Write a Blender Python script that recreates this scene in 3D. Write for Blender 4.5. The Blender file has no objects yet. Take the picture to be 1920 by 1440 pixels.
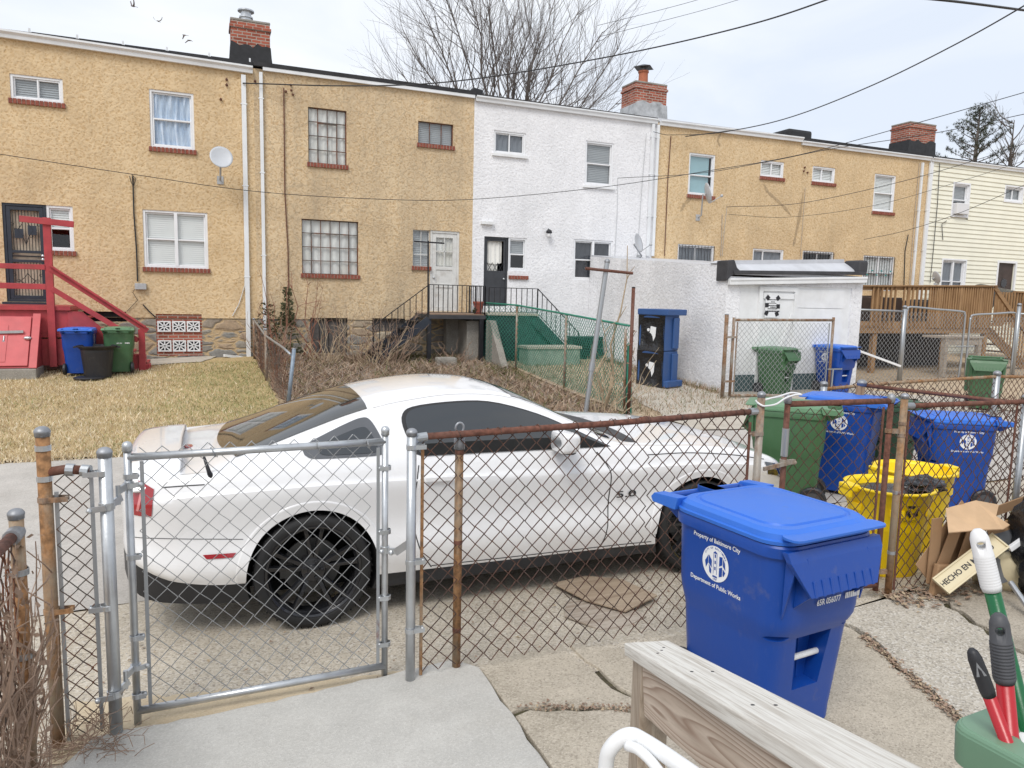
import bpy, bmesh, math, random
from math import pi, sin, cos, tan, radians, sqrt, atan2
from mathutils import Vector, Matrix
V = Vector
S = bpy.context.scene
COL = S.collection
rnd = random.Random(7)

# ------------------------------------------------------------------ camera
FPX, YAW, PITCH, ROLL = 1384.06, radians(22.562), radians(6.755), radians(1.3265)
CAM = V((0.0, 0.0, 2.0))
_f = V((sin(YAW)*cos(PITCH), cos(YAW)*cos(PITCH), -sin(PITCH)))
_r = V((cos(YAW), -sin(YAW), 0.0))
_d = _f.cross(_r)
_r2 = _r*cos(ROLL) - _d*sin(ROLL)
_d2 = _r*sin(ROLL) + _d*cos(ROLL)
def ray(u, v): return _f*FPX + _r2*(u-960) + _d2*(v-720)
def at(u, v, y=None, z=None, x=None):
    """survey helper: where the line of sight measured in the photograph meets a real plane of the place"""
    D = ray(u, v)
    t = (y-CAM.y)/D.y if y is not None else (z-CAM.z)/D.z if z is not None else (x-CAM.x)/D.x
    return CAM + D*t
cd = bpy.data.cameras.new('camera'); cam = bpy.data.objects.new('camera', cd); COL.objects.link(cam)
cd.sensor_width = 36; cd.lens = FPX/1920*36; cd.clip_end = 3000; cd.clip_start = .05
cam.matrix_world = Matrix.Translation(CAM) @ Matrix((_r2, -_d2, -_f)).transposed().to_4x4()
S.camera = cam

# ------------------------------------------------------------------ materials
class NB:
    def __init__(s, name):
        s.m = bpy.data.materials.new(name); s.m.use_nodes = True
        s.t = s.m.node_tree; s.n = s.t.nodes; s.n.clear()
        s.out = s.n.new('ShaderNodeOutputMaterial'); s.b = s.n.new('ShaderNodeBsdfPrincipled')
        s.t.links.new(s.b.outputs[0], s.out.inputs[0])
        s.tc = s.n.new('ShaderNodeTexCoord')
    def L(s, a, b): s.t.links.new(a, b)
    def coord(s, scale=(1,1,1), world=False):
        mp = s.n.new('ShaderNodeMapping'); mp.inputs['Scale'].default_value = scale
        if world:
            g = s.n.new('ShaderNodeNewGeometry'); s.L(g.outputs['Position'], mp.inputs[0])
        else: s.L(s.tc.outputs['Object'], mp.inputs[0])
        return mp.outputs[0]
    def noise(s, scale, detail=4, rough=.55, co=None, dist=0):
        n = s.n.new('ShaderNodeTexNoise'); n.inputs['Scale'].default_value = scale
        n.inputs['Detail'].default_value = detail; n.inputs['Roughness'].default_value = rough
        n.inputs['Distortion'].default_value = dist
        s.L(co or s.coord(), n.inputs['Vector']); return n.outputs['Fac']
    def voro(s, scale, feature='F1', out='Distance', co=None, rand=1):
        n = s.n.new('ShaderNodeTexVoronoi'); n.inputs['Scale'].default_value = scale; n.feature = feature
        n.inputs['Randomness'].default_value = rand
        s.L(co or s.coord(), n.inputs['Vector']); return n.outputs[out]
    def wave(s, scale, dist=2, detail=2, co=None, prof='SIN', direction='X'):
        n = s.n.new('ShaderNodeTexWave'); n.inputs['Scale'].default_value = scale
        n.inputs['Distortion'].default_value = dist; n.inputs['Detail'].default_value = detail
        n.wave_profile = prof; n.bands_direction = direction
        s.L(co or s.coord(), n.inputs['Vector']); return n.outputs['Fac']
    def ramp(s, fac, *stops, interp='LINEAR'):
        r = s.n.new('ShaderNodeValToRGB'); e = r.color_ramp.elements; r.color_ramp.interpolation = interp
        while len(e) < len(stops): e.new(.5)
        for k, (p, c) in enumerate(stops):
            e[k].position = p; e[k].color = (c, c, c, 1) if isinstance(c, (int, float)) else (*c, 1)
        s.L(fac, r.inputs[0]); return r.outputs[0]
    def mix(s, fac, a, b, mode='MIX'):
        m = s.n.new('ShaderNodeMix'); m.data_type = 'RGBA'; m.blend_type = mode; m.clamp_factor = True
        for i, v in ((0, fac), (6, a), (7, b)):
            if isinstance(v, (int, float)): m.inputs[i].default_value = v if i == 0 else (v, v, v, 1)
            elif isinstance(v, tuple): m.inputs[i].default_value = (*v, 1)
            else: s.L(v, m.inputs[i])
        return m.outputs[2]
    def math(s, op, a, b=0.0):
        m = s.n.new('ShaderNodeMath'); m.operation = op
        for i, v in ((0, a), (1, b)):
            if isinstance(v, (int, float)): m.inputs[i].default_value = v
            else: s.L(v, m.inputs[i])
        return m.outputs[0]
    def sep(s, co, i):
        x = s.n.new('ShaderNodeSeparateXYZ'); s.L(co, x.inputs[0]); return x.outputs[i]
    def bump(s, h, strength=.4, dist=.01, prev=None):
        b = s.n.new('ShaderNodeBump'); b.inputs['Strength'].default_value = strength
        b.inputs['Distance'].default_value = dist; s.L(h, b.inputs['Height'])
        if prev: s.L(prev, b.inputs['Normal'])
        return b.outputs[0]
    def done(s, col=None, rough=.6, normal=None, metal=0, coat=0, spec=.5, **kw):
        for k, v in (('Base Color', col), ('Roughness', rough), ('Metallic', metal)):
            if v is None: continue
            if isinstance(v, tuple): s.b.inputs[k].default_value = (*v, 1)
            elif isinstance(v, (int, float)): s.b.inputs[k].default_value = v
            else: s.L(v, s.b.inputs[k])
        s.b.inputs['Coat Weight'].default_value = coat; s.b.inputs['Coat Roughness'].default_value = .04
        s.b.inputs['Specular IOR Level'].default_value = spec
        if normal: s.L(normal, s.b.inputs['Normal'])
        return s.m
def mul(c, k): return tuple(min(1, x*k) for x in c)

def plain(name, c, rough=.6, metal=0, var=.12, scale=14, bump=.0, coat=0, spec=.5, dirt=None, dirt_amt=.5):
    n = NB(name); f = n.noise(scale, 5)
    col = n.mix(n.ramp(f, (.3, 0.), (.7, 1.)), mul(c, 1-var), mul(c, 1+var))
    if dirt:
        col = n.mix(n.ramp(n.noise(scale*.35, 6, .65), (.5, 0.), (.75, dirt_amt)), col, dirt)
    nor = n.bump(n.noise(scale*6, 3), bump, .004) if bump else None
    r = n.ramp(n.noise(scale*.7, 4), (.3, max(0, rough-.08)), (.7, min(1, rough+.08)))
    return n.done(col, r, nor, metal, coat, spec)

def stucco(name, c, light, dark, streak=0.0, grime=(.2,.16,.1)):
    n = NB(name); co = n.coord()
    w = n.n.new('ShaderNodeTexNoise'); w.inputs['Scale'].default_value = 9; w.inputs['Detail'].default_value = 3
    n.L(co, w.inputs['Vector'])
    wc = n.n.new('ShaderNodeVectorMath'); wc.operation = 'MULTIPLY_ADD'
    n.L(w.outputs['Color'], wc.inputs[0]); wc.inputs[1].default_value = (.14,.14,.14); n.L(co, wc.inputs[2])
    v = n.voro(19, 'SMOOTH_F1', co=wc.outputs[0]); fine = n.noise(80, 3, .6, co)
    h = n.math('ADD', n.math('MULTIPLY', v, 1.0), n.math('MULTIPLY', fine, .22))
    col = n.mix(n.ramp(v, (.12, 0.), (.5, 1.)), c, light)
    col = n.mix(n.ramp(v, (.02, .75), (.16, 0.)), col, dark)
    col = n.mix(n.ramp(n.noise(1.1, 5, .6), (.42, 0.), (.72, .5)), col, mul(c, .80))
    col = n.mix(n.ramp(n.noise(2.2, 6, .6), (.55, 0.), (.75, .35)), col, light)
    if streak:
        st = n.noise(1.3, 6, .65, n.coord((1.6, 1, .16)))
        col = n.mix(n.ramp(st, (.44, 0.), (.72, streak)), col, grime)
        spots = n.noise(.55, 6, .7)
        col = n.mix(n.ramp(spots, (.46, 0.), (.7, streak*.8)), col, mul(grime, 1.5))
        cr = n.voro(4.2, 'DISTANCE_TO_EDGE', co=wc.outputs[0])
        col = n.mix(n.ramp(cr, (0., streak*.9), (.045, 0.)), col, mul(grime, .8))
    return n.done(col, .9, n.bump(h, .6, .02), spec=.2)

def concrete(name, c, speck=.0, sc=110, stain=(.2,.17,.12), stain_amt=.4, bump=.3, world=True, light=(.7,.66,.58), dark=(.12,.1,.085)):
    n = NB(name); co = n.coord(world=world)
    col = n.mix(n.ramp(n.noise(3.1, 7, .62, co), (.3, 0.), (.72, 1.)), mul(c, .86), mul(c, 1.1))
    col = n.mix(n.ramp(n.noise(1.05, 7, .68, co), (.5, 0.), (.74, stain_amt)), col, stain)
    if speck:
        v = n.voro(sc, 'F1', 'Color', co); vv = n.sep(v, 0)
        col = n.mix(n.ramp(vv, (.0, speck), (.3, 0.)), col, dark)
        col = n.mix(n.ramp(vv, (.62, 0.), (.95, speck)), col, light)
        h = n.math('ADD', n.voro(sc, 'F1', 'Distance', co), n.noise(30, 5, .6, co))
    else:
        col = n.mix(n.ramp(n.noise(160, 3, .7, co), (.35, .22), (.65, 0.)), col, mul(c, .7))
        h = n.noise(90, 6, .7, co)
    return n.done(col, .92, n.bump(h, bump, .008), spec=.25)

def brick(name, red=(.33,.1,.065), mortar=(.42,.38,.33), scale=1.0, rot=False):
    n = NB(name); co = n.coord()
    cm = n.n.new('ShaderNodeCombineXYZ'); sx = n.n.new('ShaderNodeSeparateXYZ'); n.L(co, sx.inputs[0])
    n.L(n.math('ADD', sx.outputs[0], sx.outputs[1]), cm.inputs[0]); n.L(sx.outputs[2], cm.inputs[1])
    b = n.n.new('ShaderNodeTexBrick'); n.L(cm.outputs[0], b.inputs['Vector'])
    b.inputs['Scale'].default_value = scale; b.inputs['Brick Width'].default_value = .21; b.inputs['Row Height'].default_value = .073
    b.inputs['Mortar Size'].default_value = .009; b.inputs['Color1'].default_value = (*mul(red, .75), 1); b.inputs['Color2'].default_value = (*mul(red, 1.3), 1)
    b.inputs['Mortar'].default_value = (*mortar, 1)
    col = n.mix(n.ramp(n.noise(9, 6, .65), (.5, 0.), (.8, .5)), b.outputs['Color'], mul(red, .55))
    return n.done(col, .9, n.bump(n.math('ADD', n.math('MULTIPLY', b.outputs['Fac'], -1.0), n.math('MULTIPLY', n.noise(60, 4), .4)), .5, .01), spec=.2)

def rubble(name):
    n = NB(name); co = n.coord((1.6, 1.6, 3.6))
    w = n.n.new('ShaderNodeTexNoise'); w.inputs['Scale'].default_value = 2.5; n.L(co, w.inputs['Vector'])
    a = n.n.new('ShaderNodeVectorMath'); a.operation = 'MULTIPLY_ADD'; n.L(w.outputs['Color'], a.inputs[0]); a.inputs[1].default_value = (.35,)*3; n.L(co, a.inputs[2])
    e = n.voro(1.35, 'DISTANCE_TO_EDGE', co=a.outputs[0]); c = n.sep(n.voro(1.35, 'F1', 'Color', a.outputs[0]), 0)
    col = n.ramp(c, (0., (.22,.205,.19)), (.3, (.34,.31,.265)), (.55, (.27,.265,.25)), (.75, (.42,.31,.21)), (1., (.48,.41,.31)))
    col = n.mix(n.ramp(n.noise(14, 6, .7), (.4, 0.), (.75, .5)), col, (.1,.09,.08))
    col = n.mix(n.ramp(e, (.02, 1.), (.085, 0.)), col, (.5,.37,.22))
    return n.done(col, .92, n.bump(n.ramp(e, (0., 0.), (.18, 1.)), .8, .03, n.bump(n.noise(40, 5), .4, .01)), spec=.2)

def wood(name, c, dark, scale=1., axis='X', grain=1.0, rough=.75):
    n = NB(name); st = {'X': (1.0, 14, 14), 'Y': (14, 1.0, 14), 'Z': (14, 14, 1.0)}[axis]
    co = n.coord(tuple(q*scale for q in st))
    f = n.noise(1.6, 7, .62, co, .6); g = n.noise(9, 4, .6, co)
    col = n.mix(n.ramp(f, (.34, 1.), (.5, .25), (.62, 0.)), c, dark)
    col = n.mix(n.ramp(g, (.35, .35*grain), (.5, 0.)), col, mul(dark, .75))
    col = n.mix(n.ramp(n.noise(2.2, 5), (.45, 0.), (.8, .4)), col, mul(c, 1.18))
    return n.done(col, rough, n.bump(n.math('ADD', f, n.math('MULTIPLY', g, .5)), .35*grain, .004), spec=.25)

def rusty(name, base, rust=(.15,.045,.02), amt=.6, metal=.5, sc=6, rough=.55):
    n = NB(name); co = n.coord((1, 1, .35))
    f = n.noise(sc, 8, .7, co); g = n.noise(sc*7, 4, .6)
    a = n.ramp(f, (.62-amt*.4, 0.), (.72-amt*.28, 1.))
    col = n.mix(a, base, n.mix(n.ramp(g, (.35, 0.), (.65, 1.)), mul(rust, .65), mul(rust, 1.5)))
    m = n.mix(a, metal, 0.)
    return n.done(col, n.mix(a, rough, .9), n.bump(g, .35, .002), m)

def plastic(name, c, rough=.42, scuff=.25):
    n = NB(name); f = n.noise(3, 6, .6); g = n.noise(45, 4, .7, n.coord((1, 1, .3)))
    col = n.mix(n.ramp(f, (.35, 0.), (.75, scuff)), c, mul(mul(c, 1.3), 1.0) if max(c) > .3 else tuple(x*1.4+.012 for x in c))
    col = n.mix(n.ramp(g, (.55, 0.), (.8, scuff*.6)), col, tuple(x*.55+.09 for x in c))
    col = n.mix(n.ramp(n.noise(5, 7, .7), (.6, 0.), (.78, scuff*1.1)), col, (.2,.18,.15))
    return n.done(col, n.ramp(f, (.3, rough-.08), (.7, rough+.1)), n.bump(n.noise(220, 2), .12, .001), spec=.5)

def glass(name, tint=(.75,.8,.82), rough=.02, through=.75, refl=.9):
    m = bpy.data.materials.new(name); m.use_nodes = True; t = m.node_tree; n = t.nodes; n.clear()
    o = n.new('ShaderNodeOutputMaterial'); tr = n.new('ShaderNodeBsdfTransparent'); tr.inputs[0].default_value = (*mul(tint, through), 1)
    g = n.new('ShaderNodeBsdfGlossy'); g.inputs['Roughness'].default_value = rough; g.inputs[0].default_value = (refl, refl, refl, 1)
    lw = n.new('ShaderNodeLayerWeight'); lw.inputs[0].default_value = .5; pw = n.new('ShaderNodeMath'); pw.operation = 'POWER'; pw.inputs[1].default_value = 5; fr = n.new('ShaderNodeMath'); fr.operation = 'MULTIPLY_ADD'; fr.inputs[1].default_value = .8; fr.inputs[2].default_value = refl*.1
    t.links.new(lw.outputs['Facing'], pw.inputs[0]); t.links.new(pw.outputs[0], fr.inputs[0]); mx = n.new('ShaderNodeMixShader')
    ns = n.new('ShaderNodeTexNoise'); ns.inputs['Scale'].default_value = 1.7; bp_ = n.new('ShaderNodeBump'); bp_.inputs['Strength'].default_value = .06; bp_.inputs['Distance'].default_value = .02
    tc = n.new('ShaderNodeTexCoord'); t.links.new(tc.outputs['Object'], ns.inputs['Vector']); t.links.new(ns.outputs[0], bp_.inputs['Height'])
    t.links.new(bp_.outputs[0], g.inputs['Normal'])
    t.links.new(fr.outputs[0], mx.inputs[0]); t.links.new(tr.outputs[0], mx.inputs[1]); t.links.new(g.outputs[0], mx.inputs[2]); t.links.new(mx.outputs[0], o.inputs[0])
    return m

M = {}
M['stucco_tan'] = stucco('stucco_tan', (.57,.39,.205), (.73,.56,.35), (.36,.23,.11), .24, (.38,.30,.20))
M['stucco_worn'] = stucco('stucco_worn', (.55,.38,.21), (.70,.55,.36), (.31,.205,.105), .45, (.33,.27,.195))
M['stucco_white'] = stucco('stucco_white', (.78,.78,.80), (.86,.86,.88), (.45,.45,.48), .12, (.45,.45,.46))
M['stucco_white_worn'] = stucco('stucco_white_worn', (.77,.77,.79), (.86,.86,.88), (.36,.36,.38), .26, (.36,.36,.37))
M['brick'] = brick('brick_red'); M['brick_sill'] = [plain('brick_sill', (.25,.075,.05), .9, 0, .4, 18, .5), plain('sill_mortar', (.42,.33,.27), .95, 0, .15, 12)]
M['rubble'] = rubble('rubble_stone')
M['siding'] = plain('cream_siding', (.82,.80,.67), .5, 0, .04, 2)
M['white_vinyl'] = plain('white_vinyl', (.80,.81,.83), .4, 0, .04, 3)
M['white_paint'] = plain('white_paint', (.78,.79,.80), .55, 0, .06, 4, .1, dirt=(.5,.48,.44), dirt_amt=.35)
M['old_white'] = plain('old_white_paint', (.66,.66,.64), .6, 0, .08, 9, .2, dirt=(.3,.25,.19), dirt_amt=.55)
M['gutter_white'] = plain('gutter_white', (.76,.78,.80), .35, 0, .04, 3, dirt=(.45,.44,.42), dirt_amt=.35)
M['roof_black'] = plain('roof_tar', (.025,.025,.028), .8, 0, .3, 6, .4)
M['tar_paint'] = plain('tar_paint', (.015,.015,.017), .5, 0, .4, 9, .5)
M['membrane'] = plain('grey_membrane', (.52,.53,.56), .6, 0, .07, 3, .1, dirt=(.3,.3,.31), dirt_amt=.4)
M['charcoal'] = plain('charcoal_membrane', (.045,.045,.05), .65, 0, .25, 5, .3)
M['silver_coat'] = plain('silver_coating', (.45,.46,.47), .45, .3, .2, 7, .4, dirt=(.05,.05,.05), dirt_amt=.6)
M['iron'] = plain('black_iron', (.022,.022,.026), .5, .3, .3, 12, .2)
M['navy_door'] = plain('navy_steel_door', (.028,.035,.05), .45, .1, .2, 6)
M['charcoal_door'] = plain('charcoal_door', (.04,.043,.05), .5, .0, .2, 6)
M['brown_door'] = plain('dark_brown_door', (.05,.032,.026), .5, 0, .3, 6)
M['red_paint'] = plain('red_paint', (.40,.045,.055), .55, 0, .2, 5, .3, dirt=(.26,.07,.06), dirt_amt=.6)
M['red_worn'] = plain('faded_red_paint', (.52,.085,.09), .5, 0, .12, 3, .15, dirt=(.60,.20,.19), dirt_amt=.5)
M['blind'] = plain('ivory_blind', (.88,.88,.85), .6, 0, .03, 4)
M['sheet'] = plain('yellowed_sheet', (.80,.79,.75), .8, 0, .1, 3, .2, dirt=(.5,.4,.22), dirt_amt=.4)
M['curtain_blue'] = None
M['grey_plastic'] = plain('grey_utility_plastic', (.42,.43,.44), .5)
M['cable'] = plain('black_cable', (.02,.02,.022), .5)
M['dish'] = plain('grey_dish_paint', (.50,.52,.55), .45, 0, .05, 5)
M['steel'] = rusty('galvanized_steel', (.40,.42,.44), amt=.03, metal=.75, rough=.42)
M['steel_bright'] = plain('galvanized_pipe', (.55,.57,.59), .38, .8, .14, 9, .15, dirt=(.3,.31,.32), dirt_amt=.4)
M['zinc_wire'] = plain('zinc_wire', (.40,.41,.42), .5, .6, .15, 20)
M['wire_brown'] = rusty('weathered_wire', (.10,.09,.08), (.16,.06,.03), .5, .3, 5)
M['wire_dark'] = rusty('rusted_wire', (.07,.058,.052), (.095,.047,.033), .7, .2, 5)
M['rust'] = rusty('rusted_pipe', (.15,.075,.055), (.125,.05,.033), .7, .2, 5)
M['rust_orange'] = rusty('orange_rusted_post', (.31,.25,.18), (.24,.125,.055), .62, .2, 5)
M['rust_mixed'] = rusty('half_rusted_post', (.34,.31,.27), (.20,.115,.065), .55, .3, 6)
M['green_vinyl'] = plain('green_vinyl_wire', (.03,.22,.15), .45, 0, .2, 8)
M['teal_paint'] = plain('teal_green_paint', (.018,.095,.078), .5, 0, .25, 6, .2)
M['cap_zinc'] = plain('zinc_cap', (.30,.31,.33), .5, .6, .2, 14, .2)
M['black_plastic'] = plastic('black_plastic', (.018,.018,.022), .45, .2)
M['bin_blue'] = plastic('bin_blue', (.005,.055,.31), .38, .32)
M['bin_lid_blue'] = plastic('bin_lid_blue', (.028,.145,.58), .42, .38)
M['bin_old_blue'] = plastic('faded_blue_plastic', (.03,.085,.24), .5, .3)
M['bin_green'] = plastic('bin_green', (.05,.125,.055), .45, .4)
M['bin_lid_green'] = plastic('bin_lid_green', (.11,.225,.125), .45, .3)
M['bin_dark_green'] = plastic('bin_dark_green', (.03,.075,.04), .5, .2)
M['bin_sage'] = plastic('bin_sage', (.15,.27,.18), .4, .2)
M['yellow'] = plastic('yellow_plastic', (.92,.64,.003), .42, .04)
M['white_plastic'] = plastic('white_plastic', (.72,.72,.73), .4, .1)
M['grey_rubber'] = plastic('grey_rubber', (.06,.062,.07), .55, .2)
M['red_enamel'] = plastic('red_enamel', (.42,.012,.02), .25, .1)
M['green_enamel'] = plastic('green_enamel', (.003,.11,.035), .25, .1)
M['cream_plastic'] = plastic('cream_plastic', (.62,.54,.36), .5, .3)
M['cardboard'] = plain('cardboard', (.36,.22,.12), .9, 0, .1, 5, .1)
M['cardboard_light'] = plain('cardboard_light', (.55,.37,.22), .9, 0, .1, 5, .1)
M['bag'] = None
M['wood_grey'] = wood('weathered_pine', (.47,.41,.34), (.24,.185,.135), .9, 'Y', .9)
M['wood_grey_z'] = wood('weathered_pine_upright', (.42,.35,.28), (.20,.145,.10), .9, 'Z', .9)
M['wood_deck'] = wood('deck_cedar', (.35,.215,.11), (.19,.105,.05), .7, 'X')
M['wood_deck_z'] = wood('deck_cedar_upright', (.38,.235,.12), (.20,.11,.052), .7, 'Z')
M['wood_pale'] = wood('bleached_board', (.50,.44,.37), (.28,.22,.17), .7, 'X')
M['plywood'] = wood('weathered_plywood', (.40,.315,.23), (.26,.19,.135), .5, 'X')
M['bark'] = plain('bark', (.15,.13,.12), .95, 0, .3, 9, .4)
M['twig'] = plain('dead_twig', (.29,.20,.145), .9, 0, .25, 6)
M['twig_red'] = plain('reddish_cane', (.26,.12,.08), .9, 0, .25, 6)
M['twig_pale'] = plain('pale_stalk', (.40,.31,.21), .9, 0, .2, 6)
M['needles'] = plain('pine_needles', (.10,.12,.085), .8, 0, .3, 3)
M['ivy'] = plain('ivy_leaf', (.085,.095,.045), .7, 0, .35, 5)
M['conc_slab'] = concrete('walkway_concrete', (.485,.472,.44), .25, 150, stain=(.39,.365,.32), stain_amt=.5, bump=.22, light=(.68,.66,.62), dark=(.3,.28,.26))
M['conc_pad'] = concrete('exposed_aggregate', (.51,.45,.36), .6, 105, (.36,.29,.21), .5, .45, light=(.66,.62,.56), dark=(.16,.14,.13))
M['conc_yard'] = concrete('old_yard_concrete', (.475,.42,.34), .42, 125, (.27,.235,.18), .7, .4, light=(.64,.58,.48), dark=(.15,.125,.10))
M['conc_alley'] = concrete('alley_concrete', (.47,.44,.405), .25, 120, (.36,.33,.29), .4, .3, light=(.62,.60,.56))
M['conc_old'] = concrete('aged_concrete', (.30,.28,.25), .2, 90, (.12,.11,.095), .6, .4)
M['conc_pale'] = concrete('pale_concrete', (.48,.435,.37), .12, 70, (.30,.24,.17), .5, .3)
M['dirt'] = concrete('bare_dirt', (.30,.22,.14), .5, 26, (.18,.125,.08), .5, .6, light=(.52,.42,.29), dark=(.10,.07,.045))
M['sand'] = concrete('leafy_sand', (.46,.36,.25), .5, 18, (.28,.19,.12), .55, .5, light=(.60,.50,.37), dark=(.24,.16,.10))
M['lawn'] = concrete('lawn_thatch', (.45,.34,.18), .4, 40, (.24,.20,.07), .5, .6, light=(.52,.41,.21), dark=(.20,.14,.06))
M['moss'] = concrete('mossy_crack', (.075,.065,.04), .5, 60, (.08,.09,.03), .6, .6, light=(.2,.18,.1))
M['litter'] = concrete('leaf_litter', (.28,.20,.14), .7, 30, (.12,.085,.06), .5, .8, light=(.36,.26,.17), dark=(.075,.05,.035))

def curtain_mat():
    n = NB('blue_net_curtain'); co = n.coord((22, 1, 2.2)); f = n.noise(1.0, 5, .6, co)
    col = n.mix(n.ramp(f, (.3, 0.), (.7, 1.)), (.30,.42,.60), (.68,.77,.88))
    return n.done(col, .8, n.bump(f, .6, .03))
M['curtain_blue'] = curtain_mat()
def bag_mat():
    n = NB('black_bag_film'); f = n.noise(9, 4, .55, None, 1.2)
    return n.done((.012,.012,.014), .22, n.bump(f, .8, .03), spec=.6)
M['bag'] = bag_mat()
M['pane'] = glass('window_pane', (.95,.97,.98), .03, .97, .75)
M['pane_dark'] = glass('screened_pane', (.75,.78,.81), .06, .85, .8)
M['pane_cyan'] = plain('cyan_shade', (.34,.52,.56), .4, 0, .05, 1)

# ------------------------------------------------------------------ mesh builder
def frame_of(d):
    d = d.normalized(); u = d.cross(V((0, 0, 1)))
    if u.length < 1e-4: u = V((1, 0, 0))
    u.normalize(); return d, u, u.cross(d)
class MB:
    def __init__(s): s.v = []; s.f = []; s.mi = []
    def add(s, vs, fs, mi=0):
        o = len(s.v); s.v += [tuple(p) for p in vs]; s.f += [tuple(i+o for i in f) for f in fs]; s.mi += [mi]*len(fs); return s
    def box(s, lo, hi, mi=0, M4=None):
        x0, y0, z0 = lo; x1, y1, z1 = hi
        vs = [V(p) for p in ((x0,y0,z0),(x1,y0,z0),(x1,y1,z0),(x0,y1,z0),(x0,y0,z1),(x1,y0,z1),(x1,y1,z1),(x0,y1,z1))]
        if M4: vs = [M4 @ p for p in vs]
        return s.add(vs, [(3,2,1,0),(4,5,6,7),(0,1,5,4),(1,2,6,5),(2,3,7,6),(3,0,4,7)], mi)
    def bar(s, p0, p1, w, h, mi=0, up=(0,0,1)):
        """board of section w (sideways) x h (along up) from p0 to p1"""
        p0, p1, up = V(p0), V(p1), V(up); d = (p1-p0).normalized(); u = d.cross(up)
        if u.length < 1e-4: u = V((1,0,0))
        u.normalize(); n = u.cross(d); vs = []
        for p in (p0, p1):
            for a, b in ((-1,-1),(1,-1),(1,1),(-1,1)): vs.append(p+u*(a*w/2)+n*(b*h/2))
        return s.add(vs, [(0,3,2,1)[::-1],(4,5,6,7)[::-1],(0,1,5,4)[::-1],(1,2,6,5)[::-1],(2,3,7,6)[::-1],(3,0,4,7)[::-1]], mi)
    def tube(s, pts, r, n=8, mi=0, cap=True, close=False):
        pts = [V(p) for p in pts]; N = len(pts)
        rs = r if isinstance(r, (list, tuple)) else [r]*N
        vs, fs = [], []; u = None
        for i, p in enumerate(pts):
            if close: d = pts[(i+1) % N]-pts[i-1]
            else: d = pts[min(i+1, N-1)]-pts[max(i-1, 0)]
            if d.length < 1e-9: d = V((0,0,1))
            d.normalize()
            if u is None: _, u, w = frame_of(d)
            else:
                u = u-d*u.dot(d)
                if u.length < 1e-6: _, u, w = frame_of(d)
                u.normalize()
            w = d.cross(u); k = 1.0
            if 0 < i < N-1 and not close:
                a, b = (pts[i]-pts[i-1]), (pts[i+1]-pts[i])
                if a.length > 1e-9 and b.length > 1e-9: k = min(1.5, 1/max(.3, sqrt(max(0, (1+a.normalized().dot(b.normalized()))/2))))
            for j in range(n):
                t = 2*pi*j/n; vs.append(p+(u*cos(t)+w*sin(t))*rs[i]*(k if n < 6 else 1))
        for i in range(N if close else N-1):
            a, b = i*n, ((i+1) % N)*n
            for j in range(n): fs.append((a+j, a+(j+1) % n, b+(j+1) % n, b+j))
        if cap and not close: fs.append(tuple(range(n))[::-1]); fs.append(tuple(range((N-1)*n, N*n)))
        return s.add(vs, fs, mi)
    def cyl(s, p0, p1, r, n=12, mi=0, r1=None): return s.tube([p0, p1], [r, r if r1 is None else r1], n, mi)
    def lathe(s, prof, c=(0,0,0), axis='Z', n=24, mi=0, capb=True, capt=True):
        c = V(c); vs, fs = [], []
        for (r, h) in prof:
            for j in range(n):
                t = 2*pi*j/n; a, b = r*cos(t), r*sin(t)
                vs.append(c+(V((a, b, h)) if axis == 'Z' else V((a, h, b)) if axis == 'Y' else V((h, a, b))))
        K = len(prof)
        for i in range(K-1):
            for j in range(n): fs.append((i*n+j, i*n+(j+1) % n, (i+1)*n+(j+1) % n, (i+1)*n+j))
        if capb and prof[0][0] > 1e-5: fs.append(tuple(range(n))[::-1])
        if capt and prof[-1][0] > 1e-5: fs.append(tuple(range((K-1)*n, K*n)))
        if axis == 'Y': fs = [f[::-1] for f in fs]
        return s.add(vs, fs, mi)
    def prism(s, poly, a, b, axis='Y', mi=0):
        """poly of 2-D points extruded from a to b along axis (poly is (x,z) for Y, (x,y) for Z, (y,z) for X)"""
        n = len(poly); mk = {'Y': lambda p, t: (p[0], t, p[1]), 'Z': lambda p, t: (p[0], p[1], t), 'X': lambda p, t: (t, p[0], p[1])}[axis]
        vs = [mk(p, a) for p in poly]+[mk(p, b) for p in poly]
        fs = [tuple(range(n)), tuple(range(n, 2*n))[::-1]]+[(i, i+n, (i+1) % n+n, (i+1) % n) for i in range(n)]
        return s.add(vs, fs, mi)
    def rings(s, rings, mi=0, capb=True, capt=True, flip=False):
        n = len(rings[0]); vs = [p for r in rings for p in r]; fs = []
        for i in range(len(rings)-1):
            for j in range(n): fs.append((i*n+j, i*n+(j+1) % n, (i+1)*n+(j+1) % n, (i+1)*n+j))
        if capb: fs.append(tuple(range(n))[::-1])
        if capt: fs.append(tuple(range((len(rings)-1)*n, len(rings)*n)))
        if flip: fs = [f[::-1] for f in fs]
        return s.add(vs, fs, mi)
    def grid(s, fn, nu, nv, mi=0, flip=False):
        vs = [fn(i/nu, j/nv) for j in range(nv+1) for i in range(nu+1)]; fs = []
        for j in range(nv):
            for i in range(nu):
                a = j*(nu+1)+i; q = (a, a+1, a+nu+2, a+nu+1); fs.append(q[::-1] if flip else q)
        return s.add(vs, fs, mi)
    def sphere(s, c, r, mi=0, nu=10, nv=7):
        c = V(c); rx, ry, rz = r if isinstance(r, (tuple, list)) else (r, r, r)
        return s.lathe_el(c, rx, ry, rz, mi, nu, nv)
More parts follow.
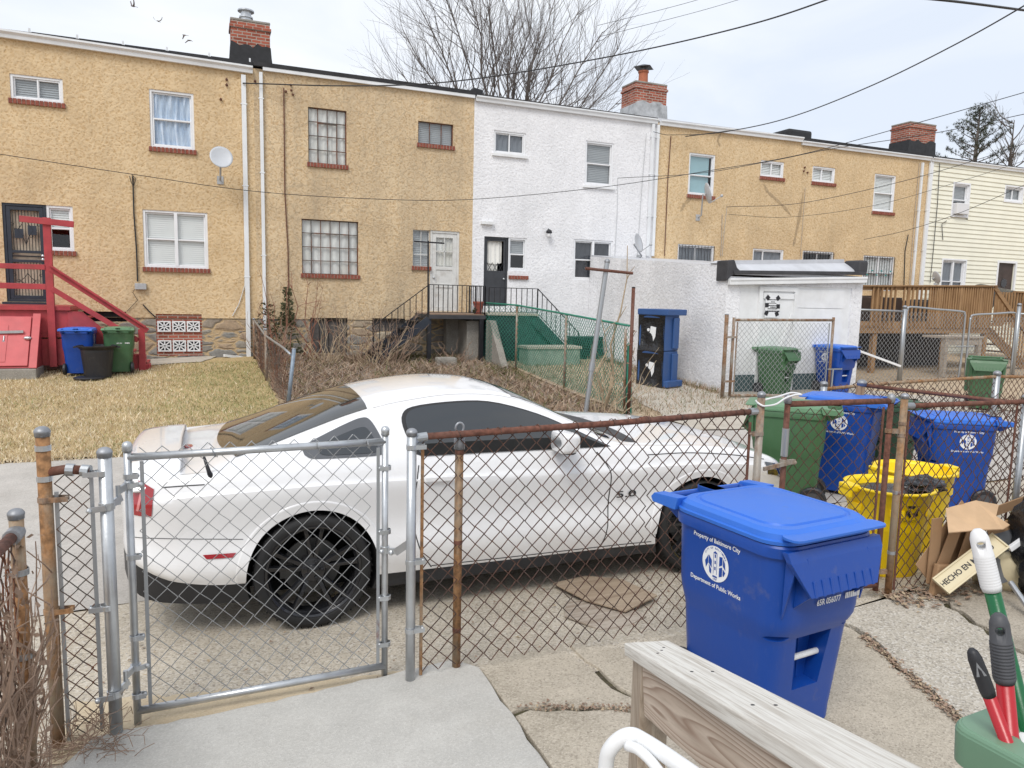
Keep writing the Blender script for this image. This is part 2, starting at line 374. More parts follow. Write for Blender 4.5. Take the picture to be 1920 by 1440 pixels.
    def lathe_el(s, c, rx, ry, rz, mi, nu, nv):
        vs, fs = [], []
        for i in range(nv+1):
            ph = -pi/2+pi*i/nv
            for j in range(nu): vs.append(c+V((rx*cos(ph)*cos(2*pi*j/nu), ry*cos(ph)*sin(2*pi*j/nu), rz*sin(ph))))
        for i in range(nv):
            for j in range(nu): fs.append((i*nu+j, i*nu+(j+1) % nu, (i+1)*nu+(j+1) % nu, (i+1)*nu+j))
        return s.add(vs, fs, mi)
    def build(s, name, mat, parent=None, smooth=False, bevel=0, fix=False, seg=2, local=False):
        if not s.v: return None
        me = bpy.data.meshes.new(name); vs = s.v
        if parent is not None and not local:
            inv = wmat(parent).inverted(); vs = [inv @ V(p) for p in vs]
        me.from_pydata(vs, [], s.f)
        mats = mat if isinstance(mat, (list, tuple)) else [mat]
        for m in mats: me.materials.append(m)
        if len(mats) > 1: me.polygons.foreach_set('material_index', s.mi)
        if smooth: me.polygons.foreach_set('use_smooth', [True]*len(s.f))
        if fix or bevel:
            bm = bmesh.new(); bm.from_mesh(me)
            if fix: bmesh.ops.remove_doubles(bm, verts=bm.verts, dist=1e-5); bmesh.ops.recalc_face_normals(bm, faces=bm.faces)
            if bevel:
                ed = [e for e in bm.edges if len(e.link_faces) == 2 and e.calc_face_angle(0) > .6]
                bmesh.ops.bevel(bm, geom=ed, offset=bevel, segments=seg, affect='EDGES', profile=.6, clamp_overlap=True)
            bm.to_mesh(me); bm.free()
        me.update(); o = bpy.data.objects.new(name, me); COL.objects.link(o)
        if parent is not None: o.parent = parent
        return o
def wmat(o):
    m = o.matrix_basis.copy()
    while o.parent: o = o.parent; m = o.matrix_basis @ m
    return m
def tag(o, label, cat, group=None):
    o['label'] = label; o['category'] = cat
    if group: o['group'] = group
    return o
def thing(name, label, cat, loc=(0,0,0), rotz=0, group=None):
    o = bpy.data.objects.new(name, None); COL.objects.link(o); o.empty_display_size = .1
    o.location = loc; o.rotation_euler = (0, 0, rotz); return tag(o, label, cat, group)
def struct(o, kind='structure'): o['kind'] = kind; return o
def dup(root, loc, rotz, label, group=None, swap=None):
    def cp(o, par):
        c = o.copy(); COL.objects.link(c); c.parent = par
        if swap and o.type == 'MESH':
            for k, sl in enumerate(o.material_slots):
                if sl.material and sl.material.name in swap:
                    c.material_slots[k].link = 'OBJECT'; c.material_slots[k].material = swap[sl.material.name]
        for ch in [q for q in bpy.data.objects if q.parent == o]: cp(ch, c)
        return c
    r = cp(root, None); r.location = loc; r.rotation_euler = (0, 0, rotz); r['label'] = label
    if group: r['group'] = group
    return r
def text_mesh(txt, size, bold=False, extrude=0.0, align='CENTER'):
    cu = bpy.data.curves.new('lettering', 'FONT'); cu.body = txt; cu.size = size; cu.align_x = align; cu.align_y = 'CENTER'; cu.extrude = extrude
    if bold: cu.offset = size*.018
    cu.resolution_u = 3
    o = bpy.data.objects.new('lettering', cu); COL.objects.link(o)
    dg = bpy.context.evaluated_depsgraph_get(); me = bpy.data.meshes.new_from_object(o.evaluated_get(dg))
    bpy.data.objects.remove(o); bpy.data.curves.remove(cu); return me
def lettering(mb, txt, size, M4, bold=True, sx=1.0, mi=0):
    me = text_mesh(txt, size, bold)
    mb.add([M4 @ V((v.co.x*sx, v.co.y, v.co.z)) for v in me.vertices], [tuple(p.vertices) for p in me.polygons], mi)
    bpy.data.meshes.remove(me)
def sstep(a, b, x):
    t = max(0, min(1, (x-a)/(b-a))); return t*t*(3-2*t)
def lerp(a, b, t): return a+(b-a)*t
def bez(pts, n):
    """Catmull-Rom through pts"""
    P = [V(p) for p in pts]; P = [P[0]*2-P[1]]+P+[P[-1]*2-P[-2]]; out = []
    for i in range(1, len(P)-2):
        for k in range(n):
            t = k/n; a, b, c, d = P[i-1:i+3]
            out.append(.5*((2*b)+(c-a)*t+(2*a-5*b+4*c-d)*t*t+(3*b-a-3*c+d)*t*t*t))
    out.append(P[-2]); return out
# ------------------------------------------------------------------ light and sky
SUN_EL, SUN_AZ = radians(50), radians(222)          # soft sun behind the photographer, through thick cloud
w = bpy.data.worlds.new('World'); S.world = w; w.use_nodes = True
t = w.node_tree; bg = t.nodes['Background']
sky = t.nodes.new('ShaderNodeTexSky'); sky.sky_type = 'NISHITA'; sky.sun_disc = False
sky.sun_elevation = SUN_EL; sky.sun_rotation = SUN_AZ; sky.dust_density = 3
tc = t.nodes.new('ShaderNodeTexCoord'); mp = t.nodes.new('ShaderNodeMapping'); mp.inputs['Scale'].default_value = (1.2, 1.2, 3.4)
t.links.new(tc.outputs['Generated'], mp.inputs[0])
nz = t.nodes.new('ShaderNodeTexNoise'); nz.inputs['Scale'].default_value = 2.1; nz.inputs['Detail'].default_value = 6; nz.inputs['Roughness'].default_value = .5; nz.inputs['Distortion'].default_value = .5
t.links.new(mp.outputs[0], nz.inputs['Vector'])
rp = t.nodes.new('ShaderNodeValToRGB'); e = rp.color_ramp.elements
e[0].position = .32; e[0].color = (6.9, 7.55, 8.6, 1); e[1].position = .66; e[1].color = (9.0, 9.2, 9.5, 1)
t.links.new(nz.outputs['Fac'], rp.inputs[0])
mx = t.nodes.new('ShaderNodeMix'); mx.data_type = 'RGBA'; mx.inputs[0].default_value = .93
t.links.new(sky.outputs[0], mx.inputs[6]); t.links.new(rp.outputs[0], mx.inputs[7]); t.links.new(mx.outputs[2], bg.inputs[0])
bg.inputs[1].default_value = .10
sd = bpy.data.lights.new('sun', 'SUN'); sd.energy = 1.7; sd.angle = radians(24); sd.color = (1, .965, .91)
so = bpy.data.objects.new('sun', sd); COL.objects.link(so)
sdir = V((sin(SUN_AZ)*cos(SUN_EL), cos(SUN_AZ)*cos(SUN_EL), sin(SUN_EL)))
so.rotation_euler = (-sdir).to_track_quat('-Z', 'Y').to_euler(); so.location = (0, -10, 20)
S.view_settings.view_transform = 'Standard'; S.view_settings.look = 'None'; S.view_settings.exposure = .27; S.view_settings.gamma = 1
S.cycles.max_bounces = 8; S.cycles.transparent_max_bounces = 12; S.cycles.use_denoising = True

# ------------------------------------------------------------------ terrain
YF = 18.5
def gh(x, y):
    gf = .36+.09*sstep(-2.5, .5, x)-.12*sstep(12, 18, x)
    return gf*max(0, min(1, (y-9.5)/9))**1.6-.042*sstep(3.55, 3.95, y)*(1-sstep(8.6, 10., y))
def sheet(name, poly_or_rect, mat, lift, nx=24, ny=24, edge=0.0, kind='structure'):
    """ground sheet over a 4-corner patch (bilinear), following the terrain"""
    a, b, c, d = [V((*p, 0)) for p in poly_or_rect]; m = MB(); r = random.Random(len(name))
    jit = {}
    def fn(s, q):
        p = a.lerp(b, s).lerp(d.lerp(c, s), q)
        if edge and (s in (0, 1) or q in (0, 1)): p += V((r.uniform(-edge, edge), r.uniform(-edge, edge), 0))
        return V((p.x, p.y, gh(p.x, p.y)+lift))
    m.grid(fn, nx, ny); o = m.build(name, mat); o['kind'] = kind; return o
def ground():
    m = MB()
    xs = [-900, -300, -100, -40, -20]+[i*1.0 for i in range(-10, 41)]+[60, 120, 300, 900]; ys = [-300, -60, -20]+[i*.5 for i in range(-12, 61)]+[45, 80, 200, 900]
    m.add([(x, y, gh(x, y)-.012) for y in ys for x in xs], [(j*len(xs)+i, j*len(xs)+i+1, (j+1)*len(xs)+i+1, (j+1)*len(xs)+i) for j in range(len(ys)-1) for i in range(len(xs)-1)])
    struct(m.build('ground', M['dirt']))
ground()
sheet('parking_pad', [(-3, 3.3), (14, 3.3), (14, 6.0), (-3, 5.05)], M['conc_pad'], 0, 60, 40, .03)
sheet('alley', [(-30, 3.0), (-1.6, 5.12), (-1.6, 9.72), (-30, 9.7)], M['conc_alley'], .003, 20, 40)
sheet('alley_road', [(-1.6, 5.13), (30, 7.0), (30, 10.2), (-1.6, 9.72)], M['conc_alley'], .003, 40, 30, .0)
sheet('lawn', [(-9, 9.68), (1.12, 9.9), (1.12, 18.45), (-9, 17.2)], M['lawn'], .006, 30, 30, .05)
sheet('house_path', [(-9, 16.75), (-.1, 17.75), (.2, 18.5), (-9, 18.5)], M['conc_pale'], .02, 20, 4, .04)
sheet('weedy_yard', [(1.16, 9.9), (6.6, 10.4), (6.75, 18.5), (1.16, 18.5)], M['litter'], .008, 20, 30, .08)
sheet('neighbour_yard', [(6.75, 10.4), (9.8, 11.6), (9.95, 18.5), (6.8, 18.5)], M['sand'], .01, 10, 20, .05)
sheet('driveway', [(6.85, 9.3), (16, 9.6), (13.2, 13.0), (8.3, 14.1)], M['conc_pale'], .022, 20, 10, .1)
sheet('deck_yard', [(13.2, 9.7), (40, 10.3), (40, 18.5), (13.4, 18.5)], M['sand'], .007, 20, 20, .05)
sheet('sand_drift', [(-.66, 3.40), (1.0, 3.40), (1.02, 3.62), (-.62, 3.98)], concrete('sandy_silt', (.56,.46,.32), .25, 120, (.45,.37,.26), .4, .3, light=(.66,.58,.45), dark=(.3,.24,.17)), .006, 30, 4, .035)
# ---- our own yard: light walkway slab, old cracked concrete around it
def wob(a, b, n, amp, seed):
    r = random.Random(seed); a, b = V((*a, 0)), V((*b, 0)); d = (b-a).normalized(); q = V((-d.y, d.x, 0)); out = []
    for i in range(n+1):
        p = a.lerp(b, i/n)+q*(r.uniform(-amp, amp) if 0 < i < n else 0); out.append((p.x, p.y))
    return out
def slab(name, pts, mat, z0, z1):
    m = MB(); m.prism(pts, z0, z1, 'Z'); o = m.build(name, mat, fix=True, bevel=.008); return struct(o)
slab('walkway', [(-.58, -3), (1.27, -3)]+wob((1.272, 1.0), (1.30, 3.5), 22, .008, 31)+wob((1.30, 3.5), (1.19, 3.63), 3, .006, 32)[1:]+wob((1.19, 3.63), (.2, 3.53), 16, .012, 33)[1:]+wob((.2, 3.53), (-.5, 3.50), 12, .012, 34)[1:]+[(-.60, 3.3)], M['conc_slab'], -.2, .035)
def slabpoly(name, pts, z1, mat=None): return slab(name, pts, mat or M['conc_yard'], -.2, z1)
def wob(a, b, n, amp, seed):
    r = random.Random(seed); a, b = V((*a, 0)), V((*b, 0)); d = (b-a).normalized(); q = V((-d.y, d.x, 0)); out = []
    for i in range(n+1):
        p = a.lerp(b, i/n)+q*(r.uniform(-amp, amp) if 0 < i < n else 0); out.append((p.x, p.y))
    return out
# broken slabs are real pieces with soil showing in the gaps between them
gA = wob((1.40, 3.10), (2.02, 2.86), 8, .025, 3); gB = wob((1.86, 3.62), (1.92, 3.0), 6, .03, 4); gC = wob((1.98, 2.8), (2.1, 1.2), 12, .03, 5)
slabpoly('yard_pavement', [(1.315, 3.08)]+gA+[(1.92, 3.02)]+gB[::-1][1:]+[(1.40, 3.60), (1.32, 3.5)], .012)
slabpoly('yard_pavement', [(1.315, -2), (2.0, -2)]+gC[::-1]+[(x, y-.045) for x, y in gA[::-1]][1:]+[(1.315, 3.03)], .02)
cr1 = wob((3.62, 3.40), (3.62, 3.1), 3, .02, 8)[:-1]+wob((3.62, 3.1), (3.30, 2.2), 12, .025, 6)+wob((3.30, 2.2), (2.95, 1.2), 8, .02, 9)[1:]
cr2 = wob((4.62, 3.52), (4.30, 2.6), 12, .035, 7)+wob((4.30, 2.6), (3.9, 1.0), 10, .03, 11)[1:]
gB2 = [(x+.04, y) for x, y in gB]; gC2 = [(x+.05, y) for x, y in gC]
slabpoly('yard_pavement', [(2.1, -2), (2.9, -2)]+cr1[::-1]+[(3.62, 3.42)]+[(x, 3.40+.1*sin(x*3)) for x in (3.4, 3.1, 2.8, 2.5, 2.2)]+gB2+gC2, .014)
slabpoly('yard_pavement', [(2.98, -2), (3.85, -2)]+cr2[::-1]+[(4.62, 3.5), (3.70, 3.40)]+[(x+.03, y) for x, y in cr1], .024, concrete('coarse_yard_concrete', (.47,.425,.355), .6, 100, (.30,.26,.21), .5, .5, light=(.68,.65,.6), dark=(.15,.14,.13)))
slabpoly('yard_pavement', [(3.95, -2), (8, -2), (8, 3.5), (4.70, 3.52)]+[(x+.06, y) for x, y in cr2], .018, concrete('dark_yard_concrete', (.41,.365,.30), .4, 110, (.16,.135,.10), .7, .5, light=(.56,.5,.42), dark=(.12,.10,.08)))
sheet('crack_soil', [(1.25, -2), (8, -2), (8, 3.58), (1.25, 3.58)], M['moss'], -.006, 4, 4)

def blades(name, mats, n, region, h, wd, lean, seed, lift=0, keep=None):
    """ground cover made of thousands of thin blades: one uncountable mass"""
    r = random.Random(seed); vs, fs, mi = [], [], []
    for k in range(n):
        x, y = region(r)
        if keep and not keep(x, y, r): continue
        z = gh(x, y)+lift; a = r.uniform(0, 2*pi); hh = h*r.uniform(.4, 1.25); q = wd*r.uniform(.6, 1.4); l = lean*r.uniform(.2, 1.3); b = r.uniform(0, 2*pi)
        o = len(vs); ca, sa = cos(a)*q, sin(a)*q
        vs += [(x-ca, y-sa, z), (x+ca, y+sa, z), (x+cos(b)*l*hh, y+sin(b)*l*hh, z+hh)]; fs.append((o, o+1, o+2)); mi.append(r.choices(range(len(mats)), weights=[m[1] for m in mats])[0] if not callable(mats[0][1]) else mats[0][1](x, y, r))
    me = bpy.data.meshes.new(name); me.from_pydata(vs, [], fs)
    for m in mats: me.materials.append(m[0])
    me.polygons.foreach_set('material_index', mi); me.update(); o = bpy.data.objects.new(name, me); COL.objects.link(o); o['kind'] = 'stuff'; return o
g1 = plain('straw_blade', (.59,.475,.305), .8, 0, .2, 2); g2 = plain('pale_straw_blade', (.69,.60,.435), .8, 0, .2, 2); g3 = plain('brown_blade', (.40,.285,.165), .8, 0, .2, 2); g4 = plain('green_blade', (.29,.28,.12), .8, 0, .2, 2)
def lawnmix(x, y, r):
    gpatch = sstep(-1.6, .9, x)*sstep(10., 13, y)*.85+.04+.30*max(0, sin(x*1.7+y*.9)*sin(y*1.3-x))
    if r.random() < gpatch: return 3
    return r.choices((0, 1, 2), weights=(5, 3.5, 1.5+1.5*max(0, sin(x*.9-y*1.1))))[0]
tag(blades('dry_grass', [(g1, lawnmix), (g2, 0), (g3, 0), (g4, 0)], 70000, lambda r: (r.uniform(-8, 1.1), 9.7+8.0*r.random()**1.35), .055, .007, .9, 5,
    keep=lambda x, y, r: y < 16.75+(x+9)*.112+r.uniform(-.1, .1)), 'short straw coloured winter grass of the lawn behind the car', 'grass')
# ------------------------------------------------------------------ row houses
def fx(u, v): p = at(u, v, y=YF); return p.x, p.z
def R(u0, v0, u1, v1):
    um, vm = (u0+u1)/2, (v0+v1)/2
    return fx(u0, vm)[0], fx(u1, vm)[0], fx(um, v1)[1], fx(um, v0)[1]       # x0 x1 z0 z1
RV = .15
def facade(mb, x0, x1, z0, z1, ops, y=YF, step=None, mi=0):
    xs = sorted({x0, x1, *[max(x0, min(x1, q)) for o in ops for q in o[:2]]}); zs = sorted({z0, z1, *[max(z0, min(z1, q)) for o in ops for q in o[2:]]})
    for i in range(len(xs)-1):
        for j in range(len(zs)-1):
            cx, cz = (xs[i]+xs[i+1])/2, (zs[j]+zs[j+1])/2
            if any(o[0] < cx < o[1] and o[2] < cz < o[3] for o in ops): continue
            mb.add([(xs[i], y, zs[j]), (xs[i+1], y, zs[j]), (xs[i+1], y, zs[j+1]), (xs[i], y, zs[j+1])], [(0,1,2,3)], mi)
    for a, b, c, d in ops:
        if d <= z0 or c >= z1: continue
        c, d = max(c, z0), min(d, z1); Y2 = y+RV
        mb.add([(a,y,c),(b,y,c),(b,y,d),(a,y,d),(a,Y2,c),(b,Y2,c),(b,Y2,d),(a,Y2,d)], [(0,4,5,1),(1,5,6,2),(2,6,7,3),(3,7,4,0)], mi)
def shell(mb, x0, x1, z0, z1, y0=YF+.16, y1=YF+9):
    """sides, back and floor slabs behind the front wall, set in from the neighbours"""
    a, b = x0+.04, x1-.04
    mb.add([(a,y0,z0),(b,y0,z0),(b,y1,z0),(a,y1,z0),(a,y0,z1),(b,y0,z1),(b,y1,z1),(a,y1,z1)], [(1,2,6,5),(2,3,7,6),(3,0,4,7),(0,1,2,3),(4,5,6,7)])
def bricks(x0, x1, z0, z1, y, n=None):
    m = MB(); n = n or max(3, round((x1-x0)/.078)); w = (x1-x0)/n
    m.box((x0, y-.036, z0), (x1, y+.1, z1-.004), 1)
    for i in range(n): m.box((x0+i*w+.009, y-.048+rnd.uniform(-.004, .004), z0-.004), (x0+(i+1)*w-.009, y+.09, z1+.004))
    return m
def rect_frame(m, x0, x1, z0, z1, y0, y1, t, mi=0):
    m.box((x0, y0, z0), (x0+t, y1, z1), mi); m.box((x1-t, y0, z0), (x1, y1, z1), mi)
    m.box((x0+t, y0, z0), (x1-t, y1, z0+t), mi); m.box((x0+t, y0, z1-t), (x1-t, y1, z1), mi)
def window(h, r, kind='hung', inner=None, frame='white_vinyl', pane='pane', sill='brick', split=.5, cols=2, rows=1, bars=None, inner_cover=(0, 1), sub=None):
    x0, x1, z0, z1 = r; y = YF+.018; t = .05; f = MB()
    if kind == 'steel':
        rect_frame(f, x0, x1, z0, z1, y+.03, y+.07, .022)
        for i in range(1, cols): f.box((x0+(x1-x0)*i/cols-.008, y+.028, z0+.02), (x0+(x1-x0)*i/cols+.008, y+.055, z1-.02))
        for j in range(1, rows): f.box((x0+.02, y+.025, z0+(z1-z0)*j/rows-.008), (x1-.02, y+.05, z0+(z1-z0)*j/rows+.008))
        if sub: rect_frame(f, x0+(x1-x0)*sub[0], x0+(x1-x0)*sub[1], z0+(z1-z0)*sub[2], z0+(z1-z0)*sub[3], y+.012, y+.058, .022)
    else:
        rect_frame(f, x0, x1, z0, z1, y, y+.1, t)
    o = f.build('window', M[frame], h, bevel=.004 if kind != 'steel' else 0)
    s = MB(); xi0, xi1, zi0, zi1 = x0+t, x1-t, z0+t, z1-t
    if kind in ('hung', 'pair'):
        k = 2 if kind == 'pair' else 1; wd = (xi1-xi0)/k
        for q in range(k):
            a, b = xi0+q*wd, xi0+(q+1)*wd; zm = lerp(z0, z1, split)
            rect_frame(s, a+.002, b-.002, zm-.02, zi1-.002, y+.045, y+.085, .032); rect_frame(s, a+.002, b-.002, zi0+.002, zm+.02, y+.015, y+.055, .032)
            if q: s.box((a-.035, y-.004, zi0), (a+.035, y+.09, zi1))
    elif kind == 'slide':
        xm = lerp(x0, x1, split); rect_frame(s, xi0+.002, xm+.02, zi0+.002, zi1-.002, y+.045, y+.085, .03); rect_frame(s, xm-.02, xi1-.002, zi0+.002, zi1-.002, y+.015, y+.055, .03)
    if s.v: s.build('sash', M[frame], o, bevel=.003)
    g = MB(); yp = y+.065 if kind != 'steel' else y+.042; g.add([(x0+.02, yp, z0+.02), (x1-.02, yp, z0+.02), (x1-.02, yp, z1-.02), (x0+.02, yp, z1-.02)], [(0,1,2,3)]); g.build('pane', M[pane], o)
    if inner:
        c = MB(); a, b = inner_cover; za, zb = lerp(z0, z1, a), lerp(z0, z1, b); n = 40; yy = y+.085
        if inner == 'blind':
            for j in range(max(4, int((zb-za)/.045))):
                zz = za+(zb-za)*j/max(4, int((zb-za)/.045)); c.add([(x0+.03, yy, zz), (x1-.03, yy, zz), (x1-.03, yy+.018, zz+.047), (x0+.03, yy+.018, zz+.047)], [(0,1,2,3)])
            c.build('blind', M['blind'], o)
        else:
            amp = .02 if inner == 'curtain_blue' else .012
            c.grid(lambda s_, q: V((lerp(x0+.02, x1-.02, s_), yy+amp*sin(s_*38+sin(q*4)*1.5)+amp*.6*sin(s_*17+q*3), lerp(za, zb, q))), n, 8)
            c.build('curtain', M[inner], o, smooth=True)
    if bars:
        b = MB(); nb = max(4, round((x1-x0)/.12))
        for i in range(nb+1): q = lerp(x0+.02, x1-.02, i/nb); b.cyl((q, YF-.03, z0+.02), (q, YF-.03, z1-.02), .008, 6)
        for q in (.06, .5, .94): b.box((x0, YF-.036, lerp(z0, z1, q)-.008), (x1, YF-.024, lerp(z0, z1, q)+.008))
        b.build('security_bars', M['iron'], o)
        if bars == 'birds':
            d = MB()
            for i in range(6): d.sphere((lerp(x0, x1, .12+.15*i), YF-.045, lerp(z0, z1, .45+.12*(i % 2))), (.05, .012, .028), 0, 8, 5)
            d.build('ornament', plain('verdigris', (.05,.25,.24), .5), o)
    if sill == 'brick': bricks(x0-.04, x1+.04, z0-.085, z0+.004, YF-.002).build('sill', M['brick_sill'], o)
    elif sill == 'white':
        m = MB(); m.box((x0-.05, YF-.06, z0-.07), (x1+.05, YF+.06, z0)); m.build('sill', M['white_paint'], o, bevel=.006)
    return o
def downspout(h, u0, v0, u1, v1, w=.085, kick=None, mat='gutter_white'):
    a, b = at(u0, v0, y=YF-.07), at(u1, v1, y=YF-.07); m = MB(); x = (a.x+b.x)/2; gz = gh(x, YF)
    z0 = b.z
    m.box((x-w/2, YF-.075, z0), (x+w/2, YF-.012, a.z))
    for q in (.3, .62, .9): m.box((x-w/2-.02, YF-.08, lerp(z0, a.z, q)), (x+w/2+.02, YF-.008, lerp(z0, a.z, q)+.025))
    if kick:
        m.bar((x, YF-.05, z0+.03), (x+kick*.25, YF-.12, z0+.10), .07, .06); m.bar((x+kick*.24, YF-.12, z0+.09), (x+kick*.5, YF-.25, z0+.14), .07, .06)
    m.build('downspout', M[mat], h, bevel=.006)
def gutter(h, x0, z0, x1, z1, hgt=.12, dep=.12, mat='gutter_white'):
    m = MB(); prof = [(0, -hgt), (-dep*.62, -hgt), (-dep*.7, -hgt*.55), (-dep, -hgt*.25), (-dep, 0), (-dep+.012, 0), (-dep+.012, -hgt*.2), (-.012, -hgt*.2), (-.012, 0), (0, 0)]
    rings = [[V((x, YF-.004+a, z+b)) for a, b in prof] for x, z in ((x0, z0), (x1, z1))]; m.rings(rings); m.build('gutter', M[mat], h, fix=True)
def roof(h, x0, x1, z, over=.05, mat='roof_black'):
    m = MB(); m.box((x0+.003, YF-over, z), (x1-.003, YF+9.1, z+.09)); return m.build('roof', M[mat], h)
def cable(h, pts, r=.008, mat='cable', name='cable', n=6):
    m = MB(); m.tube([at(u, v, y=YF-d) for u, v, d in pts], r, n); return m.build(name, M[mat], h)
M['grey_sheet'] = plain('grey_sheet', (.42,.43,.45), .8, 0, .1, 2); M['dim_sheet'] = plain('dim_interior', (.12,.125,.14), .8, 0, .3, 2)
XB = [-5.2, fx(478, 300)[0], fx(888, 300)[0], fx(1228, 340)[0], fx(1495, 380)[0], fx(1737, 380)[0], fx(1905, 400)[0]]
ZS = 1.34                                                            # where stucco meets the stone base
houses = {}
def house(key, i, label, mat, ztop, ops, stone=False, zb=-.3, x1=None):
    x0, xe = XB[i], x1 or XB[i+1]; h = thing('row_house', label, 'house', ((x0+xe)/2, YF, gh((x0+xe)/2, YF)), 0, 'row houses across the alley')
    m = MB(); facade(m, x0, xe, ZS if stone else zb, ztop, ops); shell(m, x0, xe, zb, ztop); m.build('wall', M[mat], h)
    if stone:
        f = MB(); facade(f, x0, xe, zb, ZS+.004, ops, YF+.022); f.build('foundation', M['rubble'], h)
    houses[key] = h; return h

# ---- first house: clean tan stucco, far left
w1 = R(19, 143, 118, 190); w2 = R(281, 171, 364, 279); w3 = R(269, 396, 390, 503); d1 = R(8, 382, 90, 566); w4 = R(90, 386, 138, 471); vb = R(293, 589, 379, 667); dk = R(155, 584, 237, 603)
d1 = (d1[0], d1[1], d1[2], d1[3]); w4 = (d1[1], w4[1], w4[2], w4[3])
H1 = house('a', 0, 'tan stucco row house with red back steps, white downspout and a blue curtained upper window', 'stucco_tan', 7.02, [w1, w2, w3, d1, w4, vb, dk], True)
z_l = fx(0, 62)[1]; gutter(H1, XB[0], z_l+.08, XB[1]-.02, fx(470, 133)[1]+.08, .15, .14)
rf1 = roof(H1, XB[0], XB[1], 7.06, .02)
m = MB()
for i in range(5): m.box((-3.2+i*.86, YF+.15, 7.17), (-3.2+i*.86+.8, YF+1.7, 7.21+.0))
m.build('solar_panel', M['tar_paint'], rf1)
m = MB()
for i in range(6): m.box((-3.25+i*.86, YF+.12, 7.15), (-3.215+i*.86, YF+.16, 7.27))
m.build('panel_clip', M['gutter_white'], rf1)
window(H1, w1, 'slide', 'blind', 'white_vinyl', 'pane_dark', split=.52); window(H1, w2, 'hung', 'curtain_blue', split=.5)
window(H1, w3, 'pair', 'blind', split=.5); window(H1, w4, 'hung', 'blind', split=.5, inner_cover=(.5, 1), pane='pane')
def grille_door(h):
    x0, x1, z0, z1 = d1; f = MB(); rect_frame(f, x0, x1, z0, z1, YF+.02, YF+.1, .055); o = f.build('door', M['navy_door'], h, bevel=.005)
    s = MB(); xi0, xi1, zi0, zi1 = x0+.06, x1-.06, z0+.06, z1-.06; rect_frame(s, xi0, xi1, zi0, zi1, YF+.03, YF+.07, .075)
    H = zi1-zi0
    for a, b in ((.40, .43), (.50, .53)): s.box((xi0+.07, YF+.032, zi0+H*a), (xi1-.07, YF+.068, zi0+H*b))
    s.build('security_gate', M['navy_door'], o, bevel=.004)
    g = MB()
    for i in range(9):
        q = lerp(xi0+.08, xi1-.08, (i+.5)/9)
        g.cyl((q, YF+.05, zi0+.07), (q, YF+.05, zi0+H*.40), .007, 6); g.cyl((q, YF+.05, zi0+H*.53), (q, YF+.05, zi1-.07), .007, 6)
    g.box((xi0+.07, YF+.045, zi0+H*.46), (xi1-.07, YF+.055, zi0+H*.475))
    cx = (xi0+xi1)/2
    for zc, hh in ((zi0+H*.2, .16), (zi0+H*.75, .3)):
        for sx in (-1, 1):
            g.tube([(cx, YF+.04, zc+hh), (cx+sx*.06, YF+.04, zc+hh*.4), (cx+sx*.14, YF+.04, zc), (cx+sx*.06, YF+.04, zc-hh*.4), (cx, YF+.04, zc-hh)], .007, 5)
            for k in range(3): g.tube([(cx+sx*(.10+.07*k)+.03*cos(a), YF+.04, zc+.03*sin(a)+.12*(k-1)) for a in [j*pi/4 for j in range(8)]], .005, 4, close=True)
    g.build('scrollwork', M['iron'], o)
    p = MB(); p.box((cx-.2, YF+.035, zi0+H*.66), (cx-.04, YF+.043, zi0+H*.76)); p.box((cx+.04, YF+.035, zi0+H*.70), (cx+.2, YF+.043, zi0+H*.8)); p.build('shield_plate', M['navy_door'], o)
    b = MB(); b.box((x0+.06, YF+.125, z0), (x1-.06, YF+.15, z1)); b.build('backing', plain('beige_door', (.62,.52,.40), .6), o)
    k = MB()
    for dz in (.435, .475): k.lathe([(.0, -.03), (.03, -.03), (.034, 0), (.02, .02), (.016, .05)], (xi1-.035, YF+.0, zi0+H*dz), 'Y', 14)
    k.build('handle', M['steel_bright'], o, smooth=True)
    t_ = MB(); t_.box((x0-.06, YF-.14, z0-.13), (x1+.06, YF+.1, z0-.003)); t_.build('threshold', M['navy_door'], o)
grille_door(H1)
def vent_block():
    x0, x1, z0, z1 = vb; m = MB(); m.box((x0, YF+.03, z0), (x1, YF+.12, z1)); o = m.build('vent_panel', M['brick'], H1)
    W = (x1-x0)*.86/3
    for rz0, rz1 in ((602, 622), (638, 659)):
        za, zb = fx(336, rz1)[1], fx(336, rz0)[1]
        for i in range(3):
            a = x0+.03+i*(W+.03); b = a+W; s = MB(); rect_frame(s, a, b, za, zb, YF-.005, YF+.028, .028); c = V(((a+b)/2, 0, (za+zb)/2))
            for k in range(8):
                an = k*pi/4; L = .5*(b-a)*(1.25 if k % 2 else .95); e = V((cos(an)*L, 0, sin(an)*L*(zb-za)/(b-a)))
                s.bar((c.x+e.x*.1, YF+.012, c.z+e.z*.1), (c.x+e.x, YF+.012, c.z+e.z), .026, .03, up=(0, 1, 0))
            s.build('breeze_block', M['white_paint'], o); d_ = MB(); d_.box((a+.02, YF+.0285, za+.02), (b-.02, YF+.0295, zb-.02)); d_.build('vent_hole', M['roof_black'], o)
vent_block()
m = MB(); m.box((dk[0]+.01, YF+.14, dk[2]+.01), (dk[1]-.01, YF+.148, dk[3]-.01)); m.build('cellar_opening', M['roof_black'], H1)
downspout(H1, 457, 140, 466, 676, .10, -1.1)
cable(H1, [(249, 330, .03), (251, 400, .03), (256, 470, .03), (258, 528, .03)], .016); cable(H1, [(243, 330, .05), (246, 342, .06), (250, 350, .05), (255, 335, .05), (246, 326, .05)], .008)
m = MB(); a = at(253, 531, y=YF); b = at(275, 543, y=YF); m.box((a.x, YF-.09, b.z), (b.x, YF-.004, a.z)); m.build('junction_box', M['grey_plastic'], H1, bevel=.008)
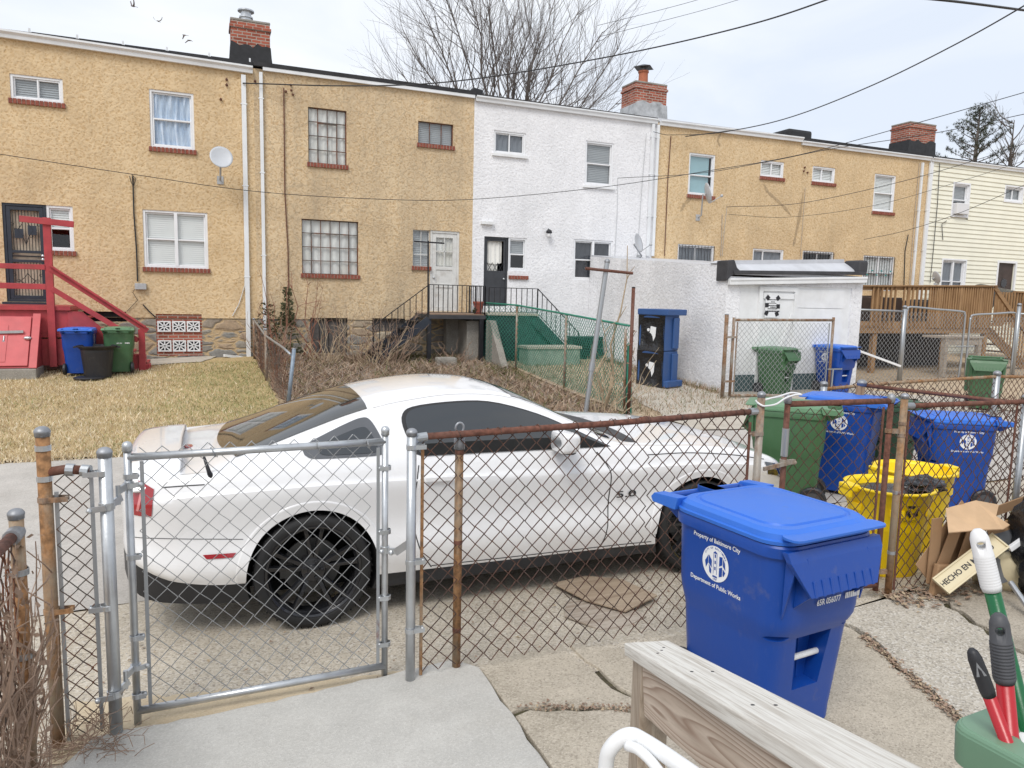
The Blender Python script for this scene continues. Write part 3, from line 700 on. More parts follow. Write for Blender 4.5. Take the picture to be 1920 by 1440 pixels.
cable(H1, [(254, 540, .05), (249, 548, .05), (256, 560, .04), (259, 562, .03), (238, 584, .02)], .006); cable(H1, [(268, 571, .03), (280, 584, .03), (292, 595, .03)], .014)
cable(H1, [(459, 380, .03), (459, 535, .03), (448, 570, .03), (436, 592, .03)], .012, 'old_white', 'conduit')
for u, v in ((425, 150), (425, 160), (478, 153), (414, 187)):
    m = MB(); p = at(u, v, y=YF); m.sphere((p.x, YF-.03, p.z), .03, 0, 8, 6); m.tube([(p.x, YF, p.z), (p.x, YF-.08, p.z+.02)], .012, 6); m.build('anchor', M['rust'], H1)

# ---- second house: stained stucco with steel casements
a1 = R(578, 204, 650, 308); a2 = R(784, 230, 850, 272); a3 = R(566, 413, 672, 515); a4 = R(774, 431, 806, 500); ad = R(806, 433, 861, 584); c1 = R(582, 596, 652, 662); c2 = R(698, 597, 760, 622)
H2 = house('b', 1, 'stained tan stucco row house with rusty steel casements, left of the white one', 'stucco_worn', 7.03, [a1, a2, a3, a4, ad, c1, c2], True)
rf2 = roof(H2, XB[1], XB[2], 7.07, .09)
m = MB(); m.box((XB[1]+.2, YF-.08, 6.99), (XB[2]-.01, YF-.004, 7.065)); m.build('fascia', M['gutter_white'], H2)
window(H2, a1, 'steel', 'sheet', 'wire_brown', 'pane', cols=4, rows=4, sub=(.24, .76, 0, .74)); window(H2, a2, 'steel', 'blind', 'wire_brown', 'pane_dark', cols=3, rows=1)
window(H2, a3, 'steel', 'sheet', 'wire_brown', 'pane', cols=6, rows=4, sub=(.16, .84, 0, .76)); window(H2, a4, 'steel', 'blind', 'old_white', 'pane_dark', cols=2, rows=3)
def panel_door(h, r, mat):
    x0, x1, z0, z1 = r; f = MB(); rect_frame(f, x0, x1, z0, z1, YF+.02, YF+.12, .06); o = f.build('door', M[mat], h, bevel=.005)
    s = MB(); a, b = x0+.062, x1-.062; H = z1-z0; rect_frame(s, a, b, z0+.02, z1-.062, YF+.04, YF+.085, .11)
    for q in (.30, .52): s.box((a+.1, YF+.042, z0+H*q), (b-.1, YF+.083, z0+H*q+.09))
    s.box((a+.1, YF+.06, z0+.1), (b-.1, YF+.075, z0+H*.53)); xm = (a+b)/2
    s.box((xm-.012, YF+.045, z0+H*.55), (xm+.012, YF+.08, z1-.16)); s.box((a+.1, YF+.045, z0+H*.74), (b-.1, YF+.08, z0+H*.755))
    s.build('storm_door', M[mat], o, bevel=.003); g = MB(); g.add([(a+.1, YF+.065, z0+H*.57), (b-.1, YF+.065, z0+H*.57), (b-.1, YF+.065, z1-.16), (a+.1, YF+.065, z1-.16)], [(0,1,2,3)]); g.build('pane', M['pane'], o)
    c = MB(); c.grid(lambda s_, q: V((lerp(a+.1, b-.1, s_), YF+.12+.01*sin(s_*30), lerp(z0+H*.57, z1-.15, q))), 24, 3); c.build('curtain', M['sheet'], o, smooth=True)
    k = MB(); k.sphere((a+.05, YF+.02, z0+H*.42), .03, 0, 10, 8); k.build('handle', M['steel_bright'], o, smooth=True)
panel_door(H2, ad, 'old_white')
for r in (c1, c2):
    m = MB(); m.box((r[0]+.01, YF+.1, r[2]+.01), (r[1]-.01, YF+.12, r[3]-.01))
    for i in range(4): m.box((lerp(r[0], r[1], i/4)+.01, YF+.07, r[2]+.01), (lerp(r[0], r[1], (i+1)/4)-.015, YF+.1, r[3]-.01))
    m.build('cellar_shutter', plain('grey_boards', (.10,.09,.085), .9, 0, .3, 8), H2)
downspout(H2, 490, 135, 496, 622, .075)
cable(H2, [(532, 165, .03), (533, 260, .03), (534, 360, .03), (540, 470, .03), (541, 560, .03), (544, 615, .03)], .014, 'rust', 'conduit')
m = MB()
for u, v in ((545, 160), (546, 170), (549, 178), (536, 172)): p = at(u, v, y=YF); m.sphere((p.x, YF-.03, p.z), .028, 0, 8, 6)
m.build('anchor', M['rust'], H2)

# ---- third house: white stucco
b1 = R(926, 247, 986, 290); b2 = R(1097, 266, 1150, 349); b3 = R(1075, 450, 1148, 526); bd = R(907, 444, 952, 574); b4 = R(952, 446, 988, 508)
b4 = (bd[1], b4[1], b4[2], b4[3])
H3 = house('c', 2, 'white stucco row house with a charcoal screen door and lean-to joined to its back wall', 'stucco_white', 7.0, [b1, b2, b3, bd, b4])
rf3 = roof(H3, XB[2], XB[3], 7.03, .02); gutter(H3, XB[2]+.02, 7.06, XB[3]-.03, 7.07, .13, .12)
window(H3, b1, 'slide', 'grey_sheet', 'white_vinyl', 'pane_dark', 'white'); window(H3, b2, 'hung', 'blind', 'white_vinyl', 'pane_dark', 'white', inner_cover=(0, 1))
window(H3, b3, 'pair', 'dim_sheet', 'white_vinyl', 'pane_dark', None); window(H3, b4, 'hung', 'blind', 'white_vinyl', 'pane_dark', None, inner_cover=(.5, 1))  # lower pair: the dark sheet's colour paints the dim room behind the glass
bricks(b4[0]+.02, b4[1]+.05, b4[2]-.22, b4[2]-.13, YF).build('sill', M['brick_sill'], H3)
def screen_door(h, r):
    x0, x1, z0, z1 = r; f = MB(); rect_frame(f, x0, x1, z0, z1, YF+.03, YF+.1, .05); o = f.build('door', M['charcoal_door'], h)
    s = MB(); a, b = x0+.05, x1-.05; H = z1-z0; s.box((a, YF+.05, z0), (b, YF+.085, z0+H*.48)); rect_frame(s, a, b, z0+H*.48, z1-.05, YF+.05, YF+.085, .06); s.build('storm_door', M['charcoal_door'], o, bevel=.004)
    l = MB()
    for k in range(3):
        q0 = lerp(a+.06, b-.06, k/3); q1 = lerp(a+.06, b-.06, (k+1)/3); l.bar((q0, YF+.07, z0+H*.49), (q1, YF+.07, z0+H*.63), .012, .012); l.bar((q1, YF+.073, z0+H*.49), (q0, YF+.073, z0+H*.63), .012, .012)
    l.build('lattice', M['iron'], o)
    c = MB(); c.grid(lambda s_, q: V((lerp(a+.06, b-.09, s_), YF+.12+.012*sin(s_*21+q), lerp(z0+H*.63-.04*sin(s_*pi), z1-.06, q))), 30, 4); c.build('curtain', M['sheet'], o, smooth=True)
    c = MB(); c.box((a+.05, YF+.145, z0+H*.48), (b-.2, YF+.15, z0+H*.63)); c.build('lower_curtain', M['sheet'], o)
    k = MB(); k.sphere((b-.05, YF+.03, z0+H*.40), .028, 0, 10, 8); k.build('handle', M['steel_bright'], o, smooth=True)
screen_door(H3, bd)
def wall_lamp(h, u, v):
    p = at(u, v, y=YF); m = MB(); m.lathe([(.02, .09), (.07, .06), (.085, 0), (.075, -.01)], (p.x, YF-.12, p.z), 'Z', 14); m.tube([(p.x, YF, p.z+.05), (p.x, YF-.06, p.z+.11), (p.x, YF-.12, p.z+.08)], .012, 6); o = m.build('wall_lamp', M['iron'], h, smooth=True)
    g = MB(); g.lathe([(.055, 0), (.05, -.1), (.02, -.13)], (p.x, YF-.12, p.z-.01), 'Z', 12); g.build('lamp_shade', M['white_plastic'], o, smooth=True)
wall_lamp(H3, 1026, 437)
m = MB(); r = R(901, 417, 924, 421); m.box((r[0], YF-.1, r[2]), (r[1], YF, r[3]+.02)); m.build('ledge', M['white_paint'], H3)
downspout(H3, 1226, 232, 1215, 480, .085)
cable(H3, [(1212, 250, .03), (1205, 330, .03), (1200, 400, .03), (1195, 480, .03)], .006, 'grey_plastic'); cable(H3, [(1158, 334, .03), (1157, 400, .03), (1154, 455, .03), (1152, 490, .03)], .006, 'grey_plastic')

# ---- fourth and fifth houses: tan stucco pair beyond the lean-to
e1 = R(1291, 288, 1340, 367); e2 = R(1426, 302, 1470, 333); e3 = R(1270, 459, 1338, 520); e4 = R(1410, 467, 1468, 535)
H4 = house('d', 3, 'tan stucco row house right of the white one, with a cyan shaded upper window', 'stucco_tan', 7.0, [e1, e2, e3, e4])
rf4 = roof(H4, XB[3], XB[4], 7.03, .02, 'membrane'); gutter(H4, XB[3]+.06, 7.06, XB[4], 7.10, .14, .12)
o = window(H4, e1, 'hung', None, split=.48); m = MB(); m.box((e1[0]+.03, YF+.11, e1[2]+.03), (e1[1]-.15, YF+.12, e1[3]-.03)); m.build('shade', M['pane_cyan'], o)
window(H4, e2, 'slide', 'blind', pane='pane'); window(H4, e3, 'slide', 'grey_sheet', 'white_vinyl', 'pane_dark', None, bars='plain')
window(H4, e4, 'slide', 'grey_sheet', 'white_vinyl', 'pane_dark', None, split=.35, inner_cover=(.0, 1))
downspout(H4, 1236, 234, 1224, 480, .085); cable(H4, [(1258, 255, .03), (1252, 340, .03), (1246, 480, .03)], .013, 'rust', 'conduit')
cable(H4, [(1363, 389, .03), (1358, 430, .03), (1354, 480, .03)], .006, 'grey_plastic'); cable(H4, [(1354, 402, .03), (1353, 450, .03), (1351, 480, .03)], .012, 'wood_pale', 'conduit')
e5 = R(1523, 313, 1566, 343); e6 = R(1638, 327, 1678, 398); e7 = R(1503, 471, 1561, 540); e8 = R(1617, 480, 1675, 545)
H5 = house('e', 4, 'tan stucco row house with white barred lower window, beside the cream sided house', 'stucco_tan', 6.98, [e5, e6, e7, e8])
rf5 = roof(H5, XB[4], XB[5], 7.02, .06); gutter(H5, XB[4], 7.0, XB[5]-.03, 7.02, .12, .11)
window(H5, e5, 'slide', 'blind', pane='pane', inner_cover=(0, 1), split=.45); window(H5, e6, 'hung', 'blind', pane='pane', split=.5)
window(H5, e7, 'slide', None, 'white_vinyl', 'pane_dark', None, bars='plain'); window(H5, e8, 'pair', 'blind', 'white_vinyl', 'pane', None, bars='birds')
downspout(H5, 1733, 305, 1710, 540, .08); cable(H5, [(1724, 306, .03), (1718, 370, .03), (1712, 440, .03), (1705, 535, .03)], .012, 'wood_pale', 'conduit')
cable(H5, [(1510, 352, .02), (1505, 420, .02), (1500, 490, .02)], .008, 'wood_pale', 'conduit'); cable(H5, [(1703, 440, .06), (1697, 470, .04), (1695, 535, .04)], .016)
m = MB()
for u, v in ((1508, 314), (1506, 321), (1513, 324)): p = at(u, v, y=YF); m.sphere((p.x, YF-.03, p.z), .03, 0, 8, 6)
m.build('anchor', M['rust'], H5)
# parapet lump where the two roofs meet
p = at(1488, 245, y=YF+.9); m = MB(); m.box((p.x-.55, YF+.5, 7.12), (p.x+.42, YF+1.6, 7.5)); m.box((p.x-.95, YF+.7, 7.12), (p.x-.55, YF+1.4, 7.33)); m.build('parapet_curb', M['tar_paint'], rf4, bevel=.09)
p = at(883, 166, y=YF+.9); m = MB(); m.prism([(p.x-.36, 7.1), (p.x+.25, 7.1), (p.x+.2, 7.38), (p.x-.05, 7.42), (p.x-.2, 7.3)], YF+.5, YF+1.3); m.build('parapet_curb', M['tar_paint'], rf2, bevel=.03)

# ---- sixth house: cream lap siding, and a tan one beyond
f1 = R(1786, 345, 1815, 405); f2 = R(1884, 351, 1916, 378); f3 = R(1765, 488, 1808, 545); f4 = R(1868, 492, 1900, 560)
h6 = thing('row_house', 'cream horizontal sided row house at the right end, with a dark brown door', 'house', ((XB[5]+XB[6])/2, YF, .3), 0, 'row houses across the alley')
m = MB(); zb = .1
ops6 = [f1, f2, f3, f4]; x0, x1 = XB[5]+.16, XB[6]+.9; z = zb
facade(m, XB[5], x1+.05, -.3, 6.95, ops6, YF+.03); shell(m, XB[5], x1+.05, -.3, 6.95); m.build('wall', M['siding'], h6)
m = MB()
while z < 6.9:
    zt = min(z+.155, 6.93); cuts = sorted([(o[0], o[1]) for o in ops6 if o[2] < zt and o[3] > z]); xa = x0
    segs = []
    for a, b in cuts: segs.append((xa, a-.05)); xa = b+.05
    segs.append((xa, x1))
    for a, b in segs:
        if b-a > .02: m.add([(a, YF-.022, z), (b, YF-.022, z), (b, YF+.004, zt), (a, YF+.004, zt), (a, YF+.026, z), (b, YF+.026, z)], [(0,1,2,3), (5,4,0,1)[::-1]])
    z += .155
m.build('lap_siding', M['siding'], h6)
m = MB(); m.box((XB[5]+.01, YF-.035, -.2), (XB[5]+.16, YF+.02, 6.95)); m.build('corner_board', M['white_vinyl'], h6)
rf6 = roof(h6, XB[5], x1+.05, 6.99, .06); gutter(h6, XB[5]+.02, 7.02, x1, 7.04, .13, .12)
for r in ops6[:3]:
    m = MB(); rect_frame(m, r[0]-.05, r[1]+.05, r[2]-.05, r[3]+.05, YF-.03, YF+.025, .052); m.build('window_trim', M['white_vinyl'], h6)
o = window(h6, f1, 'hung', 'blind', pane='pane_dark', sill=None, inner_cover=(.45, 1)); m = MB(); m.box((f1[0]+.08, YF-.16, f1[2]+.05), (f1[1]-.1, YF+.1, f1[2]+.42)); m.build('air_conditioner', M['white_plastic'], o, bevel=.02)
window(h6, f2, 'slide', 'blind', pane='pane_dark', sill=None, inner_cover=(0, 1)); window(h6, f3, 'pair', 'grey_sheet', pane='pane_dark', sill=None, split=.3)
m = MB(); rect_frame(m, f4[0]-.05, f4[1]+.09, f4[2]-.05, f4[3]+.06, YF-.03, YF+.1, .08); o = m.build('door', M['white_vinyl'], h6)
m = MB(); m.box((f4[0]+.03, YF+.06, f4[2]), (f4[1]+.01, YF+.11, f4[3]-.02)); m.build('door_leaf', M['brown_door'], o); m = MB(); cx = (f4[0]+f4[1])/2; m.lathe([(0, 0), (.16, 0), (.16, .02), (0, .02)], (cx+.02, YF+.04, f4[3]-.75), 'Y', 20); m.build('oval_light', M['pane_dark'], o)
downspout(h6, 1747, 305, 1726, 540, .08); cable(h6, [(1762, 306, .05), (1758, 380, .05), (1750, 470, .05), (1744, 530, .05)], .012); cable(h6, [(1768, 450, .04), (1766, 420, .05), (1775, 414, .05)], .012)
XB.append(34.0)
XB[6] = x1+.055
H7 = house('g', 6, 'last tan stucco row house, a sliver at the right edge', 'stucco_tan', 6.9, [])
roof(H7, XB[6], 34., 6.93, .06)

# ---- chimneys (stand on the party walls, carried by the roofs)
def chimney(rf, u0, u1, vb_, vt, yb, tarside, cap, d=.62):
    a, b = at(u0, vb_, y=yb), at(u1, vb_, y=yb); zt = at((u0+u1)/2, vt, y=yb).z; x0, x1 = a.x, b.x
    if cap == 'metal': x1 -= .0
    m = MB(); m.box((x0, yb, 7.0), (x1, yb+d, zt)); m.box((x0-.03, yb-.03, zt-.16), (x1+.03, yb+d+.03, zt-.09)); o = m.build('chimney', M['brick'], rf, bevel=.008)
    c = MB(); c.box((x0-.01, yb-.01, zt+.001), (x1+.01, yb+d+.01, zt+.06)); c.build('chimney_cap', M['conc_old'], o, bevel=.02)
    hz = lerp(7.05, zt, .60); s = MB(); r = random.Random(int(u0)); nz = 9
    prof = [(x0-.10, 7.0), (x1+.10, 7.0), (x1+.03, hz-.25)]+[(lerp(x1+.012, x0-.012, k/nz), hz+r.uniform(-.07, .07)) for k in range(nz+1)]+[(x0-.03, hz-.2)]
    s.prism(prof, yb-.03, yb+d+.03); s.build('flashing', M[tarside], o, fix=True)
    cx, cy = (x0+x1)/2, yb+d/2
    if cap == 'metal':
        f = MB(); f.lathe([(.13, 0), (.13, .1), (.16, .1), (.16, .13), (.12, .14), (.12, .24), (.19, .25), (.19, .28), (.05, .33)], (x0+.36, cy, zt+.06), 'Z', 18); f.build('flue', M['steel_bright'], o, smooth=False)
    elif cap == 'pot':
        f = MB(); f.lathe([(.15, 0), (.14, .36), (.165, .37), (.165, .42), (.12, .42)], (x0+.5, cy, zt+.06), 'Z', 16); f.build('flue', plain('terracotta', (.42,.14,.075), .8), o)
        h_ = MB(); h_.box((x0+.34, cy-.16, zt+.48), (x0+.36, cy-.14, zt+.58)); h_.box((x0+.64, cy+.14, zt+.48), (x0+.66, cy+.16, zt+.58)); h_.lathe([(.36, 0), (.06, .1), (0, .1)], (x0+.5, cy, zt+.57), 'Z', 4); h_.build('rain_hood', M['iron'], o)
    return o
chimney(rf1, 434, 507, 120, 42, YF+1.0, 'tar_paint', 'metal', .55)
chimney(rf3, 1190, 1249, 205, 158, YF+1.4, 'silver_coat', 'pot', .8)
chimney(rf5, 1703, 1752, 278, 233, YF+1.5, 'tar_paint', None, .8)
# grey mortar repairs wandering over the fourth house's stucco
def repair(h, pts, w_):
    m = MB(); P = bez([at(u, v, y=YF) for u, v in pts], 6); r = random.Random(len(pts)); vs = []
    for i, p in enumerate(P):
        d = P[min(i+1, len(P)-1)]-P[max(i-1, 0)]; n_ = V((-d.z, 0, d.x)).normalized(); k = w_*r.uniform(.5, 1.2)*(1-abs(2*i/(len(P)-1)-1)**4*.8)
        vs += [p+n_*k+V((0, -.006, 0)), p-n_*k+V((0, -.006, 0))]
    m.add(vs, [(2*i, 2*i+1, 2*i+3, 2*i+2) for i in range(len(P)-1)]); m.build('mortar_repair', M['mortar_patch'], h)
M['mortar_patch'] = plain('mortar_patch', (.42,.31,.19), .95, 0, .2, 14, .6, dirt=(.50,.36,.18), dirt_amt=.9)
repair(H4, [(1432, 345), (1440, 360), (1452, 371), (1470, 388), (1483, 404)], .05); repair(H5, [(1506, 360), (1500, 400), (1492, 440), (1487, 462)], .06); repair(H4, [(1296, 372), (1284, 382), (1276, 396)], .06); repair(H4, [(1352, 250), (1346, 262), (1350, 275)], .04)
# ------------------------------------------------------------------ chain link helpers
def chain(parent, p0, p1, zb, zt, mat, d=.094, r=.0027, n=4, sag=0, name='chain_mesh'):
    """woven diamonds between two ground points; zb / zt may be (start, end)"""
    p0, p1 = V((*p0, 0)), V((*p1, 0)); L = (p1-p0).length; dx = (p1-p0)/L; nn = V((-dx.y, dx.x, 0)); h = d/2
    zb = zb if isinstance(zb, tuple) else (zb, zb); zt = zt if isinstance(zt, tuple) else (zt, zt); m = MB(); W = max(1, int(L/h))
    rr = random.Random(int(L*1000))
    for i in range(W):
        s0 = i*h; t = (s0+h/2)/L; b, tp = lerp(*zb, t), lerp(*zt, t); K = max(2, int(round((tp-b)/h))); pts = []
        for k in range(K+1):
            q = (k+i) % 2; s = min(L, s0+q*h); z = lerp(b, tp, k/K)
            off = (r if q else -r)+sag*sin(pi*k/K)*sin(pi*s/L*2)+rr.uniform(-.003, .003)
            pts.append(p0+dx*(s+rr.uniform(-.003, .003)+.006*sin(z*5+i*.07))+nn*off+V((0, 0, z+.005*sin(i*.35)+rr.uniform(-.0025, .0025))))
        m.tube(pts, r, n, cap=False)
    return m.build(name, mat, parent, smooth=True)
def post(parent, x, y, z0, z1, r, mat, cap='dome', name='post', lean=(0, 0), capmat='cap_zinc', n=14):
    m = MB(); top = V((x+lean[0], y+lean[1], z1)); m.cyl((x, y, z0), top, r, n); o = m.build(name, M[mat] if isinstance(mat, str) else mat, parent, smooth=False, fix=False)
    for p in o.data.polygons: p.use_smooth = len(p.vertices) == 4
    if cap:
        c = MB(); k = r*1.12
        if cap == 'dome': q = r*1.0; c.lathe([(k*.97, -q*.8), (k, -q*.25), (k*1.05, -q*.2), (k*1.05, q*.05), (k*.96, q*.25), (k*.75, q*.55), (k*.4, q*.75), (0.001, q*.8)], top, 'Z', n)
        elif cap == 'eye': c.lathe([(k*1.15, -.06), (k*1.15, .004), (k*.5, .02), (.001, .022)], top, 'Z', n); c.tube([top+V((r*1.0*cos(a), 0, .05+r*1.2*sin(a))) for a in [j*pi/6 for j in range(12)]], r*.28, 6, close=True)
        else: c.lathe([(k*.9, -.01), (k*.9, .006), (.001, .012)], top, 'Z', n)
        c.build('post_cap', M[capmat], o, smooth=True)
    return o
def rail(parent, pts, r, mat, name='top_rail', n=12, sleeves=()):
    m = MB(); m.tube(pts, r, n)
    for t in sleeves:
        p = V(pts[0]).lerp(V(pts[-1]), t); d = (V(pts[-1])-V(pts[0])).normalized(); m.cyl(p-d*.03, p+d*.03, r*1.12, n)
    o = m.build(name, M[mat] if isinstance(mat, str) else mat, parent)
    for p in o.data.polygons: p.use_smooth = len(p.vertices) == 4
    return o
def band(parent, x, y, z, r, mat='steel_bright', arm=None, name='tension_band'):
    m = MB(); m.lathe([(r*1.02, -.012), (r*1.14, -.011), (r*1.14, .011), (r*1.02, .012)], (x, y, z), 'Z', 14, capb=False, capt=False)
    if arm: m.bar((x, y-r*.9, z), (x+arm, y-r*.9, z), .004, .022); m.bar((x, y+r*.9, z), (x+arm, y+r*.4, z), .004, .022); m.sphere((x+arm*.9, y, z), .009, 0, 8, 5); m.cyl((x+arm*.9, y-.02, z), (x+arm*.9, y+.02, z), .006, 6)
    return m.build(name, M[mat], parent)
def tbar(parent, x, y, z0, z1, mat='steel', name='tension_bar', w=.016): m = MB(); m.box((x-w/2, y-.004, z0), (x+w/2, y+.004, z1)); return m.build(name, M[mat], parent, bevel=.0015)
def ties(parent, p0, p1, n, r, mat, name='wire_tie'):
    m = MB(); p0, p1 = V(p0), V(p1); d = (p1-p0).normalized(); u = V((0, 1, 0)); w_ = d.cross(u)
    for i in range(n):
        c = p0.lerp(p1, (i+.5)/n); m.tube([c+(u*cos(a)+w_*sin(a))*(r+.003)+d*.004*k for k, a in enumerate([j*pi/4 for j in range(9)])], .0025, 5)
    return m.build(name, M[mat], parent)
GR = 'chain link fences around the yards'
# ---- left stub between the orange post and the hinge post
t = thing('chain_link_fence', 'narrow chain link panel between an orange rusted post and a galvanized hinge post', 'fence', (-.53, 3.5, 0), 0, GR)
post(t, -.64, 3.53, -.1, 1.40, .027, 'rust_orange'); post(t, -.412, 3.50, -.05, 1.305, .027, 'steel_bright')
for z in (1.33, 1.20): band(t, -.64, 3.53, z, .027)
band(t, -.64, 3.53, 1.11, .027, 'rust_mixed', .085); band(t, -.64, 3.53, .62, .027, 'rust_orange', .085)
rail(t, [(-.635, 3.53, 1.225), (-.56, 3.525, 1.235), (-.47, 3.51, 1.225)], .02, 'rust'); m = MB(); m.cyl((-.56, 3.525, 1.233), (-.53, 3.522, 1.23), .027, 12); m.build('rail_end', M['steel'], t); m = MB(); m.cyl((-.50, 3.515, 1.228), (-.47, 3.505, 1.225), .026, 12); m.build('rail_end', M['steel'], t)
band(t, -.425, 3.5, 1.215, .027, arm=-.07); band(t, -.425, 3.5, .62, .027, arm=-.07)
tbar(t, -.60, 3.53, .02, 1.14); tbar(t, -.467, 3.51, .06, 1.2)
chain(t, (-.60, 3.53), (-.462, 3.51), .04, 1.21, M['wire_brown'], .067, .0024, 5)
# ---- galvanized walk gate
g = thing('chain_link_gate', 'shiny galvanized walk gate standing closed in front of the white car', 'gate', (.24, 3.6, 0))
m = MB(); zt = (1.255, 1.265)
fr = rail(g, [(-.335, 3.6, .0), (-.335, 3.6, 1.31)], .0165, 'steel_bright', 'gate_stile', 14); fr2 = rail(g, [(.815, 3.6, .02), (.815, 3.6, 1.325)], .0165, 'steel_bright', 'gate_stile', 14)
rail(g, [(-.335, 3.6, zt[0]), (.815, 3.6, zt[1])], .0175, 'steel_bright', 'rail', 14); rail(g, [(-.335, 3.6, .065), (.815, 3.6, .08)], .0185, 'steel_bright', 'rail', 14)
for x, z, q in ((-.335, 1.312, fr), (.815, 1.327, fr2)): m = MB(); m.lathe([(.021, -.03), (.022, 0), (.015, .012), (.001, .017)], (x, 3.6, z), 'Z', 14); m.build('post_cap', M['steel_bright'], q, smooth=True)
chain(g, (-.29, 3.6), (.775, 3.6), (.06, .08), (1.297, 1.307), M['zinc_wire'], .094, .0025, 6)
for x, dx in ((-.28, -1), (.78, 1)):
    tbar(g, x, 3.6, .07, 1.235, 'steel')
    for z in (1.17, .8, .42, .14) if dx < 0 else (1.13, .80, .45, .20): band(g, x+dx*.045 if dx > 0 else -.335, 3.6, z, .0185, arm=-.04*dx)
for z in (1.10, .25):
    m = MB(); m.lathe([(.0275, -.016), (.032, -.015), (.032, .015), (.0275, .016)], (-.412, 3.5, z-.03), 'Z', 14, capb=False, capt=False); m.bar((-.395, 3.515, z-.03), (-.36, 3.55, z-.01), .012, .03); m.cyl((-.372, 3.545, z-.04), (-.372, 3.545, z+.045), .01, 8)
    m.bar((-.372, 3.545, z+.02), (-.345, 3.58, z+.03), .014, .03); m.lathe([(.0185, -.014), (.023, -.013), (.023, .013), (.0185, .014)], (-.335, 3.6, z+.03), 'Z', 14); m.bar((-.33, 3.575, z+.03), (-.28, 3.585, z+.035), .008, .022); m.sphere((-.285, 3.58, z+.035), .011, 0, 8, 6); m.bar((-.412, 3.463, z-.03), (-.48, 3.475, z-.04), .008, .024); m.sphere((-.475, 3.47, z-.04), .012, 0, 8, 6)
    m.build('hinge', M['steel_bright'], g)
m = MB(); m.lathe([(.0185, -.018), (.0235, -.017), (.0235, .017), (.0185, .018)], (.815, 3.6, .705), 'Z', 14); m.bar((.825, 3.58, .705), (.875, 3.56, .70), .012, .03); m.sphere((.84, 3.57, .695), .014, 0, 8, 6); m.sphere((.795, 3.585, .70), .012, 0, 8, 6); m.bar((.86, 3.555, .70), (.925, 3.50, .765), .014, .038); m.tube([(.875, 3.555, .705), (.90, 3.53, .74), (.93, 3.49, .775)], .009, 6); m.build('latch', M['steel_bright'], g)
for x in (.0, .47, .71): m = MB(); m.tube([(x+.004*k, 3.6+.0225*cos(a), 1.258+.0225*sin(a)-(.03 if k > 7 else 0)) for k, a in enumerate([j*pi/4 for j in range(10)])], .0022, 5); m.build('wire_tie', M['zinc_wire'], g)
# ---- right-hand run behind the blue cart
t = thing('chain_link_fence', 'rusty chain link run from the latch post to the brown post beside the green cart', 'fence', (2.0, 3.5, 0), 0, GR)
post(t, .925, 3.5, -.1, 1.325, .0245, 'steel_bright'); post(t, 1.19, 3.55, -.02, 1.275, .022, 'rust_orange', 'eye'); post(t, 3.085, 3.5, -.1, 1.45, .023, 'rust_mixed')
ra, rb = V((.945, 3.51, 1.297)), V((3.06, 3.51, 1.345)); rail(t, [ra+V((.05, 0, 0)), ra.lerp(rb, .5)-V((0, 0, .006)), rb], .0175, 'rust', sleeves=(.62,))
m = MB(); m.cyl(ra+V((.06, 0, 0)), ra+V((.005, 0, -.005)), .023, 12); m.bar(ra+V((.02, -.005, 0)), ra+V((-.02, -.02, -.02)), .02, .03); m.build('rail_end', M['steel'], t); m = MB(); m.cyl(rb+V((-.05, 0, 0)), rb+V((.01, 0, 0)), .022, 12); m.build('rail_end', M['steel'], t)
tbar(t, .985, 3.515, .04, 1.26, 'rust_orange'); tbar(t, 3.02, 3.51, .05, 1.28, 'rust')
for z in (1.25, .66, .3): band(t, .925, 3.5, z, .0245, arm=.07)
for z in (1.21, .55): band(t, 3.085, 3.5, z, .023, 'rust_mixed', -.07)
for z in (1.2, .72, .24): band(t, 1.19, 3.55, z, .0205, 'rust', name='wire_tie')
chain(t, (.985, 3.517), (1.185, 3.517), (.05, .06), (1.31, 1.315), M['wire_dark'], .094, .0027, 5); chain(t, (1.185, 3.517), (3.02, 3.517), (.05, .05), (1.315, 1.36), M['wire_dark'], .094, .0027, 5, .006)
ties(t, ra+V((.1, 0, 0)), rb, 9, .0175, 'wire_dark')
# ---- rusted gate
t = thing('chain_link_gate', 'rust red gate right of the blue cart, tied to the brown post with white cord', 'gate', (3.8, 3.55, 0))
fr = rail(t, [(3.385, 3.6, .1), (3.385, 3.6, 1.40)], .0185, 'rust', 'gate_stile', 14); fr2 = rail(t, [(4.19, 3.52, .06), (4.19, 3.52, 1.39)], .0185, 'rust', 'gate_stile', 14)
rail(t, [(3.385, 3.6, 1.365), (4.19, 3.52, 1.37)], .0195, 'rust', 'rail', 14); rail(t, [(3.385, 3.6, .12), (4.19, 3.52, .10)], .019, 'rust', 'rail', 14)
for x, y, z, q in ((3.385, 3.6, 1.405, fr), (4.19, 3.52, 1.395, fr2)): m = MB(); m.lathe([(.024, -.035), (.025, 0), (.018, .016), (.001, .025)], (x, y, z), 'Z', 14); m.build('post_cap', M['cap_zinc'], q, smooth=True)
chain(t, (3.42, 3.597), (4.165, 3.523), (.13, .11), (1.33, 1.34), M['wire_dark'], .09, .0024, 5, .02); tbar(t, 4.135, 3.527, .12, 1.33, 'rust')
m = MB(); m.lathe([(.021, -.02), (.026, -.019), (.026, .019), (.021, .02)], (3.385, 3.6, .99), 'Z', 12); m.bar((3.40, 3.575, .99), (3.20, 3.57, .965), .014, .024); m.bar((3.385, 3.56, 1.0), (3.45, 3.58, .995), .02, .03); m.sphere((3.45, 3.575, .99), .015, 0, 8, 6); m.build('latch', M['rust_mixed'], t)
m = MB(); m.lathe([(.021, -.1), (.0225, -.1), (.0225, .08), (.021, .08)], (3.385, 3.6, 1.13), 'Z', 12); m.build('sleeve', M['steel'], t)
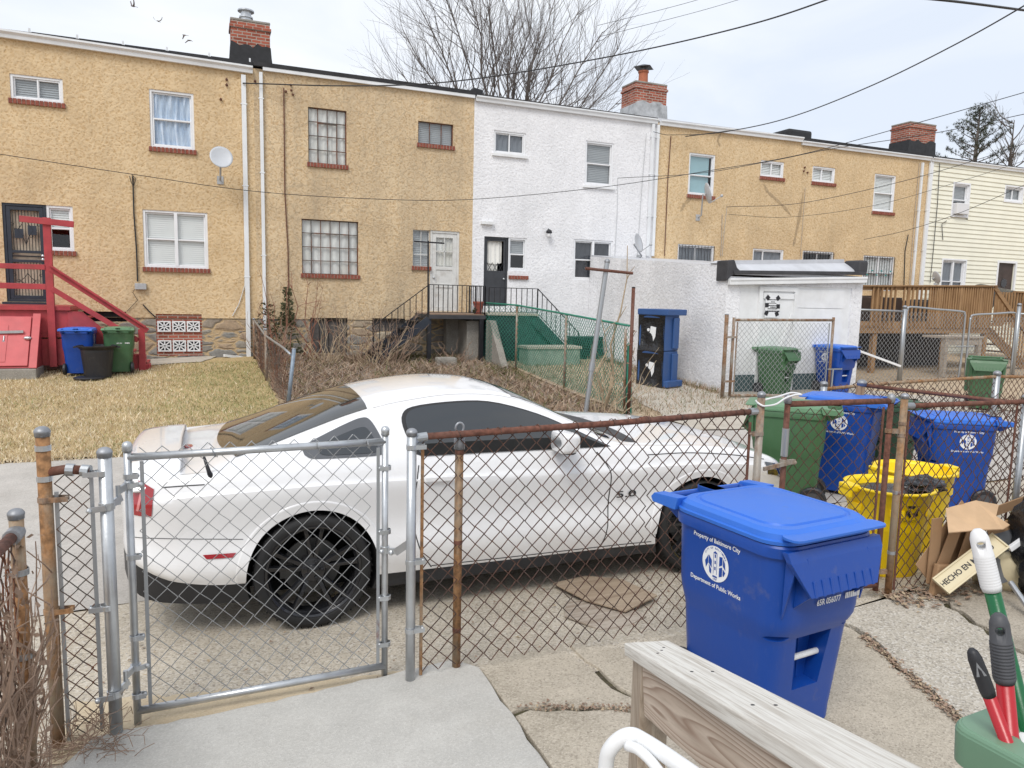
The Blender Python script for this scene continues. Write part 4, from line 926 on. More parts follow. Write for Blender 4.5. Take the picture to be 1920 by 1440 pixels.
for z in (1.17, .2): m = MB(); m.bar((4.19, 3.50, z), (4.245, 3.49, z), .02, .03); m.lathe([(.0205, -.014), (.025, -.013), (.025, .013), (.0205, .014)], (4.19, 3.52, z), 'Z', 12); m.build('hinge', M['rust_mixed'], t)
m = MB(); c0, c1 = V((3.085, 3.5, 1.385)), V((3.385, 3.6, 1.41)); loop = []
for k, (a, z) in enumerate(((pi*1.0, 1.40), (pi*1.35, 1.385), (pi*1.6, 1.382))): loop.append(c0+V((.029*cos(a), .029*sin(a), z-1.385)))
loop += [V((3.2, 3.50, 1.385)), V((3.32, 3.555, 1.41)), V((3.42, 3.58, 1.425)), V((3.48, 3.585, 1.425)), V((3.42, 3.61, 1.435)), V((3.3, 3.585, 1.42)), V((3.16, 3.545, 1.41)), V((3.08, 3.54, 1.405))]
m.tube(bez(loop, 5), .006, 6, close=True); m.tube([V((3.3, 3.57, 1.42)), V((3.2, 3.54, 1.418)), V((3.12, 3.52, 1.408))], .005, 6); tag(m.build('cord', M['white_plastic'], None, smooth=True), 'white cord looped round the brown post and the rusted gate', 'cord')
# ---- run at the right edge
t = thing('chain_link_fence', 'chain link run with a tan rusted end post, in front of the yellow cans', 'fence', (5.2, 3.5, 0), 0, GR)
post(t, 4.275, 3.49, -.05, 1.405, .023, 'rust_orange'); post(t, 5.52, 3.5, -.1, 1.36, .024, 'steel'); post(t, 7.4, 3.5, -.1, 1.36, .024, 'steel')
rail(t, [(4.33, 3.5, 1.335), (5.5, 3.5, 1.325), (7.5, 3.5, 1.33)], .0175, 'rust'); m = MB(); m.cyl((4.30, 3.5, 1.336), (4.37, 3.5, 1.334), .022, 12); m.build('rail_end', M['cap_zinc'], t)
chain(t, (4.34, 3.505), (7.4, 3.505), .04, 1.35, M['wire_dark'], .094, .0026, 5, .008); tbar(t, 4.345, 3.505, .05, 1.3, 'rust')
for z in (1.22, 1.14, .75, .33): band(t, 4.275, 3.49, z, .023, 'steel' if z < .8 else 'rust_mixed')
tbar(t, 5.44, 3.505, .05, 1.31, 'rust')
# ---- side fence down the left of our walk
t = thing('chain_link_fence', 'side fence overgrown with dead vines at the left edge, dark red top rail', 'fence', (-.67, 2.4, 0), 0, GR)
post(t, -.672, 3.17, -.1, 1.155, .025, 'rust_orange'); rail(t, [(-.672, 3.15, 1.085), (-.72, 2.4, 1.085), (-.76, .2, 1.085)], .021, 'rust')
m = MB(); m.cyl((-.672, 3.17, 1.085), (-.674, 3.09, 1.085), .03, 12); m.build('rail_end', M['cap_zinc'], t); chain(t, (-.68, 3.14), (-.78, .2), .03, 1.08, M['wire_brown'], .094, .0026, 5, .01)
for z in (.93, .60): band(t, -.672, 3.17, z, .029, 'steel', -.04)
# ---- low fence between the first two back yards
t = thing('chain_link_fence', 'sagging chain link fence dividing the lawn from the weedy yard, blue grey end post', 'fence', (1.15, 15.2, .1), 0, GR)
post(t, 1.20, 12.5, 0, 1.07, .032, plain('blue_grey_pipe', (.22,.27,.33), .5, .3, .2), 'flat', lean=(.12, 0)); post(t, 1.08, 15.3, .1, 1.25, .028, 'rust_mixed'); post(t, 1.02, 18.1, .3, 1.35, .028, 'rust_mixed')
rail(t, [(1.03, 18.1, 1.32), (1.08, 15.4, 1.12), (1.22, 13.2, 1.03), (1.27, 12.55, .97)], .02, 'steel'); chain(t, (1.03, 18.1), (1.08, 15.3), (.38, .2), (1.32, 1.13), M['wire_brown'], .16, .0026, 4, .03); chain(t, (1.08, 15.3), (1.24, 12.55), (.2, .1), (1.12, .96), M['wire_brown'], .16, .0026, 4, .03)
# ---- green vinyl fence of the white house's yard
t = thing('chain_link_fence', 'green vinyl chain link fence sloping down from the white house', 'fence', (6.8, 14, .2), 0, GR)
gp = [(6.35, 17.05, 1.83), (6.82, 16.2, 1.80), (6.80, 13.55, 1.67), (6.70, 10.95, 1.55)]
for x, y, z in gp[1:3]: post(t, x, y, gh(x, y)-.1, z-.02, .028, 'rust_mixed', 'flat', capmat='green_vinyl')
post(t, 6.66, 10.8, 0, 2.2, .03, 'rust', 'flat', capmat='iron'); rail(t, gp, .02, 'green_vinyl')
for a, b in zip(gp[:-1], gp[1:]): chain(t, a[:2], b[:2], (gh(a[0], a[1])+.05, gh(b[0], b[1])+.05), (a[2], b[2]), M['green_vinyl'], .10, .0042, 4)
m = MB(); m.tube([(6.70, 10.9, 1.25), (6.69, 10.88, .7), (6.71, 10.86, .02)], .05, 8); m.build('rolled_end', M['green_vinyl'], t)
m = MB(); pc = random.Random(3)
for k in range(26): x = 6.69+pc.uniform(-.05, .05); z = pc.uniform(.1, 1.45); m.tube([(x, 10.85, z), (x+pc.uniform(-.09, .06), 10.8, z+pc.uniform(-.05, .1)), (x+pc.uniform(-.06, .06), 10.78, z+pc.uniform(0, .15))], .007, 4)
m.build('loose_wire', M['rust_mixed'], t)
rl = rail(t, [(6.6, 10.9, 1.5), (6.62, 10.9, .8), (6.64, 10.9, .03)], .022, 'rust_mixed', 'brace_pipe')
# ---- rusted gate by the lean-to
t = thing('chain_link_gate', 'rusted wide gate in front of the white lean-to door', 'gate', (10.9, 11.9, 0))
post(t, 9.50, 11.9, 0, 1.75, .04, 'rust_mixed', 'flat'); xa, xb = 9.68, 12.28
for a, b, nm_ in (((xa, 11.9, .12), (xa, 11.9, 1.69), 'gate_stile'), ((xb, 11.9, .0), (xb, 11.9, 1.72), 'gate_stile'), ((xa, 11.9, 1.64), (xb, 11.9, 1.66), 'rail'), ((xa, 11.9, .13), (xb, 11.9, .05), 'rail')): rail(t, [a, b], .03 if nm_ != 'rail' else .028, 'rust_mixed', nm_)
chain(t, (xa+.09, 11.9), (xb-.1, 11.9), .1, 1.6, M['zinc_wire'], .12, .0042, 4); tbar(t, xa+.09, 11.9, .12, 1.6, 'rust_mixed', w=.03); tbar(t, xb-.1, 11.9, .1, 1.6, 'steel', w=.03)
for z in (1.3, .42): m = MB(); m.bar((9.48, 11.86, z), (9.75, 11.86, z), .02, .04); m.build('hinge', M['rust_mixed'], t)
m = MB(); m.cyl((12.33, 11.88, .0), (12.35, 11.88, .62), .02, 8); m.bar((12.2, 11.88, .62), (12.6, 11.88, .62), .02, .03); m.build('drop_rod', M['steel'], t)
# ---- galvanized fence and double gates before the deck
t = thing('chain_link_fence', 'galvanized chain link with double gates in front of the wooden deck', 'fence', (16.5, 13.3, .1), 0, GR)
YG = 13.3; X0, X1, X2, X3 = 14.38, 16.03, 20.3, 26.
post(t, X0, YG, 0, 1.9, .035, 'steel', None); post(t, X1, YG, 0, 1.97, .05, 'steel'); post(t, X2, YG, 0, 2.1, .05, 'steel'); post(t, X3, YG, 0, 2.0, .05, 'steel')
rail(t, [(X0, YG, 1.88), (X1, YG, 1.86)], .025, 'steel'); chain(t, (X0, YG), (X1, YG), .1, 1.86, M['zinc_wire'], .13, .0042, 4)
rail(t, [(X2, YG, 1.85), (X3, YG, 1.85)], .025, 'steel'); chain(t, (X2, YG), (X3, YG), .1, 1.85, M['zinc_wire'], .13, .0042, 4)
for xa, xb, za, zc in ((X1+.07, 18.22, 1.97, 1.88), (18.42, X2-.08, 1.80, 1.88)):
    m = MB(); rr = .13; m.tube(bez([(xa, YG, .12), (xa, YG, za-.25), (xa+.03, YG, za-.08), (xa+rr, YG, za), ((xa+xb)/2, YG, (za+zc)/2), (xb-rr, YG, zc), (xb-.03, YG, zc-.08), (xb, YG, zc-.25), (xb, YG, .12)], 4), .026, 8); o = m.build('gate_leaf', M['steel'], t, smooth=True)
    chain(o, (xa+.05, YG), (xb-.05, YG), .15, min(za, zc)-.03, M['zinc_wire'], .13, .0042, 4)
m = MB(); m.bar((17.95, YG-.03, .98), (18.65, YG-.03, .98), .02, .03); m.cyl((18.12, YG-.04, .1), (18.16, YG-.04, .95), .02, 6); m.build('gate_latch', M['steel'], t)
# ---- two rusty runs right of the carts
t = thing('chain_link_fence', 'low rusty fence with a leaning bark brown post behind the yellow cans', 'fence', (7, 5.3, 0), 0, GR)
post(t, 6.42, 5.95, 0, 1.16, .045, wood('weathered_post', (.30,.21,.14), (.15,.10,.07), 1, 'Z'), 'dome', lean=(.14, -.05)); post(t, 8.6, 4.2, 0, 1.1, .03, 'rust', 'dome')
rail(t, [(6.6, 5.88, 1.13), (7.5, 5.1, 1.05), (8.6, 4.2, 1.0)], .02, 'rust'); chain(t, (6.5, 5.95), (8.6, 4.2), .05, (1.19, 1.04), M['wire_dark'], .11, .004, 4, .02)
t = thing('chain_link_fence', 'low tan rusted fence with a grey capped post beyond the alley carts', 'fence', (9, 7, 0), 0, GR)
post(t, 10.36, 7, 0, 1.08, .045, 'steel', 'dome'); post(t, 7.2, 7.05, 0, 1.0, .04, 'steel', 'dome'); rail(t, [(7.2, 7.05, .93), (8.4, 7.03, .985), (10.36, 7, 1.03), (14, 6.9, .95)], .022, 'rust_orange'); chain(t, (7.2, 7.05), (10.36, 7), .05, (.97, 1.08), M['wire_dark'], .11, .0036, 4, .02); chain(t, (10.36, 7), (14, 6.9), .05, (1.06, 1.0), M['wire_dark'], .11, .0036, 4, .02)
# ---- clothes pole
t = thing('clothes_pole', 'leaning grey pipe clothes pole with a rusty cross bar beside the green fence', 'clothes pole', (5.93, 11, .05))
m = MB(); m.tube([(5.93, 11, -.05), (6.05, 11, 1.0), (6.25, 11, 2.62)], .042, 12); m.cyl((6.02, 11, .78), (6.04, 11, .92), .052, 12); m.build('pole', M['steel'], t); m = MB(); m.tube([(5.82, 10.95, 2.49), (6.72, 10.95, 2.44)], .025, 8); m.build('cross_bar', M['rust'], t); m = MB(); m.sphere((6.25, 11, 2.62), .05, 0, 10, 6); m.build('pole_cap', M['cap_zinc'], t)
# ------------------------------------------------------------------ first house: red stoop
t = thing('back_stoop', 'red painted wooden stoop with railings and stairs on the first tan house', 'stoop', (-3.4, 17.4, .3))
def brd(nm, p0, p1, w_, h_, mat='red_paint', par=None, up=(0, 0, 1)): m = MB(); m.bar(p0, p1, w_, h_, up=up); return m.build(nm, M[mat], par or t, bevel=.006)
m = MB(); m.box((-5.6, 17.05, 1.52), (-2.5, 18.48, 1.60)); m.build('deck', M['red_paint'], t)
for i in range(2): m = MB(); m.box((-5.6, 17.10, .42+i*.56), (-2.56, 17.14, .95+i*.565)); m.build('skirt_board', M['red_paint'], t, bevel=.006)
m = MB(); m.box((-2.62, 17.14, .42), (-2.56, 18.4, 1.5)); m.build('skirt_board', M['red_paint'], t)
brd('post', (-2.83, 17.06, .40), (-2.83, 17.06, 3.32), .13, .11, up=(0, 1, 0)); brd('cross_arm', (-3.27, 16.98, 3.27), (-2.36, 16.98, 3.21), .04, .12)
brd('rail', (-5.6, 17.02, 2.37), (-2.89, 17.02, 2.36), .07, .10); brd('rail', (-5.6, 17.02, 2.0), (-2.89, 17.02, 1.98), .04, .11)
brd('handrail', (-2.8, 17.02, 2.33), (-1.12, 17.02, 1.12), .05, .10); brd('handrail', (-2.8, 16.98, 2.40), (-1.15, 16.98, 1.2), .10, .035); brd('rail', (-2.8, 17.02, 1.95), (-1.30, 17.02, .92), .04, .10)
for i in range(5):
    m = MB(); m.box((-2.55+i*.27, 17.1, 1.34-i*.24), (-2.25+i*.27, 18.3, 1.38-i*.24)); m.build('tread', M['red_paint'], t, bevel=.005)
m = MB(); m.prism([(-2.56, 1.5), (-2.3, 1.5), (-1.15, .4), (-1.15, .2), (-1.5, .2), (-2.56, 1.2)], 17.08, 17.12); m.build('stringer', M['red_paint'], t, fix=True)
m = MB(); m.box((-1.30, 17.0, .25), (-1.18, 17.12, 1.15)); m.build('post', M['red_paint'], t)
t = thing('cellar_bulkhead', 'faded red sloping cellar bulkhead door in front of the red stoop', 'bulkhead', (-4, 16.7, .2))
m = MB(); A = [(16.40, .44), (17.04, 1.40), (17.04, .40)]; m.prism(A, -5.6, -3.02, 'X'); m.build('bulkhead_box', M['red_paint'], t, fix=True)
def onslope(s, q, lift): return V((lerp(-5.6, -3.0, s), lerp(16.40, 17.04, q)-lift*.83, lerp(.44, 1.40, q)+lift*.55))
def patch(s0, s1, q0, q1, l0, l1):
    m = MB(); vs = [onslope(s, q, l) for l in (l0, l1) for s, q in ((s0, q0), (s1, q0), (s1, q1), (s0, q1))]; m.add(vs, [(3,2,1,0),(4,5,6,7),(0,1,5,4),(1,2,6,5),(2,3,7,6),(3,0,4,7)]); return m
o = patch(.0, .94, .03, .97, .005, .035).build('hatch_door', M['red_worn'], t, bevel=.006); patch(0, .80, .10, .80, .036, .045).build('hatch_panel', M['red_worn'], o)
patch(.95, 1.0, -.02, 1.03, .005, .05).build('side_board', M['red_worn'], t, bevel=.006)
p0, p1 = onslope(.2, .60, .07), onslope(.90, .66, .07); m = MB(); m.bar(p0, p1, .05, .05); m.build('lock_bar', M['steel_bright'], o); p = onslope(.93, .54, .06); m = MB(); m.sphere(p, (.07, .04, .035)); m.build('latch', M['steel_bright'], o); p = onslope(.78, .58, .06); m = MB(); m.tube([p, p+V((0, -.04, -.08)), p+V((.02, -.05, -.14)), p+V((-.02, -.05, -.15)), p+V((-.01, -.04, -.08))], .012, 6); m.build('padlock', M['steel'], o)
m = MB(); m.box((-5.7, 16.30, .0), (-3.0, 17.04, .43)); m.build('curb', M['conc_old'], t, bevel=.02)
m = MB(); q = at(262, 660, y=17.3); m.box((q.x-.22, 17.2, .2), (q.x+.2, 17.5, .42)); m.box((q.x-.2, 17.22, .42), (q.x+.12, 17.45, .62)); tag(m.build('fuel_can', M['red_paint'], None, bevel=.03), 'small dull red fuel can beside the green cart', 'can')
# ------------------------------------------------------------------ second house: iron landing
t = thing('iron_landing', 'black iron landing and stairs at the white door of the stained house', 'landing', (5.6, 17.8, .4))
m = MB(); m.box((4.95, 17.25, 1.42), (6.42, 18.49, 1.52)); m.build('platform', M['charcoal'], t, bevel=.005); m = MB(); m.box((4.97, 17.27, 1.521), (6.4, 18.48, 1.545)); m.build('deck', plain('worn_tread', (.25,.17,.12), .9), t)
for x, y in ((4.98, 17.3), (6.32, 17.3)): m = MB(); m.box((x-.05, y-.04, .3), (x+.05, y+.04, 1.42)); m.build('leg', M['iron'], t)
def railing(par, p0, p1, h, n, r=.011, posts=True):
    m = MB(); p0, p1 = V(p0), V(p1); up = V((0, 0, 1)); m.bar(p0+up*h, p1+up*h, .03, .018); m.bar(p0+up*.06, p1+up*.06, .02, .014)
    for i in range(1, n): q = p0.lerp(p1, i/n); m.cyl(q+up*.06, q+up*h, r, 5)
    for q in (p0, p1): m.cyl(q, q+up*h, .018, 6)
    return m.build('railing', M['iron'], par)
railing(t, (4.96, 17.27, 1.52), (6.40, 17.27, 1.52), .72, 12); railing(t, (6.40, 17.27, 1.52), (6.40, 18.45, 1.52), .72, 8); railing(t, (4.94, 17.27, 1.50), (3.62, 17.27, .52), .72, 9)
m = MB(); m.cyl((4.94, 17.26, 1.5), (4.93, 17.26, 3.27), .02, 8); m.bar((4.57, 17.24, 3.24), (5.32, 17.24, 3.23), .025, .035); m.build('line_post', M['iron'], t)
for y in (17.27, 18.3): m = MB(); m.bar((4.97, y, 1.40), (3.55, y, .34), .05, .2); m.build('stringer', M['navy_door'], t)
for i in range(5): m = MB(); f_ = (i+.6)/5.4; x = lerp(4.95, 3.6, f_); z = lerp(1.46, .42, f_); m.box((x-.14, 17.3, z-.02), (x+.14, 18.28, z+.015)); m.build('tread', M['iron'], t)
m = MB(); m.box((5.7, 18.2, .2), (6.4, 18.47, 1.40)); m.box((6.02, 17.5, .2), (6.34, 18.25, 1.38)); tag(m.build('support_wall', M['conc_old'], None, bevel=.01), 'stained concrete block pier under the iron landing', 'pier')
t = thing('plant_pot', 'terracotta flower pot on the end of the iron landing', 'flower pot', (6.30, 17.5, 1.55)); m = MB(); m.lathe([(.08, 0), (.12, .26), (.135, .26), (.135, .31), (.11, .31), (.10, .26)], (6.28, 17.42, 1.55), 'Z', 16); m.build('pot', plain('terracotta_pot', (.32,.09,.06), .8), t); m = MB(); r_ = random.Random(4)
for k in range(12): m.tube([(6.18, 17.42, 1.56), (6.18+r_.uniform(-.1, .06), 17.4+r_.uniform(-.08, .08), 1.62+r_.uniform(0, .1))], .012, 4)
m.build('dead_plant', M['ivy'], t)
t = thing('stone_block', 'weathered pale stone block lying in the weeds under the iron landing', 'stone', (5.3, 16.9, .35)); m = MB(); m.box((5.05, 16.8, .2), (5.55, 17.05, .52)); m.build('stone', M['conc_old'], t, bevel=.05)
# ------------------------------------------------------------------ third house: green steps
t = thing('concrete_steps', 'teal green concrete steps with iron railing at the white house door', 'steps', (7.3, 17.8, .4))
m = MB(); m.box((6.5, 17.3, .1), (7.85, 18.48, 1.52)); m.build('landing', plain('dark_teal', (.012,.05,.045), .7, 0, .4, 5, .3), t, bevel=.01); m = MB(); m.box((6.48, 17.26, 1.521), (7.87, 18.48, 1.58)); m.build('slab', M['conc_pale'], t, bevel=.01)
for i in range(5): m = MB(); m.box((7.85+i*.24, 17.35, .1), (8.09+i*.24, 18.4, 1.30-i*.24)); m.build('step', M['teal_paint'], t, bevel=.008)
m = MB(); m.bar((7.75, 17.28, 1.42), (9.0, 17.28, .28), .1, .26); m.build('cheek_wall', bpy.data.materials['dark_teal'], t)
railing(t, (6.52, 17.3, 1.55), (7.84, 17.3, 1.55), .66, 9); railing(t, (7.84, 17.3, 1.53), (9.05, 17.3, .42), .68, 9)
m = MB(); m.prism([(16.0, .1), (17.3, .1), (17.3, 1.40), (17.05, 1.40)], 6.45, 6.62, 'X'); tag(m.build('retaining_wall', M['conc_old'], None, fix=True, bevel=.01), 'mildewed concrete cheek wall sloping down between iron landing and green steps', 'wall')
t = thing('planter', 'long concrete planter box behind the green fence', 'planter', (8.1, 17, .3)); m = MB(); m.box((7.30, 16.6, .1), (8.75, 17.15, .72)); m.build('planter_box', plain('mint_concrete', (.30,.36,.30), .9, 0, .2, 6, .3, dirt=(.12,.15,.11)), t, bevel=.015); m = MB(); m.box((7.27, 16.57, .72), (8.78, 17.18, .79)); m.build('coping', M['conc_pale'], t, bevel=.01)
t = thing('wire_crates', 'dark wire crates piled by the white house wall behind the green fence', 'crates', (9.4, 17.6, .4)); m = MB()
for x0, z0 in ((8.95, .35), (8.95, .68)):
    for i in range(5): m.box((x0, 17.4, z0+i*.065), (x0+.9, 17.42, z0+i*.065+.02))
    for i in range(8): m.box((x0+i*.125, 17.39, z0), (x0+i*.125+.02, 17.41, z0+.30))
    m.box((x0, 17.45, z0), (x0+.9, 17.9, z0+.3))
m.build('crate', plain('crate_green', (.015,.05,.045), .5), t)
# ------------------------------------------------------------------ lean-to
t = thing('lean_to_shed', 'white stucco lean-to shed with a charcoal edged membrane roof and a notice on its door', 'shed', (11.8, 15, .05))
XL, XR, YS = 9.97, 13.75, 12.55
m = MB(); m.add([(XL, YS, -.2), (XL, YF-.005, -.2), (XL, YF-.005, 3.16), (XL, YS, 2.74)], [(0, 3, 2, 1)]); m.add([(XR, YS, -.2), (XR, YF, -.2), (XR, YF, 3.1), (XR, YS, 2.5)], [(0,1,2,3)])
m.box((XL-.001, YS-.002, -.2), (XL+.36, YS+.14, 2.52)); m.box((XR-.32, YS-.002, -.2), (XR+.001, YS+.14, 2.52)); m.box((XL+.36, YS, 2.36), (XR-.32, YS+.12, 2.52)); m.build('wall', M['stucco_white_worn'], t)
m = MB(); m.prism([(YS-.02, 2.56), (YF-.01, 3.14), (YF-.01, 3.2), (YS-.02, 2.62)], XL+.02, XR, 'X'); rf = m.build('roof', M['membrane'], t, fix=True)
m = MB(); m.prism([(XL-.03, 2.80), (XL+.1, 2.86), (XR-.25, 3.02), (XR-.2, 2.78), (XL+.45, 2.62), (XL+.2, 2.66)], YS+.35, YS+.55); m.build('roof_apron', M['membrane'], rf, fix=True)
m = MB(); m.grid(lambda s_, q: V((lerp(XL+.28, XR-.22, s_), YS+.02+.38*q, lerp(2.645, 2.70, s_)+(.12+.14*s_+.03*(1-s_))*q**.7)), 12, 6); m.build('roof_upturn', M['membrane'], rf, smooth=True)
m = MB(); m.bar((XL+.1, YS-.04, 2.605), (XR-.02, YS-.04, 2.70), .10, .075); m.build('roof_edge', M['charcoal'], rf, bevel=.012)
m = MB(); m.prism([(XL-.05, 2.42), (XL+.06, 2.52), (XL+.18, 2.575), (XL+.34, 2.60), (XL+.20, 2.70), (XL+.12, 2.86), (XL-.05, 2.84)], YS-.06, YS+.3); m.build('corner_flashing', M['charcoal'], rf, fix=True, bevel=.02)
m = MB(); m.box((XR-.22, YS-.08, 2.70), (XR+.05, YS+.4, 2.99)); m.build('corner_flashing', M['charcoal'], rf, bevel=.07, seg=3)
m = MB(); m.bar((XL+.0, YS-.07, 2.40), (XR+.0, YS-.07, 2.55), .09, .12); m.bar((XL+.0, YS-.10, 2.45), (XR, YS-.10, 2.60), .06, .05); m.build('fascia', M['white_paint'], t, bevel=.01)
m = MB(); m.box((XL+.30, YS+.02, -.1), (XR-.3, YS+.06, 2.36)); o = m.build('front_boarding', M['white_paint'], t)
m = MB(); dx0, dx1 = at(1420, 600, y=YS).x, at(1492, 600, y=YS).x; rect_frame(m, dx0, dx1, -.05, 2.33, YS-.03, YS+.02, .09); d_ = m.build('door', M['white_paint'], t, bevel=.005)
m = MB(); m.box((dx0+.09, YS+.0, .0), (dx1-.09, YS+.019, 2.2)); m.box((dx0+.12, YS-.025, 2.08), (dx1-.1, YS+.0, 2.2)); m.bar((dx0+.35, YS-.02, .1), (dx1-.12, YS-.02, 1.75), .03, .1); m.build('door_leaf', M['white_paint'], d_, bevel=.004)
m = MB(); m.box((dx1+.0, YS-.012, 1.9), (XR-.55, YS+.02, 2.3)); m.box((dx1+.0, YS-.012, 0.0), (XR-.55, YS+.021, 1.89)); m.build('plank_panel', M['white_paint'], t, bevel=.004)
m = MB(); m.box((XL+.33, YS-.02, -.05), (dx1+1.4, YS-.013, .46)); m.build('base_band', plain('slate_green_base', (.06,.10,.105), .7), t)
# notice taped to the door: white sheet, black tape tabs, rows of print
sc_ = at(1448, 569, y=YS-.03); m = MB(); m.box((sc_.x-.19, YS-.040, sc_.z-.30), (sc_.x+.19, YS-.034, sc_.z+.16)); no = m.build('notice', M['white_vinyl'], d_)
for u, v, a in ((1440, 558, .7), (1459, 559, -.7), (1438, 572, 0), (1459, 574.5, 0), (1437, 587, .4), (1456.5, 588.5, -.4)):
    p = at(u, v, y=YS-.043); M4 = Matrix.Translation(p) @ Matrix.Rotation(a, 4, 'Y'); m = MB(); m.box((-.045, -.004, -.045), (.045, .004, .045), 0, M4); m.build('tape_tab', M['iron'], no)
m = MB(); rr = random.Random(2)
for v, h_, w_ in ((562, .02, .22), (566, .016, .08), (568.5, .014, .2), (573, .02, .30), (576, .022, .12), (579, .022, .26), (583.5, .03, .30)):
    p = at(1448, v, y=YS-.032); x = p.x-w_/2
    while x < p.x+w_/2: q = rr.uniform(.015, .04); m.box((x, YS-.0425, p.z-h_/2), (x+q, YS-.0405, p.z+h_/2)); x += q+.008
m.build('print', M['iron'], no)
# ------------------------------------------------------------------ deck
t = thing('wood_deck', 'raised brown wooden deck with baluster railing on the right behind the galvanized fence', 'deck', (18, 15.5, .2))
DX0, DX1, DY = 13.9, 21.2, 14.75
m = MB(); m.box((DX0, DY, 1.46), (DX1+.6, YF-.02, 1.55)); m.build('floor', M['wood_deck'], t); m = MB(); m.box((DX0, DY-.04, 1.24), (DX1, DY, 1.54)); m.build('rim_board', M['wood_deck'], t, bevel=.008)
m = MB(); m.bar((DX0, DY-.05, 2.44), (DX1+.1, DY-.05, 2.63), .14, .04); m.bar((DX0, DY-.02, 2.38), (DX1, DY-.02, 2.56), .04, .10); m.build('top_rail', M['wood_deck'], t, bevel=.006)
rr = random.Random(9); x = DX0+.1; k = 0
while x < DX1:
    zt = lerp(2.40, 2.58, (x-DX0)/(DX1-DX0)); gap = (2.0 < x-DX0 < 2.5) or (3.4 < x-DX0 < 3.7); wd = .10 if k % 9 == 5 else .042
    if not gap: m = MB(); m.box((x-wd/2, DY-.085, 1.40), (x+wd/2, DY-.045, zt)); m.build('baluster', M['wood_deck_z'], t)
    x += .165 if x < DX0+4.6 else .095; k += 1
for x in (15.3, 16.75, 19.5, 21.15): m = MB(); m.box((x-.07, DY-.01, .0), (x+.07, DY+.12, 2.5)); m.build('post', M['wood_deck_z'] if x > 16 else M['wood_pale'], t, bevel=.008)
for a in (0, .18, .36): m = MB(); m.bar((14.75+a, DY-.12, 1.35), (15.25+a, DY-.1, 2.36), .03, .05); m.build('loose_baluster', M['wood_pale'], t)
m = MB(); m.bar((DX1+.05, DY-.05, 2.60), (23.2, DY-.05, 1.0), .05, .12); m.build('stair_rail', M['wood_deck'], t)
for i in range(14): x = DX1+.2+i*.14; m = MB(); m.box((x-.02, DY-.03, max(.4, 1.45-(i+1)*.1)), (x+.02, DY+.0, lerp(2.55, 1.1, (x-DX1)/2.1))); m.build('baluster', M['wood_deck_z'], t)
m = MB(); m.bar((DX1, DY+.1, 1.4), (23.2, DY+.1, .2), .05, .28); m.build('stringer', M['wood_deck'], t)
for i in range(5): m = MB(); x = DX1+.2+i*.36; m.box((x, DY+.12, 1.3-i*.22), (x+.34, DY+1.2, 1.34-i*.22)); m.build('tread', M['wood_deck'], t)
m = MB(); m.bar((23.0, DY+.5, 2.5), (30, DY+.5, 2.5), .12, .05); m.bar((23, DY+.5, 1.5), (30, DY+.5, 1.5), .06, .2); m.build('far_rail', M['wood_deck'], t)
for i in range(40): x = 22.2+i*.13; m = MB(); m.box((x-.022, DY+.46, 1.5), (x+.022, DY+.5, 2.48)); m.build('baluster', M['wood_deck_z'], t)
# under-deck darkness painted as near-black colour on boards at the back; junk on top
m = MB(); m.box((DX0, DY+1.2, .0), (DX1, DY+1.25, 1.45)); m.build('under_deck_shade_boards', plain('shade_black_boards', (.045,.042,.045), .9, 0, .3, 5), t)
t2 = thing('work_table', 'bleached wooden table standing under the deck rail behind the gates', 'table', (19, 13.9, .1)); m = MB(); m.box((18.1, 13.7, 1.16), (19.6, 14.4, 1.22)); m.build('table_top', M['wood_pale'], t2, bevel=.006); m = MB(); m.box((18.15, 13.74, .98), (19.55, 13.78, 1.16)); m.build('apron', M['wood_pale'], t2)
for x in (18.2, 19.5): m = MB(); m.box((x-.06, 13.72, .05), (x+.06, 13.84, 1.16)); m.build('leg', M['wood_pale'], t2)
def clutter(nm, lab, cat, lo, hi, mat, bev=.03): m = MB(); m.box(lo, hi); cx = (lo[0]+hi[0])/2; m.box((cx-.1, lo[1]+.05, hi[2]-.01), (cx+.1, hi[1]-.05, hi[2]+.04)); return tag(m.build(nm, M[mat], None, bevel=bev), lab, cat)
clutter('storage_chest', 'dark brown storage chest on the deck behind the balusters', 'chest', (16.5, 15.2, 1.56), (18.2, 15.9, 2.22), 'brown_door'); clutter('appliance_box', 'white appliance carton at the left end of the deck', 'carton', (14.6, 15.1, 1.56), (15.1, 15.6, 2.22), 'white_paint'); clutter('garden_bench', 'dark bench with piled things on the deck near the stairs', 'bench', (18.8, 15.4, 1.56), (20.2, 16.0, 2.15), 'charcoal'); clutter('tool_crate', 'low grey crate on the deck beside the white carton', 'crate', (15.2, 15.0, 1.56), (15.8, 15.5, 1.85), 'grey_plastic')
m = MB(); m.grid(lambda s_, q: V((lerp(23.4, 26.2, s_), 16.2+1.2*q, 1.55+1.25*sin(pi*min(1, s_*1.15+.05))**.5*(.8+.2*q))), 16, 6); m.box((23.4, 16.2, 1.54), (26.2, 17.4, 1.56)); tag(m.build('grill_cover', M['bag'], None, smooth=True), 'black covered grill on the far deck at the right edge', 'grill')
m = MB(); m.bar((14.3, 13.1, .93), (15.75, 13.05, .52), .03, .05); tag(m.build('white_pipe', M['white_vinyl'], None), 'white pipe leaning along the galvanized fence', 'pipe')
